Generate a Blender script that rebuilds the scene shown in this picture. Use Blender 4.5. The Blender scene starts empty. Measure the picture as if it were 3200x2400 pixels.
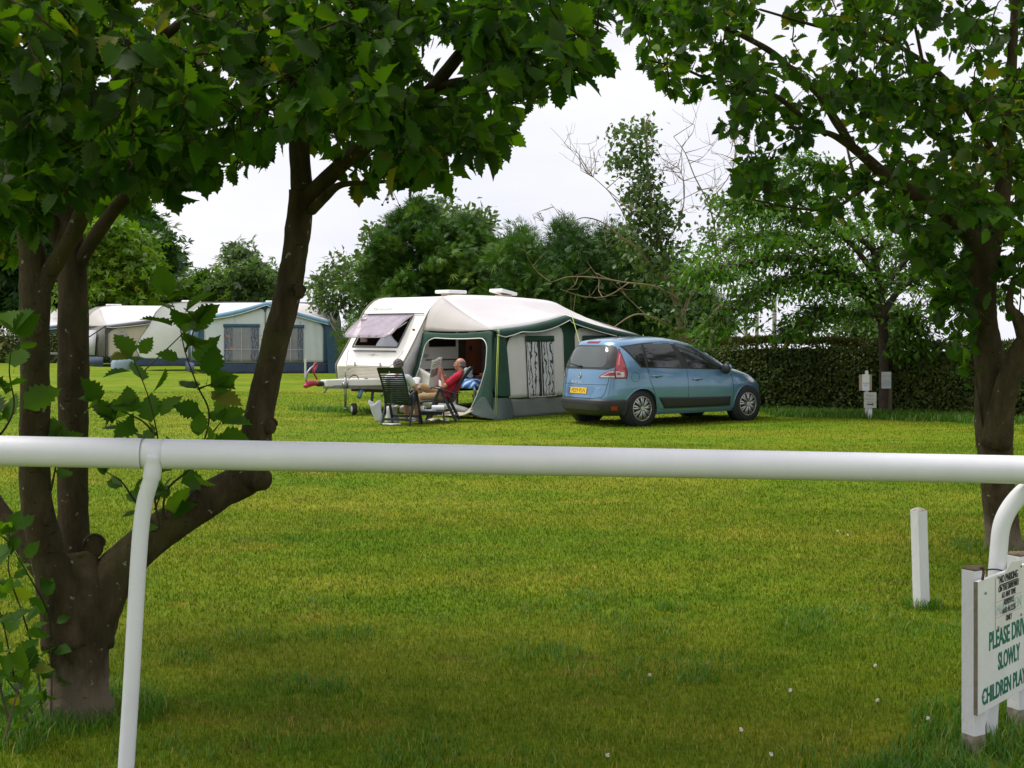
import bpy, bmesh, math, random
import numpy as np
from mathutils import Vector, Matrix, Euler, noise as mnoise
rnd = random.Random(7)
RNG = np.random.default_rng(11)
scene = bpy.context.scene
COL = scene.collection
R = math.radians
F = 3900.0          # focal length in pixels of the 3200 px wide photograph
HC = 1.7            # eye height
YH = 1040.0         # horizon row

def sstep(a, b, x):
    t = max(0.0, min(1.0, (x-a)/(b-a))); return t*t*(3-2*t)
def gz(x, y):
    return 0.22*sstep(24, 46, y)-(.014*(y-62) if y > 62 else 0)
def at(px, py, Y):
    return Vector(((px-1600)*Y/F, Y, HC-(py-YH)*Y/F))
def atD(dx, dy, Y):                     # same from the 2212 px wide view
    k = 3200/2212.0
    return at(dx*k, dy*k, Y)

# ------------------------------------------------------------------ materials
MATS = {}
def nodes_of(name):
    m = bpy.data.materials.new(name); m.use_nodes = True
    nt = m.node_tree; nt.nodes.clear()
    out = nt.nodes.new('ShaderNodeOutputMaterial')
    return m, nt, out
def N(nt, t, **kw):
    n = nt.nodes.new(t)
    for k, v in kw.items():
        if k in n.inputs: n.inputs[k].default_value = v
        else: setattr(n, k, v)
    return n
def rgba(c): return (c[0], c[1], c[2], 1)
def ramp(nt, fac, stops, interp='LINEAR'):
    r = nt.nodes.new('ShaderNodeValToRGB'); r.color_ramp.interpolation = interp
    e = r.color_ramp.elements
    while len(e) < len(stops): e.new(0.5)
    for i, (p, c) in enumerate(stops):
        e[i].position = p; e[i].color = rgba(c) if len(c) == 3 else c
    nt.links.new(fac, r.inputs[0]); return r
def mixc(nt, fac, a, b, blend='MIX'):
    m = nt.nodes.new('ShaderNodeMix'); m.data_type = 'RGBA'; m.blend_type = blend
    if hasattr(fac, 'is_output'): nt.links.new(fac, m.inputs[0])
    else: m.inputs[0].default_value = fac
    for i, v in ((6, a), (7, b)):
        if hasattr(v, 'is_output'): nt.links.new(v, m.inputs[i])
        else: m.inputs[i].default_value = rgba(v)
    return m.outputs[2]
def coords(nt, scale=(1, 1, 1), kind='Object'):
    tc = nt.nodes.new('ShaderNodeTexCoord'); mp = nt.nodes.new('ShaderNodeMapping')
    mp.inputs['Scale'].default_value = scale
    nt.links.new(tc.outputs[kind], mp.inputs[0]); return mp.outputs[0]
def noise(nt, vec, scale, detail=4, rough=.55):
    n = N(nt, 'ShaderNodeTexNoise', Scale=scale, Detail=detail, Roughness=rough)
    nt.links.new(vec, n.inputs['Vector']); return n.outputs['Fac']

def mat(name, c1, c2=None, scale=6, rough=.55, bump=0, bscale=40, metal=0, coat=0, transl=None, dirt=None, spec=.5, aniso=(1, 1, 1), alpha=1.0):
    """general purpose surface: colour noise between c1 and c2, optional dirt blotches and bump"""
    if name in MATS: return MATS[name]
    m, nt, out = nodes_of(name)
    p = N(nt, 'ShaderNodeBsdfPrincipled', Roughness=rough, Metallic=metal)
    p.inputs['Specular IOR Level'].default_value = spec
    p.inputs['Coat Weight'].default_value = coat
    p.inputs['Coat Roughness'].default_value = .05
    v = coords(nt, aniso)
    if c2 is None: c2 = tuple(x*.86 for x in c1)
    r = ramp(nt, noise(nt, v, scale, 6, .6), [(.3, c1), (.72, c2)])
    colr = r.outputs[0]
    if dirt:
        f = ramp(nt, noise(nt, v, dirt[1], 8, .7), [(dirt[2], (0, 0, 0)), (min(1, dirt[2]+.12), (1, 1, 1))])
        colr = mixc(nt, f.outputs[0], colr, dirt[0])
    nt.links.new(colr, p.inputs['Base Color'])
    rr = ramp(nt, noise(nt, v, scale*2.3, 4), [(.2, (max(0, rough-.08),)*3), (.8, (min(1, rough+.1),)*3)])
    nt.links.new(rr.outputs[0], p.inputs['Roughness'])
    if bump:
        b = N(nt, 'ShaderNodeBump', Strength=bump, Distance=.02)
        nt.links.new(noise(nt, v, bscale, 5, .65), b.inputs['Height']); nt.links.new(b.outputs[0], p.inputs['Normal'])
    if alpha < 1: p.inputs['Alpha'].default_value = alpha
    sh = p.outputs[0]
    if transl:
        t = N(nt, 'ShaderNodeBsdfTranslucent'); nt.links.new(colr, t.inputs[0])
        mx = N(nt, 'ShaderNodeMixShader'); mx.inputs[0].default_value = transl
        nt.links.new(sh, mx.inputs[1]); nt.links.new(t.outputs[0], mx.inputs[2]); sh = mx.outputs[0]
    nt.links.new(sh, out.inputs[0]); MATS[name] = m; return m

def leafmat(name, stops, transl=.3, rough=.5, tint=(1.3, 1.5, .5), back=None, spec=.35):
    """leaf surface: hue picked per leaf from the mesh attribute 'hue', lighter through transmitted light"""
    m, nt, out = nodes_of(name)
    a = nt.nodes.new('ShaderNodeAttribute'); a.attribute_name = 'hue'
    r = ramp(nt, a.outputs['Fac'], stops)
    p = N(nt, 'ShaderNodeBsdfPrincipled', Roughness=rough); p.inputs['Specular IOR Level'].default_value = spec
    colr = r.outputs[0]
    if back is not None:
        g = nt.nodes.new('ShaderNodeNewGeometry')
        colr = mixc(nt, g.outputs['Backfacing'], colr, back)
    nt.links.new(colr, p.inputs['Base Color'])
    t = N(nt, 'ShaderNodeBsdfTranslucent')
    nt.links.new(mixc(nt, 1.0, r.outputs[0], tint, 'MULTIPLY'), t.inputs[0])
    mx = N(nt, 'ShaderNodeMixShader'); mx.inputs[0].default_value = transl
    nt.links.new(p.outputs[0], mx.inputs[1]); nt.links.new(t.outputs[0], mx.inputs[2])
    nt.links.new(mx.outputs[0], out.inputs[0]); return m

# ------------------------------------------------------------------ objects
def thing(name, label, cat, loc=(0, 0, 0), rotz=0, group=None, rot=None):
    o = bpy.data.objects.new(name, None); COL.objects.link(o)
    o.empty_display_size = .2
    o.location = loc; o.rotation_euler = rot if rot else (0, 0, rotz)
    o['label'] = label; o['category'] = cat
    if group: o['group'] = group
    return o
def tag(o, label, cat, group=None):
    o['label'] = label; o['category'] = cat
    if group: o['group'] = group
    return o
def world_of(o):
    M = Matrix.Identity(4); c = o
    while c is not None:
        M = Matrix.LocRotScale(c.location, c.rotation_euler, c.scale) @ M; c = c.parent
    return M
def setsmooth(me, flag=True):
    me.polygons.foreach_set('use_smooth', [flag]*len(me.polygons))
def link(name, me, material, parent=None):
    o = bpy.data.objects.new(name, me); COL.objects.link(o)
    if material is not None:
        for mm in (material if isinstance(material, (list, tuple)) else [material]): me.materials.append(mm)
    if parent is not None: o.parent = parent
    return o

class MB:
    """collects shapes and links them as ONE mesh object"""
    def __init__(s): s.v = []; s.f = []; s.mi = []; s.m = 0
    def add(s, vs, fs):
        b = len(s.v); s.v.extend([Vector(q) for q in vs]); s.f.extend([tuple(i+b for i in q) for q in fs]); s.mi.extend([s.m]*len(fs)); return s
    def box(s, c, size, rot=None):
        x, y, z = (q/2 for q in size); c = Vector(c)
        vs = [Vector((sx*x, sy*y, sz*z)) for sz in (-1, 1) for sy in (-1, 1) for sx in (-1, 1)]
        if rot: 
            E = rot.to_matrix() if isinstance(rot, Euler) else (rot if isinstance(rot, Matrix) else Euler(rot).to_matrix())
            vs = [E @ q for q in vs]
        return s.add([q+c for q in vs], [(0, 2, 3, 1), (4, 5, 7, 6), (0, 1, 5, 4), (2, 6, 7, 3), (0, 4, 6, 2), (1, 3, 7, 5)])
    def bar(s, p0, p1, w, h, up=(0, 0, 1)):
        p0 = Vector(p0); p1 = Vector(p1); d = (p1-p0).normalized(); up = Vector(up)
        a = d.cross(up)
        if a.length < 1e-4: a = d.cross(Vector((1, 0, 0)))
        a.normalize(); b = a.cross(d).normalized()
        vs = []
        for p in (p0, p1):
            for (i, j) in ((-1, -1), (1, -1), (1, 1), (-1, 1)): vs.append(p+a*i*w/2+b*j*h/2)
        return s.add(vs, [(3, 2, 1, 0), (4, 5, 6, 7), (0, 1, 5, 4), (1, 2, 6, 5), (2, 3, 7, 6), (3, 0, 4, 7)])
    def path(s, pts, w, h, up=(0, 0, 1)):
        for a, b in zip(pts[:-1], pts[1:]): s.bar(a, b, w, h, up)
        return s
    def tube(s, pts, rad, n=10, cap=True, jit=0, seed=0):
        pts = [Vector(p) for p in pts]
        if not hasattr(rad, '__len__'): rad = [rad]*len(pts)
        rr = random.Random(seed); rings = []; pa = None
        for i, p in enumerate(pts):
            t = (pts[min(i+1, len(pts)-1)]-pts[max(i-1, 0)])
            t = t.normalized() if t.length > 1e-9 else Vector((0, 0, 1))
            if pa is None:
                a = t.cross(Vector((0, 0, 1)))
                if a.length < .1: a = t.cross(Vector((1, 0, 0)))
            else: a = pa-t*pa.dot(t)
            a.normalize(); pa = a; b = t.cross(a)
            ring = []
            for k in range(n):
                q = 2*math.pi*k/n; r = rad[i]
                if jit: 
                    w = p+(a*math.cos(q)+b*math.sin(q))*r
                    r *= 1+jit*mnoise.noise(w*7+Vector((seed, 0, 0)))+jit*.6*mnoise.noise(w*19)
                ring.append(p+(a*math.cos(q)+b*math.sin(q))*r)
            rings.append(ring)
        return s.loft(rings, cap)
    def loft(s, rings, cap=True, closed=True):
        n = len(rings[0]); vs = [q for r in rings for q in r]; fs = []
        m = n if closed else n-1
        for i in range(len(rings)-1):
            for k in range(m):
                a = i*n+k; b = i*n+(k+1) % n
                fs.append((a, b, b+n, a+n))
        if cap and closed:
            fs.append(tuple(range(n-1, -1, -1))); o = (len(rings)-1)*n; fs.append(tuple(o+k for k in range(n)))
        return s.add(vs, fs)
    def lathe(s, prof, c, axis='z', n=20):
        """prof: list of (r, h)"""
        rings = []
        for r, h in prof:
            ring = []
            for k in range(n):
                q = 2*math.pi*k/n; u, v = r*math.cos(q), r*math.sin(q)
                ring.append(Vector(c)+Vector({'z': (u, v, h), 'y': (u, h, v), 'x': (h, u, v)}[axis]))
            rings.append(ring)
        return s.loft(rings)
    def grid(s, P):
        """P[i][j] points"""
        n = len(P[0]); vs = [q for r in P for q in r]
        return s.add(vs, [(i*n+j, i*n+j+1, (i+1)*n+j+1, (i+1)*n+j) for i in range(len(P)-1) for j in range(n-1)])
    def prism(s, poly, d):
        """poly: list of 3-D points (planar), d: offset vector"""
        n = len(poly); d = Vector(d); vs = [Vector(p) for p in poly]+[Vector(p)+d for p in poly]
        fs = [tuple(range(n-1, -1, -1)), tuple(range(n, 2*n))]+[(k, (k+1) % n, (k+1) % n+n, k+n) for k in range(n)]
        return s.add(vs, fs)
    def ball(s, c, r, n=10, m=6, rot=None):
        r = Vector(r) if hasattr(r, '__len__') else Vector((r, r, r)); rings = []
        for i in range(m+1):
            th = math.pi*(i+.02)/(m+.04)
            q = [Vector((r.x*math.sin(th)*math.cos(2*math.pi*k/n), r.y*math.sin(th)*math.sin(2*math.pi*k/n), -r.z*math.cos(th))) for k in range(n)]
            if rot: q = [rot @ z for z in q]
            rings.append([z+Vector(c) for z in q])
        return s.loft(rings)
    def build(s, name, material, parent=None, smooth=False, bevel=0, world=False, solid=0, sub=0, segs=2, angle=35):
        vs = s.v
        if world and parent is not None:
            Mi = world_of(parent).inverted(); vs = [Mi @ q for q in vs]
        me = bpy.data.meshes.new(name); me.from_pydata([tuple(q) for q in vs], [], s.f); 
        bm = bmesh.new(); bm.from_mesh(me); bmesh.ops.recalc_face_normals(bm, faces=bm.faces); bm.to_mesh(me); bm.free()
        if len(set(s.mi)) > 1: me.polygons.foreach_set('material_index', s.mi)
        me.validate(); setsmooth(me, smooth)
        o = link(name, me, material, parent)
        if solid: 
            q = o.modifiers.new('solid', 'SOLIDIFY'); q.thickness = solid; q.offset = 0
        if sub:
            q = o.modifiers.new('sub', 'SUBSURF'); q.levels = sub; q.render_levels = sub
        if bevel:
            q = o.modifiers.new('bevel', 'BEVEL'); q.width = bevel; q.segments = segs; q.limit_method = 'ANGLE'; q.angle_limit = R(angle)
        return o

def np_mesh(name, V, Fc, material, parent=None, hue=None, smooth=False, uv=None, ctr=(0, 0, 0)):
    """fast mesh from arrays: V (n,3), Fc (m,k)"""
    me = bpy.data.meshes.new(name); k = Fc.shape[1]
    V = V - np.array(ctr)
    me.vertices.add(len(V)); me.vertices.foreach_set('co', V.astype(np.float32).ravel())
    me.loops.add(Fc.size); me.loops.foreach_set('vertex_index', Fc.astype(np.int32).ravel())
    me.polygons.add(len(Fc)); me.polygons.foreach_set('loop_start', np.arange(0, Fc.size, k, dtype=np.int32))
    try: me.polygons.foreach_set('loop_total', np.full(len(Fc), k, dtype=np.int32))
    except Exception: pass
    me.update(calc_edges=True)
    if hue is not None:
        at_ = me.attributes.new('hue', 'FLOAT', 'POINT'); at_.data.foreach_set('value', hue.astype(np.float32))
    if smooth: setsmooth(me)
    return link(name, me, material, parent)
def instances(bV, bF, pos, rot, sc):
    """bV (v,3), bF (f,k), pos (n,3), rot (n,3,3) columns = local axes, sc (n,) or (n,3)"""
    n = len(pos); sc = np.asarray(sc)
    if sc.ndim == 1: sc = np.repeat(sc[:, None], 3, 1)
    V = np.einsum('nij,nvj->nvi', rot, bV[None]*sc[:, None, :])+pos[:, None, :]
    Fc = bF[None]+(np.arange(n)*len(bV))[:, None, None]
    return V.reshape(-1, 3), Fc.reshape(-1, bF.shape[1])
def unit(a): return a/np.maximum(1e-9, np.linalg.norm(a, axis=-1, keepdims=True))
def frames(d, nrm):
    """rotation matrices with local y along d and local z near nrm"""
    y = unit(d); x = unit(np.cross(y, nrm)); z = np.cross(x, y)
    return np.stack([x, y, z], axis=2)

# leaf shapes: length along +y from 0 to 1, normal +z
def lobed_leaf():
    t = [0, .06, .17, .25, .31, .40, .46, .53, .61, .66, .74, .80, .88, 1.0]
    w = [.012, .11, .29, .36, .28, .42, .32, .40, .27, .33, .19, .21, .09, .0]
    V = []; Fc = []
    for i, (a, b) in enumerate(zip(t, w)):
        bend = -.18*a*a
        V += [(0, a, bend), (-b, a+.025*(i % 2), bend+.32*b), (b, a+.025*(i % 2), bend+.32*b)]
    for i in range(len(t)-1):
        p, q = 3*i, 3*i+3
        Fc += [(p, q, q+1), (p, q+1, p+1), (p, p+2, q+2), (p, q+2, q)]
    V += [(-.012, -.28, .03), (.012, -.28, .03)]; n = len(V)
    Fc += [(n-2, n-1, 0), (n-2, 0, 0)][:1]
    return np.array(V, float), np.array(Fc)
def simple_leaf(w=.3):
    V = [(0, 0, 0), (-w, .45, .08), (0, .5, 0), (w, .45, .08), (0, 1, -.1)]
    return np.array(V, float), np.array([(0, 2, 1), (0, 3, 2), (1, 2, 4), (2, 3, 4)])
def clump_leaf():
    """three small blades in a tuft"""
    V = []; Fc = []
    for k, (a, s) in enumerate(((-.7, .8), (.1, 1), (.8, .85))):
        c, q = math.cos(a), math.sin(a); b = len(V)
        for (x, y, z) in ((0, 0, 0), (-.17, .5, .05), (.17, .5, .05), (0, 1, -.12)):
            V.append((s*(x*c+y*q), s*(-x*q+y*c), s*z+.05*k))
        Fc += [(b, b+2, b+1), (b+1, b+2, b+3)]
    return np.array(V, float), np.array(Fc)
LOBED = lobed_leaf(); SIMPLE = simple_leaf(); NARROW = simple_leaf(.2); TUFT = clump_leaf()

def inpoly(px, py, poly):
    inside = np.zeros(len(px), bool); n = len(poly); j = n-1
    for i in range(n):
        xi, yi = poly[i]; xj, yj = poly[j]
        c = ((yi > py) != (yj > py)) & (px < (xj-xi)*(py-yi)/((yj-yi) if yj != yi else 1e-9)+xi)
        inside ^= c; j = i
    return inside
def txt(body, size, material, parent, loc, rot, name='lettering', align='CENTER', sx=1.0, shear=0, extr=.0008, bold=0):
    cu = bpy.data.curves.new(name, 'FONT'); cu.body = body; cu.size = size; cu.align_x = align; cu.align_y = 'CENTER'
    cu.extrude = extr; cu.shear = shear; cu.resolution_u = 3; cu.offset = bold*size
    tmp = bpy.data.objects.new('tmp_text', cu); COL.objects.link(tmp)
    bpy.context.view_layer.update()
    me = bpy.data.meshes.new_from_object(tmp.evaluated_get(bpy.context.evaluated_depsgraph_get()))
    bpy.data.objects.remove(tmp); bpy.data.curves.remove(cu)
    me.name = name; me.materials.clear()
    Mx = Matrix.Translation(Vector(loc)) @ (rot.to_4x4() if isinstance(rot, Matrix) else Euler(rot).to_matrix().to_4x4()) @ Matrix.Diagonal((sx, 1, 1, 1))
    me.transform(Mx)
    return link(name, me, material, parent)

# ------------------------------------------------------------------ camera, light, sky
cam = bpy.data.cameras.new('camera'); camo = bpy.data.objects.new('camera', cam); COL.objects.link(camo)
camo.location = (0, 0, HC); camo.rotation_euler = (R(90), 0, 0)
cam.sensor_fit = 'HORIZONTAL'; cam.sensor_width = 36; cam.lens = 36*F/3200
cam.shift_y = -(1200-YH)/3200.0
cam.clip_start = .05; cam.clip_end = 2000
scene.camera = camo
scene.render.resolution_x = 1024; scene.render.resolution_y = 768
scene.view_settings.view_transform = 'Standard'; scene.view_settings.look = 'None'
scene.view_settings.exposure = .25; scene.view_settings.gamma = 1
scene.cycles.use_denoising = True
try: scene.cycles.denoiser = 'OPENIMAGEDENOISE'
except Exception: pass
scene.cycles.max_bounces = 6; scene.cycles.diffuse_bounces = 3; scene.cycles.transparent_max_bounces = 12
sd = Vector((-.46, .10, .88)).normalized()     # high, from the left
sun = bpy.data.lights.new('sun', 'SUN'); sun.energy = 3.1; sun.angle = R(22); sun.color = (1, .96, .89)
suno = bpy.data.objects.new('sun', sun); COL.objects.link(suno)
suno.rotation_euler = sd.to_track_quat('Z', 'Y').to_euler(); suno.location = (0, 0, 30)
w = bpy.data.worlds.new('World'); scene.world = w; w.use_nodes = True
nt = w.node_tree; nt.nodes.clear()
wo = nt.nodes.new('ShaderNodeOutputWorld'); bg = nt.nodes.new('ShaderNodeBackground'); bg.inputs[1].default_value = .12
sky = nt.nodes.new('ShaderNodeTexSky'); sky.sky_type = 'NISHITA'; sky.sun_disc = False
sky.sun_elevation = math.asin(sd.z); sky.sun_rotation = math.atan2(sd.x, sd.y); sky.dust_density = 2; sky.altitude = 50
# high bright overcast: cloud layer over the clear sky
tc = nt.nodes.new('ShaderNodeTexCoord'); mp = nt.nodes.new('ShaderNodeMapping'); mp.inputs['Scale'].default_value = (1.0, 1.0, 3.2)
nt.links.new(tc.outputs['Generated'], mp.inputs[0])
cn = noise(nt, mp.outputs[0], 2.6, 7, .55)
cl = ramp(nt, cn, [(.30, (6.1, 6.25, 7.0)), (.46, (6.8, 6.8, 7.4)), (.62, (7.3, 7.25, 7.55))])
mx = mixc(nt, .94, sky.outputs[0], cl.outputs[0])
nt.links.new(mx, bg.inputs[0]); nt.links.new(bg.outputs[0], wo.inputs[0])

# ------------------------------------------------------------------ grass colours, shared by the ground and the blades
def grass_colour(nt, blades):
    g = nt.nodes.new('ShaderNodeNewGeometry'); pos = g.outputs['Position']
    mp = nt.nodes.new('ShaderNodeMapping'); mp.inputs['Scale'].default_value = (1, 1, 0); nt.links.new(pos, mp.inputs[0])
    v = mp.outputs[0]
    mp2 = nt.nodes.new('ShaderNodeMapping'); mp2.inputs['Scale'].default_value = (.45, 1, 0); nt.links.new(pos, mp2.inputs[0])
    base = ramp(nt, noise(nt, mp2.outputs[0], .55, 5, .6), [(.30, (.078, .172, .005)), (.48, (.134, .202, .008)), (.68, (.208, .236, .015))])
    mid = ramp(nt, noise(nt, v, 2.1, 6, .65), [(.34, (.72, .80, .75)), (.52, (1, 1, 1)), (.72, (1.25, 1.12, 1.1))])
    c = mixc(nt, 1.0, base.outputs[0], mid.outputs[0], 'MULTIPLY')
    straw = ramp(nt, noise(nt, mp2.outputs[0], 1.25, 9, .72), [(.55, (0, 0, 0)), (.70, (.7, .7, .7))])
    c = mixc(nt, straw.outputs[0], c, (.27, .225, .025))
    th = ramp(nt, noise(nt, mp2.outputs[0], 2.4, 10, .75), [(.59, (0, 0, 0)), (.66, (.8, .8, .8))])
    c = mixc(nt, th.outputs[0], c, (.135, .10, .022))
    deep = ramp(nt, noise(nt, v, .9, 8, .7), [(.62, (0, 0, 0)), (.75, (.6, .6, .6))])
    c = mixc(nt, deep.outputs[0], c, (.05, .13, .008))
    fine = ramp(nt, noise(nt, v, 26, 8, .75), [(.3, (.55, .6, .55)), (.5, (1, 1, 1)), (.7, (1.5, 1.4, 1.3))])
    c = mixc(nt, .8 if not blades else .35, c, mixc(nt, 1.0, c, fine.outputs[0], 'MULTIPLY'))
    return c
m, nt, out = nodes_of('turf')
p = N(nt, 'ShaderNodeBsdfPrincipled', Roughness=.9); p.inputs['Specular IOR Level'].default_value = .08
nt.links.new(grass_colour(nt, False), p.inputs['Base Color'])
b = N(nt, 'ShaderNodeBump', Strength=.9, Distance=.03)
g = nt.nodes.new('ShaderNodeNewGeometry'); nt.links.new(noise(nt, g.outputs['Position'], 38, 8, .7), b.inputs['Height']); nt.links.new(b.outputs[0], p.inputs['Normal'])
nt.links.new(p.outputs[0], out.inputs[0]); M_TURF = m
m, nt, out = nodes_of('grass_blade')
a = nt.nodes.new('ShaderNodeAttribute'); a.attribute_name = 'hue'
r = ramp(nt, a.outputs['Fac'], [(0, (.5, .7, .5)), (.45, (1, 1, 1)), (.8, (1.4, 1.25, 1.2)), (.9, (2.2, 1.5, 5.0)), (1, (2.7, 1.75, 9.0))])
c = mixc(nt, 1.0, grass_colour(nt, True), r.outputs[0], 'MULTIPLY')
p = N(nt, 'ShaderNodeBsdfPrincipled', Roughness=.7); p.inputs['Specular IOR Level'].default_value = .1
nt.links.new(c, p.inputs['Base Color']); t = N(nt, 'ShaderNodeBsdfTranslucent'); nt.links.new(c, t.inputs[0])
mx = N(nt, 'ShaderNodeMixShader'); mx.inputs[0].default_value = .3
nt.links.new(p.outputs[0], mx.inputs[1]); nt.links.new(t.outputs[0], mx.inputs[2]); nt.links.new(mx.outputs[0], out.inputs[0]); M_BLADE = m
M_LONG = leafmat('long_grass_blade', [(0, (.03, .10, .006)), (.5, (.065, .18, .01)), (.9, (.12, .24, .015)), (1, (.28, .25, .08))], .3)

# ground: one sheet to the horizon
xs = np.unique(np.concatenate([np.linspace(-400, -40, 14), np.linspace(-40, 40, 161), np.linspace(40, 400, 14)]))
ys = np.unique(np.concatenate([np.linspace(-60, 0, 20), np.linspace(0, 60, 181), np.linspace(60, 900, 30)]))
X, Y = np.meshgrid(xs, ys); Z = np.vectorize(gz)(X, Y)
Z += .018*np.sin(X*1.3+.7*np.sin(Y*.9))*np.sin(Y*1.1+.5)*(Y < 60)
nx = len(xs); idx = np.arange(nx*len(ys)).reshape(len(ys), nx)
Fc = np.stack([idx[:-1, :-1], idx[:-1, 1:], idx[1:, 1:], idx[1:, :-1]], -1).reshape(-1, 4)
gr = np_mesh('ground', np.stack([X, Y, Z], -1).reshape(-1, 3), Fc, M_TURF, smooth=True); gr['kind'] = 'structure'

def gzv(x, y):
    t = np.clip((y-24)/22, 0, 1); return .22*t*t*(3-2*t)+.018*np.sin(x*1.3+.7*np.sin(y*.9))*np.sin(y*1.1+.5)
def blades(n, y0, y1, wid, hgt, rng, xpad=2.0, xr=None, power=1.0):
    y = y0+(y1-y0)*rng.random(n)**power
    if xr is None: half = y*.42+xpad; x = (rng.random(n)*2-1)*half
    else: x = xr[0]+(xr[1]-xr[0])*rng.random(n)
    h = hgt*(.45+.9*rng.random(n)); a = rng.random(n)*2*math.pi; l = .2+.75*rng.random(n)
    w_ = wid*(.6+.8*rng.random(n)); dx, dy = np.cos(a), np.sin(a)
    z = gzv(x, y)-.004; b = np.stack([x, y, z], -1); side = np.stack([-dy, dx, np.zeros(n)], -1); lean = np.stack([dx, dy, np.zeros(n)], -1)
    up = np.array([0, 0, 1.0])
    p0 = b-side*w_[:, None]/2; p1 = b+side*w_[:, None]/2
    mid = b+up*(h*.6)[:, None]+lean*(h*l*.3)[:, None]; p2 = mid-side*w_[:, None]*.4; p3 = mid+side*w_[:, None]*.4
    p4 = b+up*(h*.95)[:, None]+lean*(h*l)[:, None]
    V = np.stack([p0, p1, p2, p3, p4], 1).reshape(-1, 3)
    o = (np.arange(n)*5)[:, None]; Fc = np.stack([o+np.array([0, 1, 3]), o+np.array([0, 3, 2]), o+np.array([2, 3, 4])], 1).reshape(-1, 3)
    return V, Fc, np.repeat(rng.random(n), 5)
def joinm(parts):
    Vs, Fs, Hs, o = [], [], [], 0
    for V, Fc, H in parts:
        Vs.append(V); Fs.append(Fc+o); Hs.append(H); o += len(V)
    return np.concatenate(Vs), np.concatenate(Fs), np.concatenate(Hs)
parts = [blades(200000, 4.0, 7.5, .0038, .028, RNG), blades(175000, 7.5, 12, .006, .028, RNG), blades(150000, 12, 19, .0075, .028, RNG), blades(130000, 19, 34, .011, .03, RNG, power=.8)]
V, Fc, H = joinm(parts)
o = np_mesh('grass', V, Fc, M_BLADE, hue=H); o['kind'] = 'stuff'

# ------------------------------------------------------------------ white running rail
M_PVC = mat('white_plastic', (.80, .80, .83), (.73, .73, .77), 5, .38, .04, 60, dirt=((.44, .44, .38), 34, .69))
M_PAINT = mat('white_painted_wood', (.74, .74, .75), (.62, .62, .62), 5, .6, .35, 30, dirt=((.33, .30, .24), 16, .66), aniso=(1, 1, .35))
M_RAWWOOD = mat('weathered_wood', (.20, .14, .09), (.10, .07, .045), 14, .85, .6, 60)
M_BLACK = mat('black_rubber', (.012, .012, .013), (.02, .02, .02), 20, .6)
rail = thing('rail_fence', 'white plastic tubular rail fence running across the whole front of the scene', 'fence', (0, 4.9, 0))
def railp(px):
    # rail centre line, slightly falling and receding to the right
    Y = 4.77+(px/3200.0)*.38; py = 1409+(px/3200.0)*59
    return at(px, py, Y)
RR = .0585
def raild(x): 
    a, b_ = railp(0), railp(3200); t = (x-a.x)/(b_.x-a.x); return a+(b_-a)*t
pl = [raild(x) for x in np.linspace(-6, railp(444).x, 12)]
pr = [raild(x) for x in np.linspace(railp(511).x, 6, 24)]
MB().tube(pl, RR, 28).build('rail', M_PVC, rail, True, .003, world=True)
MB().tube(pr, RR, 28).build('rail', M_PVC, rail, True, .003, world=True)
js = [railp(444+ (511-444)*t) for t in (0, .07, .12, .5, .9, .96, 1)]
MB().tube(js, [RR*.93, RR*.93, RR*.985, RR*.985, RR*.985, RR*.93, RR*.93], 28).build('sleeve', M_PVC, rail, True, 0, world=True)
for t in (442, 513): MB().tube([railp(t-2), railp(t+2)], RR*1.012, 28).build('joint_ring', mat('grimy_white', (.45, .45, .43), (.36, .36, .33), 30, .6), rail, True, 0, world=True)
def bez(pts, n=24):
    """smooth curve through points (Catmull-Rom)"""
    pts = [Vector(p) for p in pts]; q = [pts[0]*2-pts[1]]+pts+[pts[-1]*2-pts[-2]]; o = []
    for i in range(1, len(q)-2):
        for k in range(n):
            t = k/n; a, b, c, d = q[i-1], q[i], q[i+1], q[i+2]
            o.append(.5*((2*b)+(c-a)*t+(2*a-5*b+4*c-d)*t*t+(3*b-a-3*c+d)*t**3))
    o.append(pts[-1]); return o
Yp = 4.80
MB().tube(bez([at(482, 1420, Yp), at(474, 1490, Yp-.0), at(452, 1570, Yp+.01), at(438, 1680, Yp+.01), at(424, 1900, Yp), at(408, 2180, Yp-.01), at(390, 2460, Yp-.02)], 8), [.037]*3+[.034]*6+[.031]*40, 20).build('post', M_PVC, rail, True, world=True)
MB().tube(bez([at(3330, 1450, 5.18), at(3262, 1500, 5.2), at(3190, 1545, 5.22), at(3136, 1625, 5.23), at(3120, 1730, 5.24), at(3110, 1900, 5.25), at(3086, 2330, 5.26)], 8), .036, 20).build('post', M_PVC, rail, True, world=True)

# ------------------------------------------------------------------ trees close to the camera
m, nt, out = nodes_of('whitebeam_bark'); p = N(nt, 'ShaderNodeBsdfPrincipled', Roughness=.85); p.inputs['Specular IOR Level'].default_value = .2
v = coords(nt); vs_ = coords(nt, (1, 1, .35))
c_ = ramp(nt, noise(nt, vs_, 11, 9, .68), [(.30, (.026, .019, .009)), (.48, (.056, .041, .019)), (.70, (.10, .076, .038))]).outputs[0]
al = ramp(nt, noise(nt, v, 3.2, 6, .6), [(.50, (0, 0, 0)), (.68, (.75, .75, .75))]); c_ = mixc(nt, al.outputs[0], c_, (.060, .062, .014))       # green algae
li = ramp(nt, noise(nt, v, 26, 3, .5), [(.69, (0, 0, 0)), (.72, (1, 1, 1))]); c_ = mixc(nt, li.outputs[0], c_, (.26, .25, .19))                  # pale lichen
le = ramp(nt, noise(nt, coords(nt, (5, 5, 26)), 4.2, 4, .6), [(.66, (0, 0, 0)), (.73, (1, 1, 1))]); c_ = mixc(nt, le.outputs[0], c_, (.022, .016, .008))   # lenticels and cracks
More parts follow.
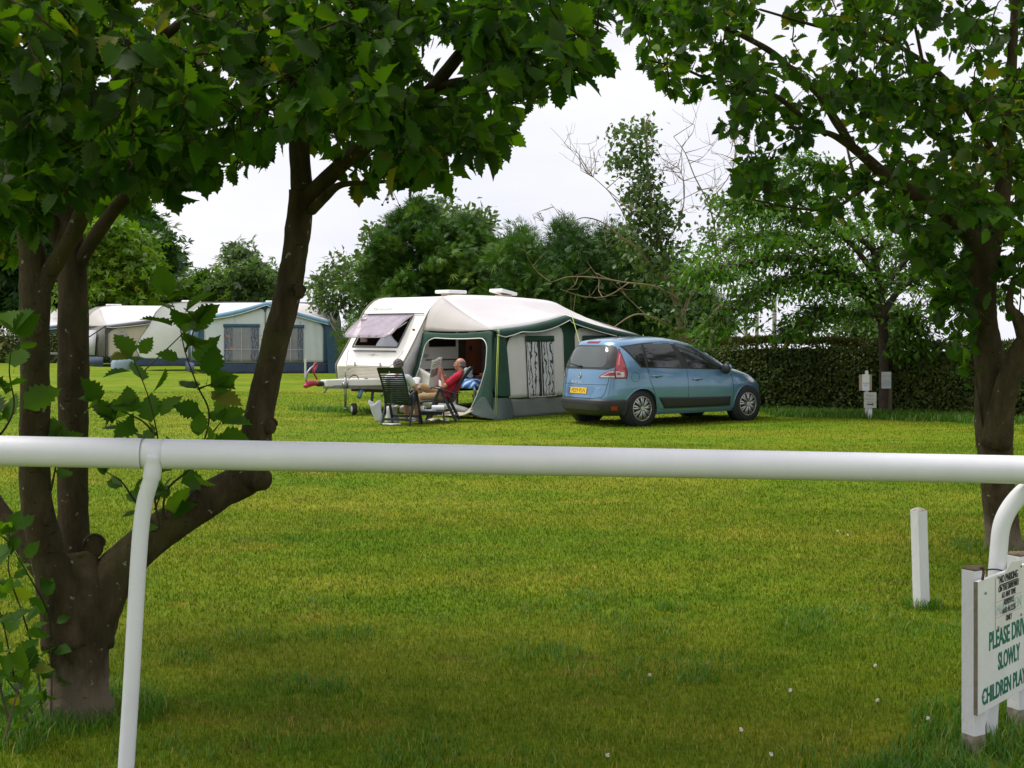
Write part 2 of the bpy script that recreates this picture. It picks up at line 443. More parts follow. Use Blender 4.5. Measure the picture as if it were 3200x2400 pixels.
gp_ = nt.nodes.new('ShaderNodeNewGeometry'); sx_ = nt.nodes.new('ShaderNodeSeparateXYZ'); nt.links.new(gp_.outputs['Position'], sx_.inputs[0])
mz_ = nt.nodes.new('ShaderNodeMath'); mz_.operation = 'ADD'; mn_ = nt.nodes.new('ShaderNodeMath'); mn_.operation = 'MULTIPLY'; mn_.inputs[1].default_value = .5; nt.links.new(noise(nt, vs_, 7, 6, .65), mn_.inputs[0]); nt.links.new(sx_.outputs[2], mz_.inputs[0]); nt.links.new(mn_.outputs[0], mz_.inputs[1])
sc_ = ramp(nt, mz_.outputs[0], [(.40, (.8, .8, .8)), (.52, (0, 0, 0))]); c_ = mixc(nt, sc_.outputs[0], c_, (.19, .15, .105))                       # rubbed pale bark at the foot
nt.links.new(c_, p.inputs['Base Color']); b_ = N(nt, 'ShaderNodeBump', Strength=1.0, Distance=.022)
ad = nt.nodes.new('ShaderNodeMath'); ad.operation = 'SUBTRACT'; nt.links.new(noise(nt, vs_, 34, 10, .72), ad.inputs[0]); nt.links.new(le.outputs[0], ad.inputs[1]); nt.links.new(ad.outputs[0], b_.inputs['Height']); nt.links.new(b_.outputs[0], p.inputs['Normal'])
nt.links.new(p.outputs[0], out.inputs[0]); M_BARK = m
M_CUT = mat('cut_wood', (.10, .066, .04), (.05, .035, .022), 20, .9, .5, 60)
M_LEAF = leafmat('whitebeam_leaf', [(0, (.014, .050, .003)), (.35, (.030, .090, .004)), (.7, (.054, .138, .007)), (.92, (.09, .19, .014)), (1, (.17, .18, .03))], .5, .58, (1.7, 1.6, .3), back=(.055, .09, .028), spec=.14)

def limb_tube(mb, pts, rad, n=14, seed=0, jit=.13):
    """pts: (Dx, Dy, Y) in the 2212 px view, rad: widths there in px"""
    P = [atD(*p) for p in pts]; k = 3200/2212.0
    r = [w*.5*k*p[2]/F for w, p in zip(rad, pts)]
    S = bez(P, 6); rs = []
    for i in range(len(S)):
        t = min(i/6.0, len(r)-1-1e-6); j = int(t); rs.append(r[j]+(r[j+1]-r[j])*(t-j))
    mb.tube(S, rs, n, True, jit, seed); return S, rs

def grow_crown(tree, limbs, zones, leaf_len, mat_leaf, mat_bark, seed, per=(7, 11), twig_r=.0045, name='crown', maxlink=1.1, gap=.16, gapscale=1.9, tname='twigs', hold=None, droop=.35):
    """twigs reach from the limbs to points spread through real depth; leaves alternate along each twig"""
    rg = np.random.default_rng(seed); k = 3200/2212.0
    pts = []
    for (poly, y0, y1, cnt) in zones:
        px, py = zip(*poly); got = 0; tries = 0
        while got < cnt and tries < 60:
            tries += 1
            x = rg.uniform(min(px), max(px), 400); y = rg.uniform(min(py), max(py), 400); Yd = rg.uniform(y0, y1, 400)
            ok = inpoly(x, y, poly)
            for a, b, c in zip(x[ok], y[ok], Yd[ok]):
                p = atD(a, b, c)
                if p.z < .25: continue
                if mnoise.noise(p*gapscale+Vector((seed, 3, 1))) < -gap: continue
                pts.append(p); got += 1
                if got >= cnt: break
    skel = [np.array(q) for S in limbs for q in S]
    SK = np.array(skel); P = np.array(pts)
    d0 = np.min(np.linalg.norm(P[:, None, :]-SK[None], axis=2), axis=1); order = np.argsort(d0)
    tw = MB(); lp, ld, ln = [], [], []
    for i in order:
        p = P[i]; dd = np.linalg.norm(SK-p, axis=1); j = int(np.argmin(dd)); s = SK[j]; L = dd[j]
        if L < .03: continue
        d = (p-s)/L; 
        if L > .22:
            side = unit(np.cross(d, rg.normal(size=3))); m1 = s+(p-s)*.5+side*L*.10+np.array([0, 0, .05*L])
            path = [s, s*.45+m1*.55+side*L*.03, m1, m1*.4+p*.6, p]
        else: path = [s, (s+p)/2+rg.normal(size=3)*.01, p]
        r0 = twig_r*(1+min(1.8, L*1.6)); tw.tube(path, np.linspace(r0, twig_r*.55, len(path)), 5, False)
        new = np.array(path[1:]); SK = np.concatenate([SK, new])
        n = rg.integers(*per); seg = min(L, .34)
        for q in range(n):
            t = q/(n-1) if n > 1 else 1
            pos = p-d*seg*(1-t)*.9+rg.normal(size=3)*.012
            out = unit(np.cross(d, rg.normal(size=3)))
            dr = unit(d*(.35+.5*t)+out*.8+np.array([0, 0, -droop+.25*rg.normal()]))
            lp.append(pos+out*leaf_len*.22); ld.append(dr); ln.append(np.array([0, 0, .55])+rg.normal(size=3)*.62)
    n = len(lp); sc = leaf_len*(.45+.9*rg.random(n)**1.2); rot = frames(np.array(ld), np.array(ln))
    V, Fc = instances(LOBED[0], LOBED[1], np.array(lp), rot, np.stack([sc*rg.uniform(.8, 1.1, n), sc, sc*rg.uniform(.2, 1.7, n)], 1))
    hue = np.clip(rg.normal(.5, .26, n), 0, .96); hue = np.where(rg.random(n) < .012, 1.0, hue)
    # whole sprays of younger, paler leaves
    hue = np.clip(hue+.22*np.sin(np.array(lp)[:, 0]*2.3+seed)*np.cos(np.array(lp)[:, 2]*3.1), 0, 1)
    base = np.array(world_of(tree).translation)
    cr = np_mesh(name, V, Fc, mat_leaf, tree, hue=np.repeat(hue, len(LOBED[0])), ctr=base)
    return cr, tw

def berries(mb, p, rg, n=7):
    for k in range(n):
        q = p+Vector(rg.normal(size=3)*.022)-Vector((0, 0, .05)); mb.tube([p, q], .0012, 4, False); mb.ball(q, .0055, 6, 4)

# left tree: three stems from one base, the right-hand limb bends up behind the rail
B = at(252, 2238, 5.57); B.z = 0
lt = thing('whitebeam_tree', 'multi-stemmed broadleaf tree at left behind the white rail, one limb bending out right', 'tree', B)
tb = MB()
limbs = []
def L(pts, rad, n=16, seed=0, jit=.1):
    S, r = limb_tube(tb, pts, rad, n, seed, jit); limbs.append(S)
L([(174, 1580, 5.57), (172, 1540, 5.57), (172, 1480, 5.57), (170, 1400, 5.57), (166, 1330, 5.57), (160, 1260, 5.58), (150, 1200, 5.6)], [168, 142, 130, 124, 132, 138, 100], 22, 1, .13)
L([(150, 1390, 5.52), (132, 1300, 5.5), (104, 1200, 5.46), (82, 1100, 5.42), (74, 1000, 5.4), (76, 850, 5.4), (74, 740, 5.4), (75, 620, 5.4), (66, 520, 5.4), (44, 420, 5.42), (30, 330, 5.45), (20, 200, 5.5), (25, 40, 5.5), (30, -160, 5.5)], [110, 98, 74, 66, 62, 64, 61, 66, 52, 46, 40, 36, 28, 16], 18, 2)
L([(80, 640, 5.4), (112, 580, 5.38), (150, 520, 5.36), (190, 430, 5.34), (210, 350, 5.33), (222, 270, 5.3), (250, 180, 5.3), (330, 100, 5.2), (430, 10, 5.1), (520, -120, 5.0)], [48, 38, 36, 36, 32, 28, 26, 24, 18, 10], 14, 3)
L([(176, 1400, 5.62), (172, 1300, 5.68), (160, 1200, 5.74), (158, 1100, 5.76), (158, 960, 5.8), (158, 800, 5.8), (158, 640, 5.82), (150, 540, 5.85), (140, 440, 5.9), (138, 330, 5.95), (140, 180, 6), (150, 0, 6), (160, -200, 6)], [120, 100, 74, 64, 62, 66, 62, 66, 60, 56, 48, 36, 18], 18, 4)
L([(165, 580, 5.83), (200, 520, 5.8), (250, 450, 5.75), (310, 390, 5.7), (380, 345, 5.65), (470, 300, 5.6), (540, 260, 5.55), (640, 180, 5.5), (720, 80, 5.4), (800, -40, 5.3)], [34, 32, 29, 27, 25, 22, 18, 15, 12, 7], 12, 5)
L([(140, 560, 5.86), (108, 470, 5.8), (90, 400, 5.75), (60, 300, 5.6), (-30, 180, 5.4)], [36, 30, 26, 22, 14], 10, 6)
# right limb and the leaning stem
L([(185, 1380, 5.6), (228, 1270, 5.62), (300, 1185, 5.66), (400, 1112, 5.7), (480, 1060, 5.74), (530, 1030, 5.78), (552, 985, 5.8), (556, 930, 5.8), (570, 850, 5.8), (590, 760, 5.8), (608, 690, 5.8), (625, 620, 5.8), (638, 540, 5.8), (648, 460, 5.8), (655, 415, 5.8)], [120, 104, 84, 78, 74, 78, 72, 66, 62, 60, 58, 56, 54, 56, 62], 18, 7)
L([(520, 1030, 5.76), (548, 1032, 5.74), (572, 1036, 5.7)], [66, 62, 46], 14, 17)
L([(655, 430, 5.8), (650, 380, 5.8), (646, 320, 5.82), (640, 240, 5.85), (625, 150, 5.9), (600, 30, 5.95), (560, -120, 6)], [52, 46, 44, 38, 32, 24, 12], 12, 8)
L([(662, 430, 5.78), (700, 392, 5.74), (750, 345, 5.68), (820, 290, 5.6), (880, 240, 5.54), (930, 195, 5.48), (975, 140, 5.42), (1012, 90, 5.36), (1050, 20, 5.3), (1090, -80, 5.2)], [40, 36, 36, 38, 34, 30, 28, 24, 18, 12], 12, 9)
L([(925, 200, 5.5), (975, 180, 5.42), (1040, 168, 5.34), (1120, 150, 5.26), (1210, 120, 5.15), (1290, 70, 5.05)], [20, 20, 16, 12, 9, 5], 8, 10)
L([(672, 455, 5.76), (700, 428, 5.7), (735, 400, 5.64), (800, 394, 5.58), (870, 384, 5.5), (960, 330, 5.4), (1010, 300, 5.35)], [24, 22, 16, 9, 8, 6, 4], 8, 11)
L([(645, 330, 5.8), (628, 300, 5.82), (615, 270, 5.85), (590, 200, 5.9)], [14, 12, 10, 8], 6, 12)
L([(120, 1260, 5.58), (70, 1205, 5.62), (20, 1130, 5.66), (-40, 1040, 5.7), (-90, 930, 5.7), (-130, 760, 5.7), (-150, 560, 5.7), (-190, 330, 5.7), (-260, 100, 5.7)], [56, 44, 38, 34, 30, 26, 22, 16, 8], 12, 13)
# pruning scars and knots
for (x, y, Y, r) in ((648, 630, 5.74, 12), (604, 707, 5.72, 6), (80, 705, 5.305, 13), (203, 1180, 5.6, 21), (100, 1125, 5.35, 8), (584, 920, 5.76, 14)):
    kn = MB()
    c = atD(x, y, Y); q = r*1.447*Y/F; 
    nv = Vector((.5 if x > 200 else .15, -1, .05)).normalized(); E = nv.to_track_quat('Z', 'Y').to_matrix()
    ring = [c+E @ Vector((q*(1.0+.12*math.sin(3*a))*math.cos(a), 1.25*q*math.sin(a), 0)) for a in np.linspace(0, 2*math.pi, 15)[:-1]]
    kn.ball(c, (q*1.0, q*1.35, q*.42), 14, 8, E); kn.tube([p_+nv*q*.16 for p_ in ring[:7]]+[ring[7]+nv*q*.1], q*.16, 6, True, .3, int(x))
    kn.build('knot', M_BARK, lt, True, world=True)
crownL = [(-260, -420), (1400, -420), (1330, -60), (1318, 60), (1330, 130), (1300, 175), (1235, 225), (1190, 200), (1120, 250), (1160, 320), (1080, 350), (1010, 370), (930, 400), (860, 410), (790, 380), (720, 350), (690, 300), (600, 300), (560, 370), (480, 365), (420, 410), (320, 410), (300, 455), (200, 500), (110, 540), (-60, 620), (-260, 640)]
z = [([(-260, 0), (560, 0), (580, 300), (420, 350), (300, 330), (100, 340), (-260, 380)], 3.9, 7.4, 340),
     ([(-160, 330), (300, 330), (470, 330), (330, 410), (290, 440), (180, 470), (120, 450), (60, 540), (-160, 560)], 5.9, 7.6, 190),
     ([(-120, 250), (330, 250), (300, 400), (150, 430), (60, 470), (-120, 500)], 4.5, 5.25, 60),
     ([(520, -10), (960, -10), (880, 140), (900, 230), (760, 320), (600, 290), (540, 200)], 4.2, 7.2, 200),
     ([(900, 190), (1010, 210), (1060, 250), (1150, 315), (1060, 340), (930, 385), (800, 395), (740, 350), (850, 270)], 4.6, 6.3, 74),
     ([(420, 280), (590, 290), (560, 365), (470, 380), (330, 420), (320, 380)], 4.8, 6.4, 27),
     ([(1020, -10), (1330, -10), (1310, 90), (1200, 200), (1100, 240), (1020, 190)], 4.2, 6.2, 84),
     ([(930, -10), (1040, -10), (1000, 60), (930, 50)], 4.4, 6.2, 8),
     ([(-400, -520), (1400, -520), (1380, -10), (-400, -10)], 3.2, 7.8, 560)]
cr, tw = grow_crown(lt, limbs, z, .096, M_LEAF, M_BARK, 21)
tb.add(tw.v, tw.f); tb.build('trunk', M_BARK, lt, True, world=True)
# hanging fruit clusters
rg = np.random.default_rng(5)
for (x, y, Y) in ((845, 405, 5.4), (795, 335, 5.5), (985, 280, 5.3), (700, 105, 5.2), (505, 210, 5.3)):
    bm_ = MB(); berries(bm_, atD(x, y, Y), rg); bm_.build('fruit_cluster', mat('dark_fruit', (.03, .03, .012), (.05, .03, .012), 20, .5), lt, True, world=True)

def shoot(tree, paths, seed, leaf_len, matl=M_LEAF, step=.055, r=.006):
    """a leafy stem growing from base or limb: stem mesh with its leaves as child"""
    rg = np.random.default_rng(seed); mb = MB(); lp, ld, ln = [], [], []
    for pts in paths:
        S = bez([atD(*p) for p in pts], 6); mb.tube(S, np.linspace(r, r*.3, len(S)), 6, False)
        acc = 0; ang = rg.random()*6
        for i in range(1, len(S)):
            acc += (S[i]-S[i-1]).length
            if acc > step:
                acc = 0; ang += 2.4; t = unit(np.array(S[i]-S[i-1])); a = unit(np.cross(t, [0.3, 1, .1])); b = np.cross(t, a)
                out = a*math.cos(ang)+b*math.sin(ang)
                lp.append(np.array(S[i])+out*leaf_len*.25); ld.append(out*.8+t*.5+rg.normal(size=3)*.2+np.array([0, 0, -.05])); ln.append(np.array([0, -.45, .6])+rg.normal(size=3)*.5)
        for k in range(3):
            lp.append(np.array(S[-1])); ld.append(t*.8+rg.normal(size=3)*.5); ln.append(np.array([0, -.5, .5])+rg.normal(size=3)*.5)
    st = mb.build('shoot', M_BARK, tree, True, world=True)
    n = len(lp); sc = leaf_len*(.55+.6*rg.random(n))
    V, Fc = instances(LOBED[0], LOBED[1], np.array(lp), frames(np.array(ld), np.array(ln)), np.stack([sc*.95, sc, sc*rg.uniform(.3, 1.3, n)], 1))
    np_mesh('leaves', V, Fc, matl, st, hue=np.repeat(np.clip(rg.normal(.62, .2, n), 0, 1), len(LOBED[0])), ctr=np.array(world_of(tree).translation)); return st
shoot(lt, [[(348, 1145, 5.6), (335, 1080, 5.55), (345, 1000, 5.5), (338, 930, 5.45), (318, 850, 5.42), (285, 770, 5.4)], [(337, 940, 5.46), (300, 905, 5.42), (215, 870, 5.4)], [(340, 985, 5.5), (270, 940, 5.45), (250, 905, 5.45)]], 31, .14, step=.045)
shoot(lt, [[(352, 1140, 5.62), (360, 1060, 5.6), (420, 1000, 5.55), (452, 900, 5.5), (425, 830, 5.45), (400, 760, 5.42), (385, 690, 5.4), (365, 640, 5.38)], [(440, 960, 5.52), (478, 910, 5.48)], [(428, 840, 5.46), (455, 830, 5.4)], [(400, 760, 5.42), (425, 700, 5.4)]], 32, .15, step=.034)
shoot(lt, [[(330, 1130, 5.58), (290, 1080, 5.5), (262, 1040, 5.45), (230, 1020, 5.4)], [(335, 1100, 5.56), (350, 1060, 5.5)]], 33, .085, step=.05)
shoot(lt, [[(90, 1540, 5.4), (80, 1440, 5.35), (50, 1330, 5.3), (20, 1240, 5.2), (20, 1150, 5.1)], [(110, 1540, 5.42), (112, 1440, 5.4), (105, 1330, 5.35), (60, 1240, 5.2), (30, 1190, 5.1)], [(60, 1560, 5.3), (30, 1460, 5.2), (10, 1360, 5.1), (-20, 1250, 5.0)], [(20, 1560, 5.2), (-10, 1440, 5.1), (-30, 1300, 5.0), (-60, 1180, 4.95)], [(70, 1540, 5.3), (40, 1500, 5.25), (0, 1450, 5.2)], [(10, 1600, 5.1), (30, 1520, 5.1), (55, 1450, 5.1)]], 34, .10, step=.038)
shoot(lt, [[(-60, 1000, 5.2), (0, 940, 5.15), (30, 880, 5.1), (20, 800, 5.05), (30, 720, 5.0)], [(0, 940, 5.15), (-30, 880, 5.1), (-60, 800, 5.1)], [(110, 1060, 5.4), (120, 1010, 5.38), (128, 960, 5.36)]], 35, .15, step=.045)

# right tree
B = at(3135, 1722, 9.75); B.z = 0
rt = thing('whitebeam_tree', 'broadleaf tree at right behind the white sign, forked trunk and broad leafy crown', 'tree', B)
tb = MB(); limbs = []
L([(2175, 1215, 9.75), (2168, 1170, 9.75), (2160, 1100, 9.75), (2152, 1020, 9.75), (2148, 950, 9.75), (2146, 880, 9.75), (2138, 780, 9.75), (2126, 700, 9.75), (2122, 640, 9.75), (2124, 580, 9.75), (2128, 530, 9.75)], [104, 78, 70, 68, 76, 80, 62, 58, 56, 60, 68], 18, 41, .08)
L([(2150, 960, 9.7), (2168, 860, 9.6), (2195, 780, 9.5), (2240, 700, 9.4), (2290, 600, 9.3), (2330, 460, 9.2)], [70, 52, 46, 44, 36, 24], 14, 42)
L([(2215, 740, 9.45), (2200, 690, 9.4), (2180, 660, 9.4), (2190, 600, 9.4)], [30, 28, 18, 12], 10, 43)
L([(2120, 560, 9.75), (2092, 505, 9.7), (2040, 470, 9.6), (1985, 425, 9.5), (1930, 392, 9.4), (1880, 350, 9.3), (1830, 310, 9.25), (1780, 285, 9.2), (1700, 275, 9.1)], [48, 40, 36, 32, 28, 24, 18, 12, 6], 12, 44)
L([(1840, 315, 9.25), (1805, 260, 9.2), (1770, 205, 9.2), (1720, 160, 9.2), (1670, 115, 9.2), (1600, 75, 9.1), (1520, 40, 9.0), (1450, 10, 9.0)], [20, 20, 18, 16, 14, 12, 9, 6], 10, 45)
L([(1785, 290, 9.2), (1730, 250, 9.1), (1680, 210, 9.05), (1640, 195, 9.0), (1560, 185, 9.0), (1480, 150, 8.9), (1400, 130, 8.8)], [14, 12, 11, 10, 8, 6, 4], 8, 46)
L([(2130, 550, 9.75), (2150, 480, 9.75), (2165, 420, 9.7), (2172, 340, 9.7), (2180, 220, 9.6), (2190, 60, 9.5), (2195, -120, 9.4)], [50, 44, 38, 32, 26, 18, 10], 12, 47)
L([(2055, 475, 9.6), (2048, 420, 9.5), (2040, 340, 9.4), (2010, 240, 9.3), (1990, 120, 9.2), (1960, -20, 9.1)], [16, 14, 12, 10, 8, 6], 8, 48)
L([(2170, 380, 9.7), (2100, 250, 9.5), (2030, 160, 9.4), (1900, 80, 9.2), (1780, 60, 9.1), (1640, 20, 9)], [20, 16, 12, 10, 8, 5], 8, 49)
L([(1930, 392, 9.4), (1880, 400, 9.3), (1800, 450, 9.2), (1720, 450, 9.1), (1620, 430, 9.0)], [12, 9, 7, 5, 4], 7, 50)
z = [([(1480, -10), (2260, -10), (2260, 200), (1900, 240), (1760, 200), (1600, 120), (1440, 60)], 8.0, 11.2, 185),
     ([(1330, -10), (1560, -10), (1650, 120), (1700, 230), (1640, 250), (1540, 230), (1420, 190), (1380, 150)], 8.2, 10.4, 52),
     ([(1290, -20), (1480, -20), (1500, 70), (1420, 120), (1345, 80)], 8.2, 10.2, 26),
     ([(1600, 180), (1760, 240), (1760, 300), (1640, 310), (1570, 300), (1545, 270)], 8.4, 10.0, 25),
     ([(1760, 200), (2260, 180), (2260, 520), (2100, 480), (1980, 400), (1850, 300)], 7.9, 11.0, 215),
     ([(1580, 330), (1700, 320), (1850, 350), (1980, 420), (1960, 480), (1800, 480), (1680, 430), (1600, 390)], 8.4, 10.2, 46),
     ([(1950, 460), (2090, 510), (2090, 680), (2020, 640), (1980, 560)], 8.6, 10.4, 40),
     ([(2150, 520), (2300, 500), (2300, 660), (2190, 640), (2160, 600)], 8.6, 10.6, 34),
     ([(2010, 650), (2090, 640), (2095, 730), (2060, 740)], 9.0, 10.2, 9),
     ([(1380, -420), (2500, -420), (2500, -10), (1380, -10)], 7.4, 12.0, 460),
     ([(2260, -10), (2500, -10), (2500, 620), (2270, 600)], 8, 11.5, 120)]
cr, tw = grow_crown(rt, limbs, z, .108, M_LEAF, M_BARK, 22, per=(7, 11))
tb.add(tw.v, tw.f); tb.build('trunk', M_BARK, rt, True, world=True)
shoot(rt, [[(2122, 920, 9.68), (2112, 840, 9.66), (2100, 770, 9.62), (2095, 720, 9.6)], [(2112, 840, 9.66), (2085, 790, 9.62)], [(2108, 800, 9.6), (2080, 775, 9.6)]], 36, .15, step=.10, r=.008)
shoot(rt, [[(2195, 720, 9.4), (2205, 640, 9.35), (2200, 560, 9.3)], [(2140, 700, 9.6), (2100, 660, 9.5), (2040, 640, 9.4)]], 37, .15, step=.09, r=.008)

# ------------------------------------------------------------------ marker post and the notice board
c = at(2880, 1893, 7.75); c.z = gz(c.x, 7.75)
wp = thing('marker_post', 'short square white wooden post alone on the lawn, leaning slightly left', 'post', c, R(24))
mb = MB(); top = Vector((-.034, -.012, .62))
q = .036
r0 = [Vector((a*q, b_*q, -.02)) for a, b_ in ((-1, -1), (1, -1), (1, 1), (-1, 1))]
r1 = [Vector((a*q, b_*q, 0))+top-Vector((0, 0, .022)) for a, b_ in ((-1, -1), (1, -1), (1, 1), (-1, 1))]
mb.loft([r0, r1, [v*1 + Vector((0, 0, .003)) for v in r1]], True)
mb.build('post', M_PAINT, wp, False, .003)
MB().loft([[v+Vector((0, 0, .0045)) for v in r1], [v*.3+top*.7+Vector((0, 0, .006)) for v in r1]], True).build('weathered_top', mat('flaked_paint', (.55, .53, .47), (.16, .12, .08), 40, .85, .5, 60), wp)

sg = thing('notice_board', 'white board on two white wooden posts reading please drive slowly children playing', 'sign', at(3040, 2375, 4.97).xy.to_3d())
sl = Vector((3053-1600, 0, 0)); a0 = at(3056, 1830, 4.96); a1 = at(3200, 1775, 5.33)
dirv = Vector((a1.x-a0.x, a1.y-a0.y, 0)).normalized(); nrm = Vector((dirv.y, -dirv.x, 0))
ztop, zbot, LB = .71, .178, .68
def sp(u, z, out=0): return Vector((a0.x, a0.y, z))+dirv*u+nrm*out
mb = MB(); mb.prism([sp(0, zbot), sp(LB, zbot), sp(LB, ztop), sp(0, ztop)], -nrm*.016)
board = mb.build('board', mat('painted_board', (.78, .78, .77), (.68, .68, .66), 6, .5, .1, 50, dirt=((.40, .43, .33), 5, .62)), sg, False, .0015, world=True)
MB().prism([sp(-.0015, zbot), sp(-.0015, zbot)-nrm*.016, sp(-.0015, ztop)-nrm*.016, sp(-.0015, ztop)], -dirv*.002).build('board_edge', mat('board_edge_wood', (.20, .17, .12), (.12, .1, .07), 40, .8), sg, world=True)
for (px, py0, py1, Y, sgn) in ((3042, 1770, 2380, 5.07, 0), (3182, 1726, 2296, 5.42, 1)):
    p = at(px, py1, Y); zt = HC-(py0-YH)*Y/F; p.z = 0
    mb = MB(); q = .033; E = Matrix.Rotation(math.atan2(dirv.y, dirv.x)-R(18), 3, 'Z')
    ring = lambda z, k=1.0: [p+Vector((0, 0, z))+E @ Vector((a*q*k, b_*q*k, 0)) for a, b_ in ((-1, -1), (1, -1), (1, 1), (-1, 1))]
    mb.loft([ring(-.02), ring(zt-.012)]); po = mb.build('post', M_PAINT, sg, False, .003, world=True)
    m2 = MB(); m2.loft([ring(zt-.0115, .98), ring(zt-.004, .9), [v+Vector((0, 0, .006*math.sin(i*2.1))) for i, v in enumerate(ring(zt+.004, .72))]])
    m2.build('rotten_top', M_RAWWOOD, po, True, world=True)
    m3 = MB(); m3.loft([ring(-.02, 1.03), ring(.045, 1.03), ring(.075, 1.005)]); m3.build('muddy_foot', mat('muddy_paint', (.16, .12, .06), (.34, .31, .26), 30, .9), po, False, .002, world=True)
Es = Matrix((dirv, Vector((0, 0, 1)), nrm)).transposed()
M_GREEN = mat('green_lettering', (.0, .13, .085), (.0, .17, .11), 12, .5)
M_BLK = mat('black_lettering', (.02, .02, .02), (.03, .03, .03), 12, .6)
M_PALE = mat('faded_lettering', (.42, .55, .5), (.5, .6, .55), 12, .6)
def line(body, u0, u1, zc, size, m, name='lettering', out=.0012, bold=0):
    o = txt(body, size, m, sg, (0, 0, 0), (0, 0, 0), name, 'LEFT', bold=bold)
    xs_ = [v.co.x for v in o.data.vertices]; s0, s1 = min(xs_), max(xs_)
    kx = (u1-u0)/(s1-s0); T = Matrix.Translation(sp(u0, zc, out)) @ Es.to_4x4() @ Matrix.Diagonal((kx, 1, 1, 1)) @ Matrix.Translation((-s0, 0, 0))
    o.data.transform(world_of(sg).inverted() @ T); return o
line('PLEASE DRIVE', .114, .548, .447, .102, M_GREEN, bold=.022)
line('SLOWLY', .208, .450, .348, .098, M_GREEN, bold=.022)
line('CHILDREN PLAYING', .042, .628, .236, .090, M_GREEN, bold=.022)
# paper notice pinned on the board
pz0, pz1, pu0, pu1 = .488, .705, .178, .466
pp = MB(); pp.prism([sp(pu0, pz0, .003), sp(pu1, pz0, .003), sp(pu1, pz1+.03, .003), sp(pu1-.12, pz1+.035, .003), sp(pu0+.08, pz1, .003), sp(pu0, pz1-.004, .003)], -nrm*.0012)
paper = pp.build('paper_notice', mat('weathered_paper', (.70, .66, .63), (.76, .75, .74), 9, .45, dirt=((.42, .28, .22), 7, .64)), sg, world=True)
uc = (pu0+pu1)/2-.006
for body, hw, zc, sz in (('NO PARKING', .100, .685, .046), ('ON THE DRIVEWAY', .112, .647, .035), ('AT ANY TIME', .076, .617, .034), ('ARRIVALS', .058, .586, .034), ('AND ACCESS', .072, .552, .034), ('ONLY', .032, .517, .034)):
    line(body, uc-hw, uc+hw, zc, sz, M_BLK, out=.0048)
mb = MB(); mb.bar(sp(uc-.100, .6645, .0045), sp(uc+.100, .6645, .0045), .003, .005, nrm); mb.build('underline', M_BLK, sg, world=True)
line('MARSDEN', pu0+.008, pu1-.01, .564, .062, M_PALE, out=.0040)
mb = MB()
for zz in (.60, .535): mb.bar(sp(pu0, zz, .0036), sp(pu1, zz, .0036), .0012, .0015)
mb.build('fold_line', mat('paper_fold', (.4, .38, .36)), sg, world=True)
E2 = nrm.to_track_quat('Z', 'Y').to_matrix()
for (u, zz) in ((.07, .655), (.2, .70), (.455, .71), (.455, .505), (.2, .495), (.045, .245)):
    mb = MB(); mb.lathe([(.0058, 0), (.0058, .003), (.003, .005)], (0, 0, 0), 'z', 10); mb.v = [sp(u, zz, .0035)+E2 @ q for q in mb.v]
    mb.build('screw', mat('rusty_screw', (.25, .2, .17), (.4, .38, .36), 60, .5, metal=.6), sg, True, world=True)
mb = MB(); mb.tube(bez([at(3080, 1781, 5.15), at(3105, 1779, 5.17), at(3130, 1783, 5.19), at(3150, 1795, 5.19)], 5), .0035, 6)
mb.build('cable_tie', M_BLACK, sg, True, world=True)
mb = MB(); mb.tube([at(3066, 1775, 4.985), at(3072, 1772, 5.01), at(3074, 1790, 5.0), at(3070, 1812, 4.99)], .006, 6); mb.build('rusty_bracket', mat('rust', (.13, .045, .02), (.06, .025, .015), 40, .8), sg, True, world=True)

# longer grass round the feet of the trees, posts and the hedge
def tuft(cx, cy, r, n, h, wd, rg):
    a = rg.random(n)*6.283; q = np.sqrt(rg.random(n))*r
    V, Fc, H = blades(n, 0, 1, wd, h, rg); V = V.reshape(n, 5, 3)
    x = cx+q*np.cos(a); y = cy+q*np.sin(a); b0 = V[:, 0:1, :]*.5+V[:, 1:2, :]*.5
    z0 = gzv(x, y)-.005; V = V-b0+np.stack([x, y, z0], -1)[:, None, :]
    return V.reshape(-1, 3), Fc, H
rg = np.random.default_rng(9); parts = []
for (cx, cy, r, n, h, wd) in ((lt.location.x, 5.57, .38, 1300, .075, .0045), (lt.location.x-.45, 5.3, .5, 2000, .085, .0045), (rt.location.x, 9.75, .45, 700, .07, .006), (sg.location.x+.1, 4.8, .5, 2600, .075, .0045), (1.55, 4.62, .35, 1500, .075, .005), (wp.location.x, 7.75, .12, 220, .07, .005), (2.1, 5.3, .4, 1300, .08, .0045)):
    parts.append(tuft(cx, cy, r, n, h, wd, rg))
for i in range(30):
    parts.append(tuft(rg.uniform(-2.6, 2.6), rg.uniform(4.7, 8), rg.uniform(.1, .3), 150, .055, .0045, rg))
V, Fc, H = joinm(parts); o = np_mesh('long_grass', V, Fc, M_LONG, hue=H); o['kind'] = 'stuff'

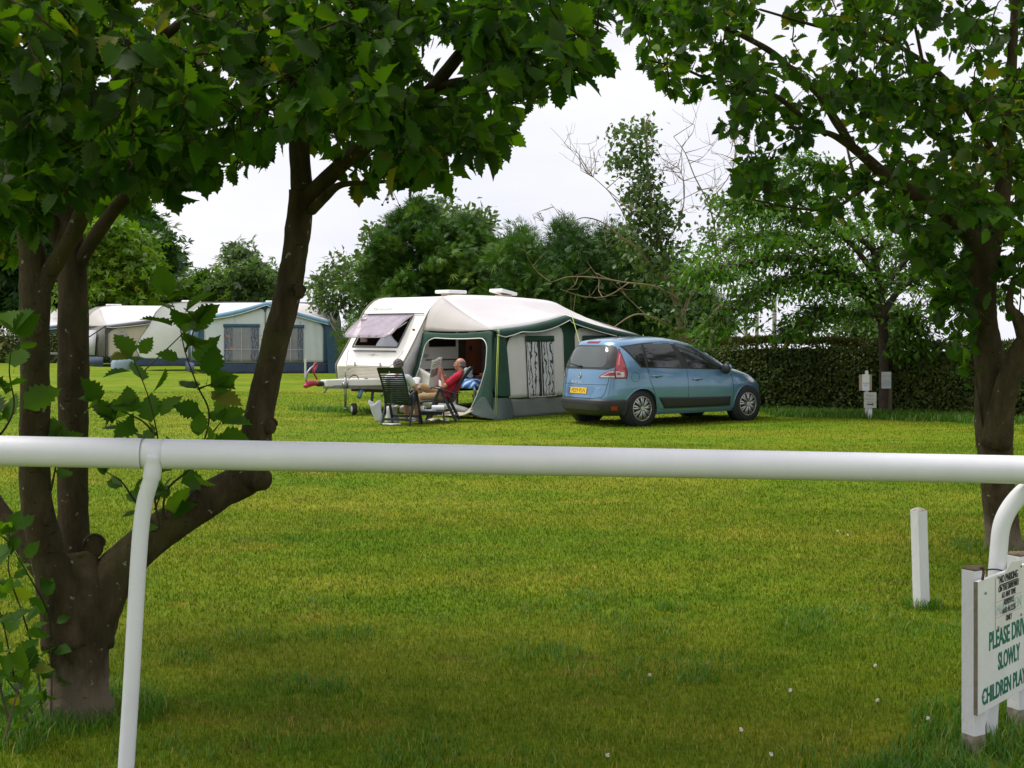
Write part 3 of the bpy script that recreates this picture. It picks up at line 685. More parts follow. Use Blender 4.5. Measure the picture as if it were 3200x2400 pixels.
# white clover heads scattered over the lawn
M_CLO = mat('clover_white', (.75, .72, .66), (.6, .5, .42), 60, .8)
proto = None
for i, (px, py) in enumerate(((2742, 2222), (2900, 2280), (2316, 2316), (2618, 1677), (1898, 2398), (2735, 2110), (2470, 2190), (2650, 1690), (2410, 2395), (2030, 2140))):
    Y = HC*F/(py-YH); p = at(px, py, Y)
    if proto is None:
        mb = MB(); mb.ball((0, 0, .05), (.0065, .0065, .006), 9, 6)
        for k in range(14):
            a = k*2.4; mb.ball((.0055*math.cos(a), .0055*math.sin(a), .048+.009*(k % 3)/2), .003, 5, 4)
        o = mb.build('clover_head', M_CLO, None, True); MB().tube([(0, 0, 0), (.004, 0, .025), (0, 0, .045)], .0015, 5).build('stalk', mat('stalk_green', (.05, .12, .02)), o)
        proto = o; stalk = o.children[0] if o.children else [q for q in bpy.data.objects if q.name.startswith('stalk')][0]
    else:
        o = proto.copy(); COL.objects.link(o); s = stalk.copy(); COL.objects.link(s); s.parent = o
    o.location = (p.x, p.y, gz(p.x, p.y)-.004); o.rotation_euler = (0, 0, i*1.3)
    tag(o, 'tiny white clover flower head in the short grass', 'flower', 'clover flowers in the lawn')

# ------------------------------------------------------------------ hedges and trees behind the camp site
M_TRUNK = mat('rough_bark', (.085, .065, .045), (.04, .032, .024), 6, .9, .8, 18, spec=.2)
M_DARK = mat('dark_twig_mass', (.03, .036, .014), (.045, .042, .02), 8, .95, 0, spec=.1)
M_HEDGE = leafmat('hedge_leaf', [(0, (.03, .055, .010)), (.45, (.075, .11, .017)), (.8, (.13, .165, .025)), (1, (.20, .16, .04))], .22, .5)
M_HEDGETOP = leafmat('hedge_leaf_ruddy', [(0, (.03, .045, .01)), (.5, (.07, .075, .02)), (.8, (.13, .07, .03)), (1, (.17, .06, .035))], .3, .5)
M_CONIF = leafmat('conifer_spray', [(0, (.016, .052, .006)), (.4, (.048, .125, .011)), (.75, (.105, .20, .020)), (1, (.20, .28, .04))], .18, .6)
M_CONIFD = leafmat('dark_conifer_spray', [(0, (.014, .045, .008)), (.45, (.036, .096, .013)), (.8, (.075, .16, .022)), (1, (.13, .20, .035))], .12, .6)
M_LIME = leafmat('lime_green_leaf', [(0, (.05, .115, .006)), (.5, (.115, .21, .010)), (.85, (.20, .28, .02)), (1, (.26, .22, .04))], .35, .45)
M_OAK = leafmat('dark_oak_leaf', [(0, (.012, .04, .008)), (.5, (.03, .08, .012)), (.85, (.05, .115, .018)), (1, (.08, .14, .025))], .25, .5)
M_MID = leafmat('mid_green_leaf', [(0, (.04, .085, .014)), (.5, (.085, .15, .028)), (.85, (.13, .20, .045)), (1, (.19, .21, .07))], .35, .45, back=(.09, .12, .07))
M_CHERRY = leafmat('cherry_leaf', [(0, (.035, .10, .008)), (.5, (.075, .175, .012)), (.85, (.125, .24, .02)), (1, (.26, .20, .03))], .38, .38)
M_IVY = leafmat('ivy_leaf', [(0, (.04, .08, .02)), (.5, (.09, .155, .04)), (.85, (.15, .22, .07)), (1, (.2, .25, .10))], .25, .4)

def crown_np(name, parent, pos, out, leaf, size, matl, seed, droop=.2, tilt=.7, hue=None, squash=(1, 1, 1), nrm=None):
    rg = np.random.default_rng(seed); n = len(pos)
    d = unit(out*.7+rg.normal(size=(n, 3))*.55+np.array([0, 0, -droop])); nr = (np.array([0, 0, 1.0]) if nrm is None else nrm)+rg.normal(size=(n, 3))*tilt
    sc = size*(.6+.7*rg.random(n)); V, Fc = instances(leaf[0], leaf[1], pos, frames(d, nr), np.stack([sc*squash[0], sc*squash[1], sc*squash[2]], 1))
    if hue is None: hue = np.clip(rg.normal(.45, .2, n), 0, 1)
    return np_mesh(name, V, Fc, matl, parent, hue=np.repeat(hue, len(leaf[0])), ctr=np.array(world_of(parent).translation))

def sample_poly(polyD, y0, y1, n, rg, edge=0):
    px, py = zip(*polyD); P = []
    while sum(len(q) for q in P) < n:
        x = rg.uniform(min(px), max(px), n*2); y = rg.uniform(min(py), max(py), n*2); ok = inpoly(x, y, polyD)
        x, y = x[ok], y[ok]; t = rg.uniform(-1, 1, len(x))
        k = 3200/2212.0; Yc = (y0+y1)/2; Yd = Yc+t*(y1-y0)/2
        # keep the outline at its own distance: everything is laid out for the middle distance, then given depth
        X = (x*k-1600)*Yc/F; Zz = HC-(y*k-YH)*Yc/F
        P.append(np.stack([X, Yd, Zz], -1))
    return np.concatenate(P)[:n]

def bg_tree(name, label, trunkD, Yc, polyD, depth, nclump, per, leafsize, matl, seed, group=None, spread=.45, trunk_r=.16, leaf=TUFT, droop=.2, limbs=9, barkm=None, hue_shift=0, topw=.5):
    """trunk, limbs to clumps of leaves; polyD outlines the crown at the middle distance, which then gets real depth"""
    rg = np.random.default_rng(seed)
    b = atD(trunkD[0], trunkD[1], Yc); b.z = gz(b.x, b.y)
    t = thing(name, label, 'tree', b, 0, group)
    C = sample_poly(polyD, Yc-depth/2, Yc+depth/2, nclump, rg)
    ctr = C.mean(0); h = C[:, 2].max()-b.z
    # round the crown off in depth
    ex = np.abs(C[:, 0]-ctr[0])/max(1e-6, np.abs(C[:, 0]-ctr[0]).max()); ez = np.abs(C[:, 2]-ctr[2])/max(1e-6, np.abs(C[:, 2]-ctr[2]).max())
    C[:, 1] = ctr[1]+(C[:, 1]-Yc)*np.sqrt(np.clip(1-.75*np.maximum(ex, ez)**2, .1, 1))
    mb = MB(); top = Vector((ctr[0]*.7+b.x*.3, ctr[1], b.z+h*.86)); j = lambda s: Vector(rg.normal(size=3)*s)
    sp_ = [b, b.lerp(top, .3)+j(.08), b.lerp(top, .6)+j(.15), top]; S = bez(sp_, 6)
    mb.tube(S, np.linspace(trunk_r, trunk_r*.12, len(S)), 10, True, .1, seed)
    SK = np.array([q for q in S[4:]])
    far = C[rg.permutation(nclump)[:limbs*6]]
    for i, p in enumerate(far):
        SKd = np.linalg.norm(SK-p, axis=1)+np.maximum(0, SK[:, 2]-p[2]+.2)*1.5; q = SK[int(np.argmin(SKd))]; L_ = np.linalg.norm(p-q)
        if L_ < .2: continue
        m1 = q*.5+p*.5+rg.normal(size=3)*.07*L_+np.array([0, 0, .06*L_]); r0 = min(trunk_r*.5, .012+.014*L_)
        path = [q, m1, p]; mb.tube(bez(path, 3), np.linspace(r0, .006, 7), 5, False); SK = np.concatenate([SK, np.array([m1, p])])
    mb.build('trunk', barkm or M_TRUNK, t, True, world=True)
    pos = np.repeat(C, per, 0); offs = rg.normal(size=pos.shape)*np.array([1, 1, .7])*spread*rg.uniform(.5, 1, (len(pos), 1)); pos = pos+offs
    out = unit(offs+.4*(pos-ctr)/max(1, h))
    clh = np.repeat(np.clip(rg.normal(.45, .13, nclump), 0, 1), per)+rg.normal(0, .13, len(pos))+hue_shift
    ok = pos[:, 2] > b.z+.1
    crown_np('crown', t, pos[ok], out[ok], leaf, leafsize, matl, seed+1, droop, .7, np.clip(clh, 0, 1)[ok])
    return t

# -- clipped hedges
def hedge(name, label, pts, h, th, dens, leafsize, matl, seed, topm=None, hfun=None, group=None):
    """pts: polyline of the front foot; th: thickness behind it"""
    rg = np.random.default_rng(seed); P = [Vector((x, y, 0)) for x, y in pts]
    t = thing(name, label, 'hedge', (P[0].x, P[0].y, gz(P[0].x, P[0].y)), 0, group)
    core = MB(); pos = []; out = []; tops = []
    for a, b in zip(P[:-1], P[1:]):
        d = (b-a); L_ = d.length; d.normalize(); nb = Vector((-d.y, d.x, 0)); 
        if nb.y < 0: nb = -nb
        n = int(L_*dens*(h+th))
        for k in range(n):
            u = rg.random()*L_; p = a+d*u; g0 = gz(p.x, p.y); hh = hfun(p.x) if hfun else h
            hh += .05*mnoise.noise(p*.8)+.03*mnoise.noise(p*3.1)
            if rg.random() < h/(h+th*.8):
                z = hh*rg.random()**.8; bul = .09*mnoise.noise(Vector((p.x*1.1, z*1.6, seed)))+.05*mnoise.noise(Vector((p.x*3, z*4, seed)))
                q = p-nb*(.02+bul-.12*rg.random()**2+.10*(z/hh-.5)*0); q.z = g0+z; pos.append(q); out.append(-nb+Vector((0, 0, .25)))
                tops.append(z/hh)
            else:
                q = p+nb*th*rg.random(); q.z = g0+hh-.10*rg.random()**1.5+.03*rg.random(); pos.append(q); out.append(Vector((0, 0, 1))-nb*.2); tops.append(1.1)
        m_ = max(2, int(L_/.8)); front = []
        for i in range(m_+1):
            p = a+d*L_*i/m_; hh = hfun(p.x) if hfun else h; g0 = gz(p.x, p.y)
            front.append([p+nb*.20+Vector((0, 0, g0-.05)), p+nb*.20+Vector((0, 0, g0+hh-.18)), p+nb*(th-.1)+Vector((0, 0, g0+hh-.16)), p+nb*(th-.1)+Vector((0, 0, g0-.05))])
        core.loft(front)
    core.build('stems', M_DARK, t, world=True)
    pos = np.array(pos); out = np.array(out); tops = np.array(tops)
    hue = np.clip(rg.normal(.42, .2, len(pos))+.2*np.array([mnoise.noise(Vector(q)*.9) for q in pos])+.10*(tops > .93), 0, 1)
    if topm is not None:
        sel = (tops > .93) & (rg.random(len(pos)) < topm[1](pos[:, 0]))
        crown_np('new_growth', t, pos[sel]+np.array([0, 0, .02]), out[sel]+np.array([0, 0, .8]), NARROW, leafsize*1.1, topm[0], seed+5, -.2)
        pos, out, hue = pos[~sel], out[~sel], hue[~sel]
    crown_np('foliage', t, pos, out*.3, SIMPLE, leafsize, matl, seed+1, .1, .55, hue, nrm=unit(out)+np.array([0, 0, .35]))
    return t
hf = lambda x: 1.40+.09*sstep(4.2, 5.4, x)-.03*sstep(6.6, 7.4, x)
hedge('clipped_hedge', 'dense clipped beech hedge with ruddy top behind the blue car and notice posts', [(2.6, 31.5), (5.0, 28.2), (7.4, 26.6), (9.4, 25.6), (14.5, 23.6)], 1.42, 1.3, 1150, .085, M_HEDGE, 51, (M_HEDGETOP, lambda x: np.where((x > 3.8) & (x < 7.4), .85, .15)), hf)
hedge('field_hedge', 'low dark green hedge far beyond the blue and white tents', [(-40, 62), (-22, 61.5), (-5, 61), (4, 60.5)], 1.5, 1.3, 90, .16, M_HEDGE, 52)
rg = np.random.default_rng(14); parts = []
for i in range(70):
    u = rg.random(); pts_ = [(5.2, 27.6), (7.4, 26.0), (9.4, 25.0), (13.5, 23.0)]; s_ = u*3; j = min(2, int(s_)); f = s_-j
    x = pts_[j][0]*(1-f)+pts_[j+1][0]*f; y = pts_[j][1]*(1-f)+pts_[j+1][1]*f-rg.random()*1.7
    parts.append(tuft(x, y, .6, 260, .13, .012, rg))
for (x, y) in ((-4.4, 27.4), (-3.9, 27.0), (-3.2, 26.8)): parts.append(tuft(x, y, .5, 300, .12, .012, rg))
V, Fc, H = joinm(parts); o = np_mesh('verge_grass', V, Fc, M_LONG, hue=H); o['kind'] = 'stuff'

# -- tall conifers: feathery sprays on drooping boughs
def conifer(label, xD, topD, halfD, Yc, seed, matl, n=5200, power=.75, base=1160, lean=0, group='tall conifers behind the caravan'):
    rg = np.random.default_rng(seed); k = 1.4467
    b = atD(xD, base, Yc); b.z = gz(b.x, b.y); top = atD(xD+lean, topD, Yc); H = top.z-b.z; Rr = halfD*k*Yc/F
    t = thing('conifer_tree', label, 'tree', b, 0, group)
    mb = MB(); mb.tube([b, b.lerp(top, .5), top-Vector((0, 0, .1))], [.16, .09, .012], 8)
    nb = 130; pos, out = [], []
    for i in range(nb):
        f = (i+rg.random())/nb; f = f**.85; a = rg.random()*6.283; 
        r = Rr*(1-f**(1/power*1.9))*(.72+.4*rg.random())+.12
        st = b.lerp(top, f); e = st+Vector((math.cos(a)*r, math.sin(a)*r, r*(.28-.15*rg.random())))
        mb.tube([st, st.lerp(e, .55)+Vector((0, 0, .04*r)), e], [.022, .014, .005], 4, False)
        m = int(1.6*n/nb*(.35+1.1*(r/Rr)))
        for q in range(m):
            s = rg.random()**.6; p = st.lerp(e, s)+Vector(rg.normal(size=3)*np.array([.16, .16, .13])*(.6+.5*r/Rr)); pos.append(p); out.append(Vector((math.cos(a), math.sin(a), .35+.3*f))+Vector(rg.normal(size=3)*.3))
    for q in range(60):
        s = rg.random()*.09; p = top-Vector((0, 0, s*H)); pos.append(p+Vector(rg.normal(size=3)*.07)); out.append(Vector((rg.normal(), rg.normal(), 1.3)))
    mb.build('trunk', M_TRUNK, t, True, world=True)
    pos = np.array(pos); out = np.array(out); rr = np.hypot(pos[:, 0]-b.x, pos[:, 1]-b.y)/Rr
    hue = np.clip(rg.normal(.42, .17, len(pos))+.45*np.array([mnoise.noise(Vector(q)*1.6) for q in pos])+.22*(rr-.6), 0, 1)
    crown_np('crown', t, pos, out, SPRAY, .34, matl, seed+1, .12, .7, hue)
    return t
def spray():
    V = []; Fc = []
    for k, (a, l) in enumerate(((-.75, .55), (-.38, .85), (0, 1.0), (.38, .82), (.78, .5))):
        c, q = math.cos(a), math.sin(a); b = len(V); wd = .042
        for (x, y, z) in ((-wd*.5, .0, 0), (wd*.5, .0, 0), (-wd, .55, .05), (wd, .55, .05), (0, 1, -.06)):
            V.append((l*(x*c+y*q)+.0, l*(-x*q+y*c), l*z))
        Fc += [(b, b+1, b+3), (b, b+3, b+2), (b+2, b+3, b+4)]
    return np.array(V, float), np.array(Fc)
SPRAY = spray()
conifer('broad bright green conifer, leftmost and fullest of the row behind the white caravan', 905, 440, 150, 44, 61, M_CONIF, 14000, .62)
conifer('green conifer with rounded top just right of the fullest one', 1005, 480, 120, 46, 62, M_CONIF, 10000, .7)
conifer('short dark conifer filling the dip behind the roof lights', 1165, 560, 100, 45, 64, M_CONIFD, 7500, .6)
conifer('dark low conifer above the roof of the blue car', 1385, 552, 110, 44, 67, M_CONIFD, 12000, .6)
conifer('wide dark conifer body low behind the front half of the caravan roof', 1060, 528, 170, 49, 161, M_CONIF, 22000, .45)
conifer('wide dark conifer body low behind the rear roof light', 1200, 548, 170, 49, 162, M_CONIFD, 22000, .45)
conifer('wide dark conifer body low behind the tent peak', 1330, 535, 170, 49, 163, M_CONIFD, 22000, .45)
conifer('dark low conifer at the right end of the row beside the bare tree', 1470, 590, 100, 44, 68, M_CONIFD, 11000, .6)
G_ = 'tall conifers behind the caravan'
bg_tree('conifer_tree', 'conifer with thin wispy tips above the centre of the caravan roof', (1115, 745), 43, [(1050, 720), (1055, 560), (1075, 530), (1098, 522), (1112, 500), (1126, 488), (1136, 512), (1150, 540), (1172, 572), (1195, 585), (1195, 720)], 4, 150, 46, .34, M_CONIF, 261, G_, spread=.34, leaf=SPRAY, droop=-.05)
bg_tree('conifer_tree', 'dark conifer with a spiky leading shoot, left of the bare branches', (1235, 745), 42, [(1160, 720), (1170, 590), (1188, 560), (1200, 515), (1214, 490), (1224, 464), (1236, 500), (1252, 528), (1275, 545), (1290, 720)], 4, 170, 46, .34, M_CONIFD, 262, G_, spread=.34, leaf=SPRAY, droop=-.05)
bg_tree('conifer_tree', 'dark conifer with several blunt tips behind the tent peak', (1330, 745), 43, [(1250, 720), (1262, 560), (1284, 535), (1300, 505), (1312, 520), (1326, 498), (1342, 530), (1362, 560), (1400, 585), (1440, 605), (1470, 640), (1475, 720)], 4.5, 240, 46, .34, M_CONIFD, 263, G_, spread=.36, leaf=SPRAY, droop=-.05)

# -- left: dark oaks, bright maple, small garden trees
bg_tree('oak_tree', 'big dark oak with dense crown at the far left behind the caravans', (60, 800), 72, [(-160, 300), (60, 260), (180, 330), (200, 520), (190, 640), (100, 700), (-160, 710)], 8, 300, 46, .62, M_OAK, 71, 'dark oaks at the left edge', spread=.62, trunk_r=.4)
bg_tree('oak_tree', 'dark round-headed oak standing above and behind the lime green tree', (300, 790), 78, [(190, 440), (255, 430), (330, 480), (375, 540), (388, 600), (370, 650), (330, 690), (200, 690)], 8, 190, 46, .6, M_OAK, 72, 'dark oaks at the left edge', spread=.6, trunk_r=.35)
bg_tree('maple_tree', 'bright lime green bushy tree behind the beige tent', (265, 790), 66, [(180, 500), (235, 480), (290, 505), (320, 560), (350, 610), (352, 660), (340, 690), (180, 700), (170, 600)], 6, 210, 42, .42, M_LIME, 73, spread=.5, trunk_r=.25)
bg_tree('small_tree', 'mid green tree with a tall feathery top behind the blue and white tent', (540, 790), 68, [(487, 545), (510, 525), (545, 560), (575, 570), (590, 610), (596, 650), (590, 670), (480, 672), (480, 620), (500, 590)], 5, 120, 34, .40, M_MID, 74, spread=.42, trunk_r=.15)
bg_tree('small_tree', 'low yellow green bush tree left of the feathery one behind the tent', (440, 790), 69, [(392, 615), (430, 595), (480, 600), (500, 625), (500, 674), (385, 676)], 5, 90, 34, .38, M_LIME, 75, spread=.42, trunk_r=.14, hue_shift=-.25)
bg_tree('small_tree', 'loose open young tree by itself left of the white caravan', (756, 745), 48, [(668, 600), (715, 575), (752, 545), (800, 560), (835, 585), (830, 640), (800, 690), (770, 680), (760, 660), (720, 668), (690, 660)], 3.2, 120, 16, .24, M_MID, 76, spread=.26, trunk_r=.07, leaf=SIMPLE, limbs=12)
bg_tree('small_tree', 'thin pale tree with upright shoots leaning on the left conifer', (830, 745), 46, [(790, 560), (800, 500), (815, 490), (840, 530), (870, 560), (860, 640), (830, 690), (800, 650)], 2.5, 85, 20, .24, M_MID, 77, spread=.26, trunk_r=.07, leaf=SIMPLE, limbs=12)
bg_tree('small_tree', 'leafy broadleaf treetop rising out of the conifer row', (985, 745), 48, [(945, 430), (965, 425), (1000, 450), (1045, 460), (1065, 500), (1060, 530), (990, 520), (955, 480)], 2.5, 75, 24, .26, M_IVY, 78, spread=.28, trunk_r=.10, leaf=SIMPLE)
# small tree beyond the right hedge
bg_tree('small_tree', 'blue green small tree beyond the hedge, right of the notices', (1865, 745), 40, [(1810, 700), (1835, 660), (1880, 640), (1925, 660), (1950, 700), (1945, 745), (1815, 750)], 3, 150, 22, .20, M_IVY, 79, spread=.26, trunk_r=.1, leaf=SIMPLE)

# -- half-dead tree with ivy
rg = np.random.default_rng(81); b = atD(1475, 760, 37); b.z = gz(b.x, b.y)
dt = thing('dead_tree', 'half dead tree with bare twisting branches and a tall spire of ivy', 'tree', b)
M_DEAD = mat('bare_grey_brown_branch', (.28, .21, .115), (.17, .13, .075), 5, .85, .4, 20)
mb = MB(); limbs = []; 
def DL(pts, w): 
    S, r = limb_tube(mb, [(x, y, Y) for x, y, Y in pts], [q*(.8 if w[0] > 20 else .5) for q in w], 8, 81, .12); limbs.append(S); return S
DL([(1478, 900, 37), (1476, 760, 37), (1470, 690, 37), (1452, 620, 37), (1436, 560, 36.8), (1420, 500, 36.6), (1405, 420, 36.5), (1398, 340, 36.4), (1395, 270, 36.4), (1405, 245, 36.4)], [30, 26, 22, 18, 14, 11, 8, 6, 4, 2])
DL([(1455, 625, 37), (1410, 580, 36.5), (1380, 540, 36), (1340, 510, 35.6), (1300, 480, 35.2), (1262, 470, 34.8), (1225, 478, 34.6), (1190, 440, 34.5)], [16, 13, 11, 8, 6, 5, 3.5, 2])
DL([(1470, 700, 37), (1490, 640, 37.2), (1520, 590, 37.4), (1550, 550, 37.5), (1580, 520, 37.6), (1630, 500, 37.8)], [18, 14, 12, 11, 8, 5])
DL([(1548, 552, 37.5), (1545, 500, 37.3), (1530, 440, 37.2), (1500, 380, 37), (1480, 330, 37), (1455, 295, 37)], [8, 7, 6, 5, 4, 2])
DL([(1530, 440, 37.2), (1575, 380, 37.2), (1590, 330, 37.2), (1580, 290, 37.2)], [5, 4, 3, 2])
DL([(1472, 720, 37), (1420, 690, 36.2), (1370, 680, 35.6), (1310, 720, 35), (1280, 745, 34.6)], [12, 9, 7, 4, 2])
DL([(1470, 650, 36.9), (1420, 620, 36), (1350, 610, 35.4), (1290, 600, 35), (1230, 598, 34.6), (1190, 610, 34.3)], [12, 9, 7, 6, 4, 2])
DL([(1360, 610, 35.4), (1310, 640, 35), (1260, 640, 34.7), (1210, 625, 34.5)], [5, 4, 3, 2])
DL([(1475, 740, 37), (1520, 700, 37.2), (1560, 660, 37.4), (1610, 650, 37.5)], [14, 11, 8, 4])
DL([(1360, 525, 35.8), (1350, 470, 35.6), (1320, 420, 35.4), (1290, 390, 35.2), (1265, 370, 35)], [5, 4, 3.5, 3, 1.5])
DL([(1430, 540, 36.7), (1470, 470, 36.8), (1478, 400, 36.9), (1462, 350, 36.9)], [7, 6, 4, 2])
def twigs(S, n, ln, depth):
    for i in range(n):
        p = S[int(rg.integers(len(S)//3, len(S)))]; d = Vector(rg.normal(size=3)*np.array([1, .6, .8])+np.array([0, 0, .45])).normalized(); l = ln*(.5+rg.random())
        q = p+d*l*.5+Vector(rg.normal(size=3)*.08*l); e = q+(d+Vector(rg.normal(size=3)*.35)+Vector((0, 0, .2))).normalized()*l*.5
        mb.tube([p, q, e], [.013*ln/.9, .008*ln/.9, .0035], 4, False)
        if depth: twigs([p.lerp(q, .5), q, q.lerp(e, .5), e], 3, ln*.55, depth-1)
for S in limbs: twigs(S, 12 if max(q.z for q in S) > 6.2 else 3, .95, 1)
mb.build('trunk', M_DEAD, dt, True, world=True)
C = []
for (x0, y0, r, m) in ((1398, 275, 10, 12), (1360, 295, 26, 16), (1330, 290, 14, 8), (1385, 330, 30, 24), (1345, 345, 30, 22), (1325, 355, 12, 6), (1395, 380, 24, 24), (1375, 420, 30, 30), (1400, 440, 34, 30), (1430, 470, 40, 34), (1380, 480, 34, 30), (1420, 520, 50, 44), (1370, 530, 34, 24), (1440, 560, 50, 34), (1400, 580, 44, 18), (1470, 620, 50, 20), (1450, 680, 36, 14), (1500, 660, 36, 10), (1470, 740, 40, 26), (1530, 500, 28, 12), (1560, 440, 36, 18), (1600, 470, 40, 22)):
    for k in range(m):
        q = rg.normal(size=2)*r*.5; C.append(atD(x0+q[0], y0+q[1]*.8, 36.6+rg.normal()*.35))
C = np.array(C); pos = np.repeat(C, 8, 0); pos = pos+rg.normal(size=pos.shape)*.17
crown_np('ivy', dt, pos, unit(rg.normal(size=pos.shape)+np.array([-.3, -.3, .1])), SIMPLE, .19, M_IVY, 82, .35, .7)

# -- cherry tree in front of the hedge, level tiers of drooping leaves
rg = np.random.default_rng(91); b = atD(1910, 885, 26.2); b.z = gz(b.x, b.y)
ct = thing('cherry_tree', 'spreading cherry tree with level tiers of drooping leaves, trunk in front of the hedge', 'tree', b)
mb = MB(); limbs = []
def CL(pts, w): S, r = limb_tube(mb, pts, w, 9, 92, .1); limbs.append(S); return S
CL([(1912, 905, 26.2), (1911, 850, 26.2), (1910, 780, 26.2), (1908, 720, 26.2), (1905, 680, 26.2), (1902, 640, 26.2), (1890, 560, 26.3), (1870, 480, 26.4), (1850, 400, 26.5), (1830, 320, 26.5)], [28, 23, 21, 21, 22, 17, 14, 12, 9, 5])
tiers = [([(1903, 690, 26.2), (1870, 640, 25.9), (1810, 600, 25.5), (1740, 600, 25.1), (1660, 622, 24.8), (1590, 665, 24.5), (1530, 725, 24.3)], 20),
         ([(1900, 650, 26.2), (1820, 580, 25.6), (1740, 560, 25.2), (1640, 565, 24.8), (1560, 580, 24.5), (1500, 590, 24.3)], 16),
         ([(1895, 600, 26.2), (1830, 520, 26), (1740, 480, 25.6), (1660, 450, 25.4), (1600, 440, 25.2)], 14),
         ([(1885, 540, 26.2), (1800, 460, 26), (1720, 410, 25.8), (1640, 390, 25.6)], 12),
         ([(1870, 480, 26.3), (1830, 420, 26.4), (1780, 370, 26.5), (1720, 350, 26.6)], 10),
         ([(1905, 680, 26.2), (1860, 680, 25.7), (1800, 672, 25.3), (1755, 695, 25.0), (1725, 708, 24.8)], 12),
         ([(1905, 680, 26.2), (1950, 620, 26.4), (2010, 590, 26.6), (2080, 600, 26.8), (2160, 640, 27)], 16),
         ([(1900, 640, 26.2), (1960, 560, 26.6), (2040, 510, 27), (2130, 490, 27.4)], 13),
         ([(1906, 690, 26.2), (1940, 680, 26.0), (1960, 700, 25.8), (1965, 740, 25.7)], 10),
         ([(1890, 560, 26.3), (1940, 480, 26.6), (2000, 430, 27), (2080, 400, 27.4)], 12),
         ([(1860, 640, 26.4), (1800, 560, 27), (1700, 510, 27.5), (1600, 520, 27.8)], 12)]
P, O = [], []
for pts, w_ in tiers:
    S = CL(pts, np.linspace(w_, 3, len(pts)))
    for i in range(5, len(S)):
        d = (S[i]-S[i-1]).normalized(); side = Vector((-d.y, d.x, 0)).normalized(); f = i/len(S)
        for k in range(8):
            s_ = rg.choice([-1, 1]); l = (.35+.75*rg.random())*(1.15-.55*f); e = S[i]+(d*.7+side*s_*rg.uniform(.3, 1.1)+Vector((0, 0, rg.uniform(-.05, .16)))).normalized()*l-Vector((0, 0, .06*l))
            mb.tube([S[i], S[i].lerp(e, .5)+Vector((0, 0, .05)), e], [.011, .008, .003], 4, False)
            for q in range(7):
                t = .2+.75*rg.random(); p = S[i].lerp(e, t); P.append(p+Vector(rg.normal(size=3)*.10)); O.append((e-S[i]).normalized()*.45+side*rg.normal()*.5)
polyC = [(1470, 575), (1540, 490), (1640, 440), (1780, 430), (1900, 460), (2090, 470), (2110, 640), (2010, 655), (1975, 735), (1935, 690), (1860, 650), (1790, 680), (1725, 714), (1735, 695), (1770, 650), (1690, 625), (1610, 690), (1530, 734), (1520, 725), (1590, 660), (1560, 620), (1490, 600)]
C = sample_poly(polyC, 24.2, 28.4, 420, rg); SKc = np.array([q for S in limbs for q in S]); nC = 0
for c in C:
    if mnoise.noise(Vector((c[0]*.9, c[1]*.7, c[2]*2.3))) < -.06: continue
    j = int(np.argmin(np.linalg.norm(SKc-c, axis=1))); s0 = Vector(SKc[j]); cv = Vector(c); d = (cv-s0); 
    if d.length < .05: continue
    mb.tube([s0, s0.lerp(cv, .5)+Vector((0, 0, .06*d.length)), cv], [.012, .009, .004], 4, False)
    dd = Vector((d.x, d.y, 0)).normalized(); sd_c = Vector((-dd.y, dd.x, 0))
    for k in range(30):
        u, v_ = rg.normal()*.34, rg.normal()*.24; P.append(cv+dd*u+sd_c*v_+Vector((0, 0, rg.normal()*.055-.16*(u*u+v_*v_)))); O.append(dd*.4+sd_c*rg.normal()*.6+dd*u)
mb.build('trunk', M_TRUNK, ct, True, world=True)
P = np.array(P); crown_np('crown', ct, P, np.array(O), NARROW, .155, M_CHERRY, 93, .4, .6, np.clip(rg.normal(.45, .2, len(P)), 0, 1))

# -- trees standing to the right of the view (seen in the car windows)
rg = np.random.default_rng(99); C = np.array([(cx+rg.normal()*1.1, cy+rg.normal()*1.3, 4.6+rg.normal()*1.7) for (cx, cy) in ((12.2, 19), (13.5, 24), (12.4, 14.5), (15, 28)) for k in range(90)]); C = C[(C[:, 0] > C[:, 1]*.41+1.4) & (C[:, 2] > 1.6)]
pos = np.repeat(C, 24, 0); pos = pos+rg.normal(size=pos.shape)*.35; d_ = unit(rg.normal(size=pos.shape)+np.array([0, 0, -.2])); V, Fc = instances(TUFT[0], TUFT[1], pos, frames(d_, rg.normal(size=pos.shape)+np.array([0, 0, .6])), .34*(.6+.7*rg.random(len(pos))))
o = np_mesh('treeline', V, Fc, M_OAK, hue=np.repeat(rg.random(len(pos)), len(TUFT[0]))); o['kind'] = 'stuff'

# -- poles and a wire
M_POLE = mat('weathered_pole', (.26, .24, .21), (.18, .16, .13), 9, .85)
def pole(label, xD, topD, Yc, rad, arm=False):
    b = atD(xD, 745, Yc); b.z = gz(b.x, b.y); t = thing('utility_pole', label, 'pole', b, 0, 'utility poles beyond the hedge'); top = atD(xD, topD, Yc)
    MB().tube([b, top], [rad, rad*.85], 10).build('post', M_POLE, t, True, world=True)
    mb = MB(); c = top-Vector((0, 0, .25))
    if arm: mb.bar(c-Vector((.8, 0, 0)), c+Vector((.8, 0, 0)), .1, .1); mb.build('crossarm', M_POLE, t, world=True)
    else: mb.lathe([(rad*1.2, 0), (rad*1.25, .06), (0.01, .09)], top, 'z', 10); mb.build('cap', M_POLE, t, world=True)
pole('plain grey pole rising out of the hedge just right of the car', 1611, 690, 30.2, .055)
pole('thin brown pole with rungs, middle one of the poles beyond the hedge', 1635, 668, 60, .10)
pole('pale utility pole farthest right of the poles behind the cherry branches', 1673, 640, 58, .11)
pole('distant utility pole with crossarm seen past the right tree trunk', 2208, 676, 95, .12, True)
wr = MB()
A_, B_ = atD(385, 572, 82), atD(700, 600, 82); wr.tube([A_, A_.lerp(B_, .5)-Vector((0, 0, .3)), B_], .022, 4)
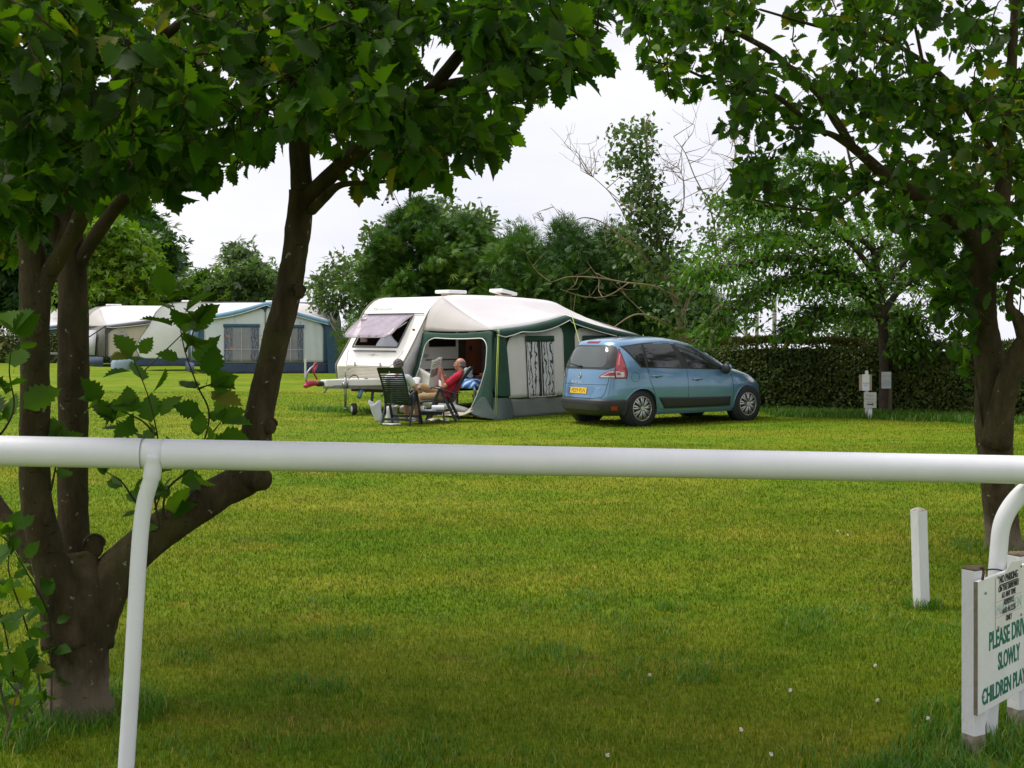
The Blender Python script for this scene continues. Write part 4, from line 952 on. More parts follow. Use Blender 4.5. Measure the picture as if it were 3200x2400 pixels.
o = wr.build('overhead_wire', mat('wire_grey', (.2, .2, .2)), None); tag(o, 'thin overhead wire across the sky above the small trees', 'wire')

# ------------------------------------------------------------------ caravans and tents
M_CREAM = mat('cream_grp', (.82, .795, .75), (.77, .745, .695), 2.5, .35, .03, 40, dirt=((.52, .48, .38), 3, .70), coat=.2)
M_WHITEC = mat('white_grp', (.82, .81, .80), (.76, .75, .74), 2.5, .3, .02, 40, coat=.25)
M_CREAMW = mat('cream_side_wall', (.58, .54, .44), (.52, .48, .39), 3, .45, .03, 30)
M_GREYTRIM = mat('grey_trim', (.16, .16, .17), (.11, .11, .12), 20, .5)
M_TINT = mat('dark_tinted_glass', (.012, .013, .016), (.018, .018, .02), 3, .06, spec=.7)
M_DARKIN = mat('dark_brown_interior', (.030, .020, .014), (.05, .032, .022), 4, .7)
M_WOODRED = mat('red_brown_panel', (.22, .055, .018), (.16, .04, .014), 3, .45, aniso=(1, 1, .3))
M_ROOFC = mat('white_canvas', (.80, .77, .78), (.74, .71, .72), 1.6, .75, .12, 9, transl=.3)
M_ROOFC_SHADED = mat('shaded_white_canvas', (.66, .62, .60), (.60, .565, .55), 1.6, .8, .15, 9, transl=.3)  # white roof canvas again, gusset shading put into a darker colour
M_GREENC = mat('dark_green_canvas', (.014, .060, .037), (.010, .045, .028), 4, .75, .2, 12)
M_GREYC = mat('pale_grey_canvas', (.72, .69, .67), (.66, .63, .61), 2, .8, .2, 10)
M_SKIRT = mat('grey_mud_skirt', (.22, .23, .22), (.17, .18, .17), 3, .7, .3, 8)
M_GSKIRT = mat('green_grey_mud_skirt', (.055, .085, .075), (.04, .065, .06), 3, .6, .4, 7)
M_PIPING = mat('white_piping', (.74, .74, .72), (.68, .68, .66), 9, .6)
M_STEEL = mat('galvanised_steel', (.30, .30, .30), (.2, .2, .2), 14, .4, metal=.8)
M_RUBBER = mat('tyre_rubber', (.014, .014, .014), (.022, .021, .02), 12, .8, .2, 60)
M_ROPE = mat('yellow_green_rope', (.50, .62, .10), (.42, .52, .08), 60, .7)
def clear_mat(name, tint, alpha, rough=.12):
    m, nt, out = nodes_of(name); p = N(nt, 'ShaderNodeBsdfPrincipled', Roughness=rough); p.inputs['Base Color'].default_value = rgba(tint); p.inputs['Specular IOR Level'].default_value = .6
    v = coords(nt); nn = noise(nt, v, 4, 3); r = ramp(nt, nn, [(.3, (alpha-.1,)*3), (.7, (alpha+.1,)*3)]); nt.links.new(r.outputs[0], p.inputs['Alpha'])
    nt.links.new(p.outputs[0], out.inputs[0]); return m
M_ACRYL = clear_mat('tinted_acrylic', (.56, .48, .56), .46)
M_FILM = clear_mat('clear_pvc_film', (.30, .31, .34), .35, .08)
def curtain_mat(name, ground, mark, scale, lo, hi, third=None):
    m, nt, out = nodes_of(name); p = N(nt, 'ShaderNodeBsdfPrincipled', Roughness=.8)
    v = coords(nt, (1, 1, .8)); wv = N(nt, 'ShaderNodeTexWave', Scale=scale*.6, Distortion=9, Detail=5); wv.inputs['Detail Scale'].default_value = 2.2; nt.links.new(v, wv.inputs['Vector'])
    n2 = noise(nt, v, scale*1.5, 4, .6)
    mm = nt.nodes.new('ShaderNodeMath'); mm.operation = 'MULTIPLY'; nt.links.new(wv.outputs['Fac'], mm.inputs[0]); nt.links.new(n2, mm.inputs[1])
    r = ramp(nt, mm.outputs[0], [(lo, mark), (hi, ground)]); c = r.outputs[0]
    if third:
        vo = N(nt, 'ShaderNodeTexVoronoi', Scale=scale*.55); nt.links.new(v, vo.inputs['Vector']); f = ramp(nt, vo.outputs['Distance'], [(.18, (1, 1, 1)), (.24, (0, 0, 0))]); c = mixc(nt, f.outputs[0], c, third)
    nt.links.new(c, p.inputs['Base Color']); nt.links.new(p.outputs[0], out.inputs[0]); return m
M_BIRCH = curtain_mat('birch_branch_curtain', (.62, .62, .64), (.05, .05, .06), 5, .07, .15)
M_FLORAL = curtain_mat('floral_curtain', (.20, .22, .28), (.08, .09, .13), 6, .1, .4, (.55, .16, .07))
M_PANEGREY = mat('grey_window_film', (.26, .26, .28), (.19, .19, .21), 1.4, .25)
M_PANEDARK = mat('dark_window_gap', (.03, .03, .034), (.07, .07, .075), 3, .3)
M_GREYCURT = mat('grey_net_curtain', (.34, .34, .36), (.20, .20, .22), 3, .8, aniso=(9, 9, .2))

CR = R(48); CO = (-1.473, 26.6)
def caravan_shell(t, prof, W, body_m, hole=None, inner=None, y0=0.0, name='body'):
    """extruded side profile; optional window hole (segment index, y range) with a lined interior"""
    mb = MB(); n = len(prof); ys = [y0, W] if not hole else sorted({y0, hole[1], hole[2], W})
    for a, b in zip(ys[:-1], ys[1:]):
        for i in range(n):
            if hole and i in hole[0] and abs(a-hole[1]) < 1e-6: continue
            p, q = prof[i], prof[(i+1) % n]; mb.add([(p[0], a, p[1]), (q[0], a, q[1]), (q[0], b, q[1]), (p[0], b, p[1])], [(0, 1, 2, 3)])
    for y in (y0, W): mb.add([(p[0], y, p[1]) for p in prof], [tuple(range(n))])
    o = mb.build(name, body_m, t, True); 
    bm = bmesh.new(); bm.from_mesh(o.data); bmesh.ops.remove_doubles(bm, verts=bm.verts, dist=1e-4); bmesh.ops.recalc_face_normals(bm, faces=bm.faces); bm.to_mesh(o.data); bm.free()
    q = o.modifiers.new('bevel', 'BEVEL'); q.width = .035; q.segments = 3; q.limit_method = 'ANGLE'; q.angle_limit = R(50)
    q = o.modifiers.new('wn', 'WEIGHTED_NORMAL') if False else None
    return o

# ---- the main caravan
cv = thing('caravan', 'white touring caravan with sloping front and propped open window, beside the seated couple', 'caravan', (CO[0], CO[1], 0), CR)
W = 2.05
prof = [(-1.02, .50), (-1.10, .52), (-1.17, .70), (-1.21, .86), (-1.22, 1.0), (-1.17, 1.08), (-.92, 1.42), (-.48, 2.08), (-.40, 2.19), (-.28, 2.30), (-.14, 2.40), (0, 2.455), (.18, 2.485), (.6, 2.50), (1.8, 2.49), (3.2, 2.45), (3.65, 2.40), (3.92, 2.28), (4.12, 2.08), (4.22, 1.75), (4.25, 1.1), (4.22, .5)]
body = caravan_shell(cv, prof, W, M_CREAM, ((6,), .43, 1.80))
# interior seen through the open front window
mb = MB(); mb.m = 0
a, b = Vector((-.92, 0, 1.42)), Vector((-.48, 0, 2.08)); inn = Vector((.9, 0, -.0))
P = [a+Vector((.02, .43, 0)), b+Vector((.02, .43, 0)), b+Vector((.02, 1.8, 0)), a+Vector((.02, 1.8, 0))]; Q = [Vector((.35, .2, 1.1)), Vector((.35, .2, 2.2)), Vector((.35, 1.95, 2.2)), Vector((.35, 1.95, 1.1))]
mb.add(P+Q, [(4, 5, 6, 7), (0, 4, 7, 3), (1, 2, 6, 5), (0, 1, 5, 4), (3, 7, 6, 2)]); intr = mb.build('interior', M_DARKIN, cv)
mb = MB(); mb.box((.30, .62, 1.7), (.06, .5, .8)); mb.build('locker', mat('mid_brown_wood', (.12, .06, .03), (.08, .04, .02), 5, .5), intr)
mb = MB(); mb.grid([[(-.74+.05*math.sin(k*1.7), 1.62+.02*k, z) for k in range(8)] for z in (1.5, 2.0)]); mb.build('curtain', mat('pink_curtain', (.55, .42, .40), (.45, .33, .32), 12, .8), intr, solid=.01)
# window surround and open pane
mb = MB(); nrmf = Vector((-.83, 0, .555)); 
fr = [a+Vector((0, .40, 0))-(b-a)*.04, a+Vector((0, 1.83, 0))-(b-a)*.04, b+Vector((0, 1.83, 0))+(b-a)*.02, b+Vector((0, .40, 0))+(b-a)*.02]; fr = [v+nrmf*.012 for v in fr]
mb.tube(fr+[fr[0]], .018, 8); wf = mb.build('window_frame', M_GREYTRIM, cv, True)
h0, h1 = Vector((-.515, .36, 2.085)), Vector((-.515, 1.86, 2.085)); dn = Vector((-.70, 0, -.48)); 
mb = MB(); rows = []
for i in range(9):
    f = i/8; row = []
    for j in range(13):
        g = j/12; inset = .10*(max(0, f-.82)/.18)**2*(1 if j < 7 else -1)*abs(g-.5)*2
        row.append(h0.lerp(h1, g)+dn*f+Vector((0, inset, .05*math.sin(math.pi*f))))
    rows.append(row)
mb.grid(rows); wp_ = mb.build('open_window', M_ACRYL, cv, True, solid=.012)
mb = MB(); e0, e1 = rows[-1][0], rows[-1][-1]; mb.tube([r[0] for r in rows]+list(rows[-1])+[r[-1] for r in reversed(rows)], .012, 6)
for g in (5, 8, 3): mb.box(rows[-1][g]+Vector((.02, 0, .03)), (.05, .03, .02))
mb.build('pane_rim', mat('purple_grey_rim', (.36, .31, .36), (.28, .24, .28), 8, .3), wp_, True)
for y in (.47, 1.76): MB().tube([(-.60, y, 1.93), (-.88, y-.01, 1.80)], .011, 6).build('window_stay', M_PIPING, wp_, True)
# trims, ribbed grille, gas locker, marker light
mb = MB(); mb.box((-.497, 1.03, 2.112), (.02, 1.95, .022)); mb.build('window_rail', M_GREYTRIM, cv, False, .004)
mb = MB(); mb.tube(bez([(p[0]-.004, -.012, p[1]) for p in prof[1:20]], 2), .014, 6); mb.build('edge_trim', mat('beige_trim', (.30, .26, .19), (.2, .18, .15), 9, .4), cv, True)
mb = MB(); mb.tube(bez([(p[0]-.004, W+.012, p[1]) for p in prof[1:20]], 2), .014, 6); mb.build('edge_trim', MATS['beige_trim'], cv, True)
mb = MB(); mb.box((-1.03, 1.03, 1.315), (.018, 1.35, .022), Euler((0, R(-33), 0))); mb.build('grab_rail', M_GREYTRIM, cv, True)
mb = MB()
for i in range(9): z = .735+i*.030; xx = -1.182-.035*(z-.70)/.16*.5; mb.box((xx-.012, 1.03, z), (.03, 1.92, .016))
mb.build('ribbed_grille', mat('beige_plastic', (.62, .57, .46), (.52, .47, .38), 5, .5), cv, False, .003)
mb = MB()
mb.path([(-1.225, .35, .995), (-1.225, 1.70, .995)], .008, .010); mb.path([(-1.155, .26, 1.11), (-1.06, .16, 1.26), (-1.0, .16, 1.33)], .007, .007); mb.path([(-1.155, 1.76, 1.11), (-1.06, 1.88, 1.26), (-1.0, 1.88, 1.33)], .007, .007); mb.path([(-1.225, .35, .995), (-1.19, .27, 1.06), (-1.155, .26, 1.11)], .007, .007); mb.path([(-1.225, 1.7, .995), (-1.19, 1.76, 1.06), (-1.155, 1.76, 1.11)], .007, .007)
mb.build('locker_seam', mat('seam_grey', (.34, .32, .28), (.28, .26, .22), 9, .6), cv)
for y in (.62, 1.42): MB().box((-1.232, y, 1.03), (.012, .03, .09)).build('locker_catch', M_GREYTRIM, cv, False, .003)
mb = MB(); mb.box((-1.222, 1.45, .955), (.008, .9, .02)); mb.build('green_stripe', mat('pale_green_stripe', (.42, .55, .48)), cv)
MB().box((-.70, .16, 1.765), (.03, .07, .045), Euler((0, R(-33), 0))).build('marker_lamp', mat('amber_lamp', (.22, .13, .03), (.16, .09, .02), 9, .3), cv, False, .006)
mb = MB(); mb.box((-1.10, 1.02, .60), (.14, 1.9, .15)); mb.build('front_valance', MATS['beige_plastic'], cv, False, .02)
# star motif and lettering on the front
Ef = Matrix(((0, -.555, -.83), (-1, 0, 0), (0, .83, -.555))) if False else None
fx = Vector((0, -1, 0)); fy = Vector((.44, 0, .66)).normalized() if False else (b-a).normalized(); fz = fx.cross(fy)
Ef = Matrix((fx, fy, fz)).transposed()
if fz.x > 0: pass
mb = MB(); c = Vector((-1.06, 1.03, 1.23))+fz*.006
for k in range(8):
    an = k*math.pi/4; l = .15 if k % 2 == 0 else .08
    if k in (0, 4): l = .22
    d = fx*math.cos(an)+fy*math.sin(an)*.6; s = d.cross(fz)*.012; mb.add([c+s, c+d*l, c-s], [(0, 1, 2)])
mb.build('star_motif', mat('faint_grey_print', (.52, .54, .50)), cv)
f2 = (Vector((-.28, 0, 2.30))-Vector((-.48, 0, 2.08))).normalized(); f2 = (Vector((-.30, 0, 2.285))-Vector((-.44, 0, 2.14))).normalized(); z2 = fx.cross(f2); E2 = Matrix((fx, f2, z2)).transposed()
txt('Marauder', .15, mat('grey_green_print', (.30, .42, .38), (.35, .46, .42)), cv, Vector((-.372, 1.50, 2.222))+z2*.010, E2, sx=1.25, shear=.3)
# side wall details seen inside the tent
mb = MB(); mb.box((-.02, -.006, 1.62), (.80, .03, .44)); mb.build('side_window', M_TINT, cv, True, .05, segs=4)
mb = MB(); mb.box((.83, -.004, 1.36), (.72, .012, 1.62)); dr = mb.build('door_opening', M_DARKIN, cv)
MB().box((.90, -.03, 1.33), (.46, .03, 1.05)).build('inner_door', M_WOODRED, dr, False, .004)
MB().box((.80, -.055, 1.36), (.06, .03, .10)).build('door_catch', M_BLACK, dr, False, .008)
MB().box((.86, -.05, 1.76), (.22, .03, .20)).build('white_box', M_PIPING, dr, False, .01)
mb = MB(); mb.box((1.19, -.05, 1.35), (.05, .06, 1.7)); mb.build('door_post', M_GREYTRIM, dr)
mb = MB(); mb.box((1.58, -.12, 1.62), (.62, .04, .75)); mb.box((1.58, -.12, .85), (.62, .04, .72)); mb.build('open_door_leaf', M_CREAMW, dr, False, .02)
mb = MB(); mb.box((1.0, -.006, 1.1), (6.3, .004, 1.2)); mb = MB()
for z, h in ((1.13, .02), (.92, .035), (.70, .02)): mb.box((-.05, -.010, z), (.95, .02, h))
mb.build('wall_strip', mat('brown_strip', (.10, .075, .055), (.08, .06, .045), 8, .5), cv)
txt('00', .11, mat('green_print', (.03, .20, .13)), cv, (-.52, -.012, 1.21), Euler((R(90), 0, 0)), sx=1.3, shear=.25)
# underside, wheel, hitch
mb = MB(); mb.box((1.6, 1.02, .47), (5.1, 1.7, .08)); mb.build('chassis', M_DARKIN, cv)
for y in (.16, 1.9):
    mb = MB(); mb.lathe([(.0, -.08), (.2, -.085), (.30, -.07), (.30, .07), (.2, .085), (0, .08)], (1.75, y, .30), 'y', 20); mb.build('wheel', M_RUBBER, cv, True)
hy = 1.03
mb = MB(); mb.prism([(-1.16, hy-.52, .60), (-1.16, hy+.52, .60), (-2.05, hy+.12, .60), (-2.42, hy+.10, .60), (-2.42, hy-.10, .60), (-2.05, hy-.12, .60)], (0, 0, .14)); hs = mb.build('hitch_cover', M_WHITEC, cv, False, .02)
mb = MB(); mb.prism([(-1.16, hy-.46, .52), (-1.16, hy+.46, .52), (-2.38, hy+.06, .56), (-2.38, hy-.06, .56)], (0, 0, .07)); mb.build('drawbar', M_STEEL, cv)
mb = MB(); mb.lathe([(.05, 0), (.055, .05), (.055, .12), (.04, .16)], (-2.58, hy, .66), 'x', 12); mb.build('coupling_bellows', M_BLACK, cv, True)
M_RED = mat('red_hitch_plastic', (.42, .03, .06), (.34, .025, .05), 8, .4)
mb = MB(); mb.tube([(-2.57, hy, .67), (-2.68, hy, .68), (-2.78, hy, .67), (-2.86, hy, .65)], [.045, .06, .07, .055], 12); mb.ball((-2.86, hy, .63), (.06, .06, .05)); cp = mb.build('coupling_head', M_RED, cv, True)
mb = MB(); mb.tube(bez([(-2.86, hy, .72), (-2.84, hy, .86), (-2.76, hy, .96), (-2.66, hy, 1.03)], 4), .022, 8); mb.build('silver_grip', M_STEEL, cp, True)
mb = MB(); mb.tube(bez([(-2.60, hy-.03, .76), (-2.70, hy-.03, .92), (-2.64, hy, 1.07), (-2.56, hy+.02, 1.05), (-2.66, hy+.02, .88)], 4), .020, 8); mb.build('stabiliser_handle', M_RED, cp, True)
jx = -1.98
mb = MB(); mb.tube([(jx, hy-.18, .16), (jx, hy-.18, .78)], .026, 10); mb.tube([(jx, hy-.18, .78), (jx, hy-.18, .93)], .012, 8); mb.tube([(jx, hy-.18, .93), (jx+.14, hy-.18, .96)], .010, 6); mb.box((jx, hy-.15, .62), (.10, .12, .12)); mb.bar((jx, hy-.18, .16), (jx-.02, hy-.22, .12), .08, .05); jk = mb.build('jockey_post', M_STEEL, cv, True)
E = Matrix.Rotation(R(62), 3, 'Z'); mb = MB(); mb.lathe([(.0, -.04), (.07, -.045), (.10, -.05), (.125, -.035), (.125, .035), (.10, .05), (.07, .045), (0, .04)], (0, 0, 0), 'y', 20); wh = Vector((jx+.16, hy-.26, .125)); mb.v = [E @ q+wh for q in mb.v]; jw = mb.build('jockey_wheel', M_RUBBER, cv, True)
mb = MB(); mb.lathe([(0, -.055), (.03, -.06), (.068, -.054), (.068, .054), (.03, .06), (0, .055)], (0, 0, 0), 'y', 16); mb.v = [E @ q+wh for q in mb.v]; mb.build('hub', M_CREAM, jw, True)
mb = MB(); mb.tube(bez([(-1.88, hy-.1, .70), (-1.80, hy-.2, .82), (-1.66, hy-.2, .78), (-1.62, hy-.2, .60)], 5), .010, 6); mb.tube(bez([(-1.70, hy-.15, .6), (-1.52, hy-.3, .75), (-1.42, hy-.3, .62), (-1.5, hy-.25, .45)], 5), .012, 6); mb.build('electric_cable', M_BLACK, cv, True)
mb = MB(); mb.tube([(-1.62, hy-.26, .50), (-1.72, hy-.30, .36)], .045, 10); mb.build('hanging_bottle', mat('blue_bottle', (.10, .25, .33), (.06, .16, .22), 8, .4), cv, True)
mb = MB(); mb.tube([(-1.38, hy-.35, .50), (-1.50, hy-.42, .08)], .03, 6); mb.build('corner_leg', M_BLACK, cv, True)
mb = MB(); mb.tube([(-2.3, hy, .60), (-2.4, hy-.02, .48)], .02, 6); mb.build('breakaway_hook', M_STEEL, cv, True)
# roof lights
for (x, y, s_, tl) in ((1.30, 1.05, .30, 0), (2.95, .95, .28, 9)):
    mb = MB(); mb.box((x, y, 2.555), (s_*1.2, s_*.9, .08)); rl = mb.build('roof_light', mat('rooflight_base', (.45, .36, .30), (.4, .3, .26), 9, .6), cv, False, .01)
    mb = MB(); mb.box((0, 0, 0), (s_*2.0, s_*1.5, .075)); E = Euler((0, R(tl), 0)).to_matrix(); mb.v = [E @ q+Vector((x, y, 2.625+(.03 if tl else 0))) for q in mb.v]; mb.build('lid', mat('rooflight_lid', (.82, .82, .84), (.78, .78, .80), 4, .3), rl, True, .025, segs=3)
wb = thing('water_container', 'beige cylindrical water container standing under the front corner of the caravan', 'container', tuple((Matrix.Rotation(CR, 3, 'Z') @ Vector((-.62, .42, 0)))+Vector((CO[0], CO[1], 0))), CR)
mb = MB(); mb.lathe([(0, .01), (.17, .01), (.19, .04), (.19, .36), (.17, .42), (.07, .44), (.07, .47), (0, .47)], (0, 0, 0), 'z', 22); mb.build('drum', mat('beige_drum', (.42, .36, .27), (.36, .31, .23), 6, .5), wb, True, angle=60)
MB().lathe([(0, .47), (.06, .471), (.06, .50), (0, .50)], (0, 0, 0), 'z', 12).build('cap', M_BLACK, wb, True)
# bundle of cloth on the seat inside the front window
lv = Matrix.Rotation(CR, 3, 'Z'); cl = thing('folded_cloth', 'pale blue white cloth heaped inside the open caravan window', 'cloth', tuple(lv @ Vector((-.72, .95, 1.40))+Vector((CO[0], CO[1], 0))), CR)
mb = MB(); rows = []
for i in range(9):
    th = i/8*math.pi*.5; row = []
    for k in range(17):
        ph = k/16*2*math.pi; r = (1-.9*math.sin(th))*(1+.13*math.sin(ph*3+i*.5)+.07*math.sin(ph*7)); row.append(Vector((.13*r*math.cos(ph), .36*r*math.sin(ph), .30*math.sin(th)**.8+.02*math.sin(ph*5))))
    rows.append(row)
mb.grid(rows); mb.build('heap', mat('pale_blue_cloth', (.55, .58, .68), (.46, .49, .58), 8, .8, .3, 12), cl, True)

# ---- the tent beside it: shared builder for the three
def awning(nm, label, loc, rot, rail, xs_, depth, zs, cols, side=None, front=None, skirt_h=.36, over=.22, rope=True, scallop=True, sidefoot=None, group=None, canopy_m=None):
    """rail: (x, z) points along the caravan edge; xs_: x of left eave, peak, right eave; zs: their heights; depth along -y"""
    t = thing(nm, label, 'tent', loc, rot, group)
    roofm, roofm2, edge, wall, skirt = cols
    xl, xp, xr = xs_; zl, zp, zr = zs; D = -depth
    def eave(f, out=0):       # f 0..1 along the front edge
        x = xl+(xr-xl)*f; fp = (xp-xl)/(xr-xl)
        if f < fp: u = f/fp; z = zl+(zp-zl)*u-.05*math.sin(math.pi*u)
        else: u = (f-fp)/(1-fp); z = zp+(zr-zp)*u-.04*math.sin(math.pi*u)
        return Vector((x, D-out, z))
    Rl = bez([Vector((x, -.012, z)) for x, z in rail], 6); 
    dl = [0]
    for a_, b_ in zip(Rl[:-1], Rl[1:]): dl.append(dl[-1]+(b_-a_).length)
    def railp_(f):
        s_ = f*dl[-1]
        for i in range(len(dl)-1):
            if dl[i+1] >= s_: return Rl[i].lerp(Rl[i+1], (s_-dl[i])/max(1e-9, dl[i+1]-dl[i]))
        return Rl[-1]
    # main roof and the side gusset that comes down to the side wall
    g0 = 0.17; rows = []
    for i in range(9):
        v = i/8; row = []
        for j in range(25):
            f = j/24; p = railp_(g0+(1-2*g0*.8)*f); q = eave(f); s_ = p.lerp(q, v); s_.z -= .07*math.sin(math.pi*v)*(.6+.4*math.sin(f*3.0)); row.append(s_)
        rows.append(row)
    mb = MB(); mb.grid(rows); roof = mb.build('roof', roofm, t, True, solid=.004)
    c = eave(0); base = railp_(0); mb = MB(); rows = []
    for i in range(9):
        v = i/8; p = railp_(g0*v); row = []
        for j in range(9):
            u = j/8; s_ = p.lerp(c, u); s_.z -= .06*math.sin(math.pi*u)*(.5+.2*v); row.append(s_)
        rows.append(row)
    mb.grid(rows); mb.build('roof_gusset', roofm2, t, True, solid=.004)
    c2 = eave(1); mb = MB(); rows = []
    for i in range(6):
        p = railp_(1-g0*.6*i/5); rows.append([p.lerp(c2, j/6) for j in range(7)])
    mb.grid(rows); mb.build('roof_gusset', roofm2, t, True, solid=.004)
    # canopy edge along the front
    mb = MB(); rows = [[], [], []]; pip = []
    for j in range(61):
        f = j/60; p = eave(f); fp = (xp-xl)/(xr-xl); dz = .09+(.06*abs(math.sin(f/fp*math.pi*1.0)) if f < fp else .03)
        if scallop and f < fp: dz = .07+.07*abs(math.cos(f/fp*math.pi*1.5))
        if f < .05: dz *= .5+f*10
        rows[0].append(p); rows[1].append(p+Vector((0, -over*.45, -.03))); e = p+Vector((0, -over*.6, -.03-dz)); rows[2].append(e); pip.append(e)
    mb.grid(rows); cn_ = mb.build('canopy', canopy_m or edge, t, True, solid=.006)
    mb = MB(); mb.tube(pip, .011, 6); mb.build('piping', M_PIPING, cn_, True)
    # front wall (set back a little under the canopy)
    FY = D+.02; nf = 40; h0 = skirt_h
    foot = lambda f: Vector((xl+(xr-xl)*f, FY-.10, 0)); 
    def wallp(f, z): 
        top = eave(f).z-.02; k = max(0, min(1, z/top)); b0 = foot(f); return Vector((b0.x, FY-.10*(1-k), z))
    def panel(name, f0, f1, z0, z1f, m, parent=t, out=.0, nz=14, nfp=20, wr=.012, solid=.003):
        rows = []
        for i in range(nz+1):
            row = []
            for j in range(nfp+1):
                f = f0+(f1-f0)*j/nfp; zt = z1f(f) if callable(z1f) else z1f; z = z0+(zt-z0)*i/nz; p = wallp(f, z); p.y -= out+wr*math.sin(f*70+z*2)*math.sin(f*31); row.append(p)
            rows.append(row)
        mb = MB(); mb.grid(rows); return mb.build(name, m, parent, True, solid=solid)
    topf = lambda f: eave(f).z-.03
    fw = panel('front_wall', 0, 1, h0, topf, edge)
    panel('skirt', .03, 1, .0, h0, skirt, nz=5, wr=.03)
    for (f0, f1, wl, wr_, zt, zb, m, glaz) in (front or []):
        def arch(f, f0=f0, f1=f1):
            u = (f-f0)/(f1-f0); e = min(u, 1-u); w_ = .16
            z = eave(f).z-.16; return z-(.22*(1-math.sqrt(max(0, 1-(1-min(1, e/w_))**2)))) 
        pn = panel('wall_panel', f0, f1, h0+.02, arch, wall, fw, out=.012, nfp=40)
        pts = [wallp(f0, h0+.02)]+[wallp(f0+(f1-f0)*j/40, arch(f0+(f1-f0)*j/40)) for j in range(41)]+[wallp(f1, h0+.02)]
        mb = MB(); mb.tube([p-Vector((0, .02, 0)) for p in pts], .009, 5); mb.build('piping', M_PIPING, fw, True)
        wn = panel('window', wl, wr_, zb, zt, M_PANEGREY if glaz else M_PANEDARK, fw, out=.030, nfp=30, wr=.006)
        cw = (wr_-wl)*(.24 if glaz else .41)
        if m is not M_GREYCURT:
            for c0, c1 in ((wl+.003, wl+cw), (wr_-cw, wr_-.003)): panel('curtain', c0, c1, zb+.01, zt-.02, m, wn, out=.040, nfp=16, wr=.010)
        else: panel('curtain', wl+.003, wr_-.003, zb+.01, zt-.02, m, wn, out=.040, nfp=24, wr=.010)
        panel('pelmet', wl-.004, wr_+.004, zt-.10, lambda f: zt+.02, edge, wn, out=.052, nz=2, wr=.004)
        mb = MB()
        for k in range(0, 3): 
            ff = wl+(wr_-wl)*k/2.0; mb.tube([wallp(ff, zb)-Vector((0, .062, 0)), wallp(ff, zt-.1)-Vector((0, .062, 0))], .006, 4)
        zm = zb+(zt-zb)*.34 if glaz else zb; mb.tube([wallp(wl, zm)-Vector((0, .062, 0)), wallp(wr_, zm)-Vector((0, .062, 0))], .006, 4); mb.build('window_seam', M_PIPING, wn)
    return t, eave, wallp, railp_, fw
rail_ = [(-.60, 1.75), (-.50, 2.03), (-.40, 2.20), (-.26, 2.345), (-.06, 2.46), (.4, 2.515), (1.6, 2.52), (3.0, 2.48), (3.65, 2.42), (3.95, 2.30), (4.15, 2.06), (4.24, 1.7)]
an, eave, wallp, railq, fw = awning('awning', 'white roofed tent with dark green edging and open side, joined to the white caravan', (CO[0], CO[1], 0), CR, rail_, (-.80, 1.46, 4.02), 2.18, (1.76, 2.07, 1.66), (M_ROOFC, M_ROOFC_SHADED, M_GREENC, M_GREYC, M_SKIRT),
    front=[(.085, .445, .20, .375, 1.62, .40, M_BIRCH, False), (.53, .97, .58, .88, 1.62, .40, M_BIRCH, False)], skirt_h=.38)
# open side wall: green border with a rounded opening, foot skirt, grey flap next to the caravan
A0, A1 = Vector((-.62, -.03, 1.72)), eave(0)-Vector((0, 0, .02))        # top edge
B0, B1 = Vector((-1.03, -.03, .35)), Vector((-.98, -2.36, 0))            # bottom edge
def sw(u, v):                                                         # u 0 caravan .. 1 front, v 0 bottom .. 1 top
    p = B0.lerp(B1, u).lerp(A0.lerp(A1, u), v); p.z -= .04*math.sin(math.pi*u)*v; return p
def opening(k, n=64):
    """rounded rectangle in (u, v), wider foot"""
    pts = []; u0, u1, v1 = .07, .93, .925
    for (cu, cv_, a0_, a1_) in ((u1-.09, v1-.13, 0, 90), (u0+.15, v1-.16, 90, 180)):
        for i in range(9):
            a_ = R(a0_+(a1_-a0_)*i/8); r_u = .09 if cu > .5 else .15; r_v = .13 if cu > .5 else .16; pts.append((cu+r_u*math.cos(a_), cv_+r_v*math.sin(a_)))
    return [(.74, .05)]+[(.80, .20), (.86, .38), (.915, .58)]+pts+[(.055, .45), (.0, .10)]
op = opening(0); 
outer = [(1.0, .0), (1.0, .25), (1.0, .5)]+[(1.0, .93), (1, 1)]+[(1-.9*i/15, 1) for i in range(1, 16)]+[(0, 1), (-.0, .5), (-.05, .10)]
def resample(pts, n):
    P = [Vector((a_, b_, 0)) for a_, b_ in pts]; d = [0]
    for a_, b_ in zip(P[:-1], P[1:]): d.append(d[-1]+(b_-a_).length)
    o_ = []
    for k in range(n):
        s_ = d[-1]*k/(n-1); i = 0
        while i < len(d)-2 and d[i+1] < s_: i += 1
        o_.append(P[i].lerp(P[i+1], (s_-d[i])/max(1e-9, d[i+1]-d[i])))
    return o_
oo, ii = resample(outer, 60), resample(op, 60)
rows = [[sw(a_.x*(1-f)+b_.x*f, a_.y*(1-f)+b_.y*f) for a_, b_ in zip(oo, ii)] for f in (0, .33, .66, 1)]
mb = MB(); mb.grid(rows); sd_ = mb.build('side_wall', M_GREENC, an, True, solid=.004)
mb = MB(); mb.tube([sw(a_.x, a_.y) for a_ in ii], .011, 6); mb.build('piping', M_PIPING, sd_, True)
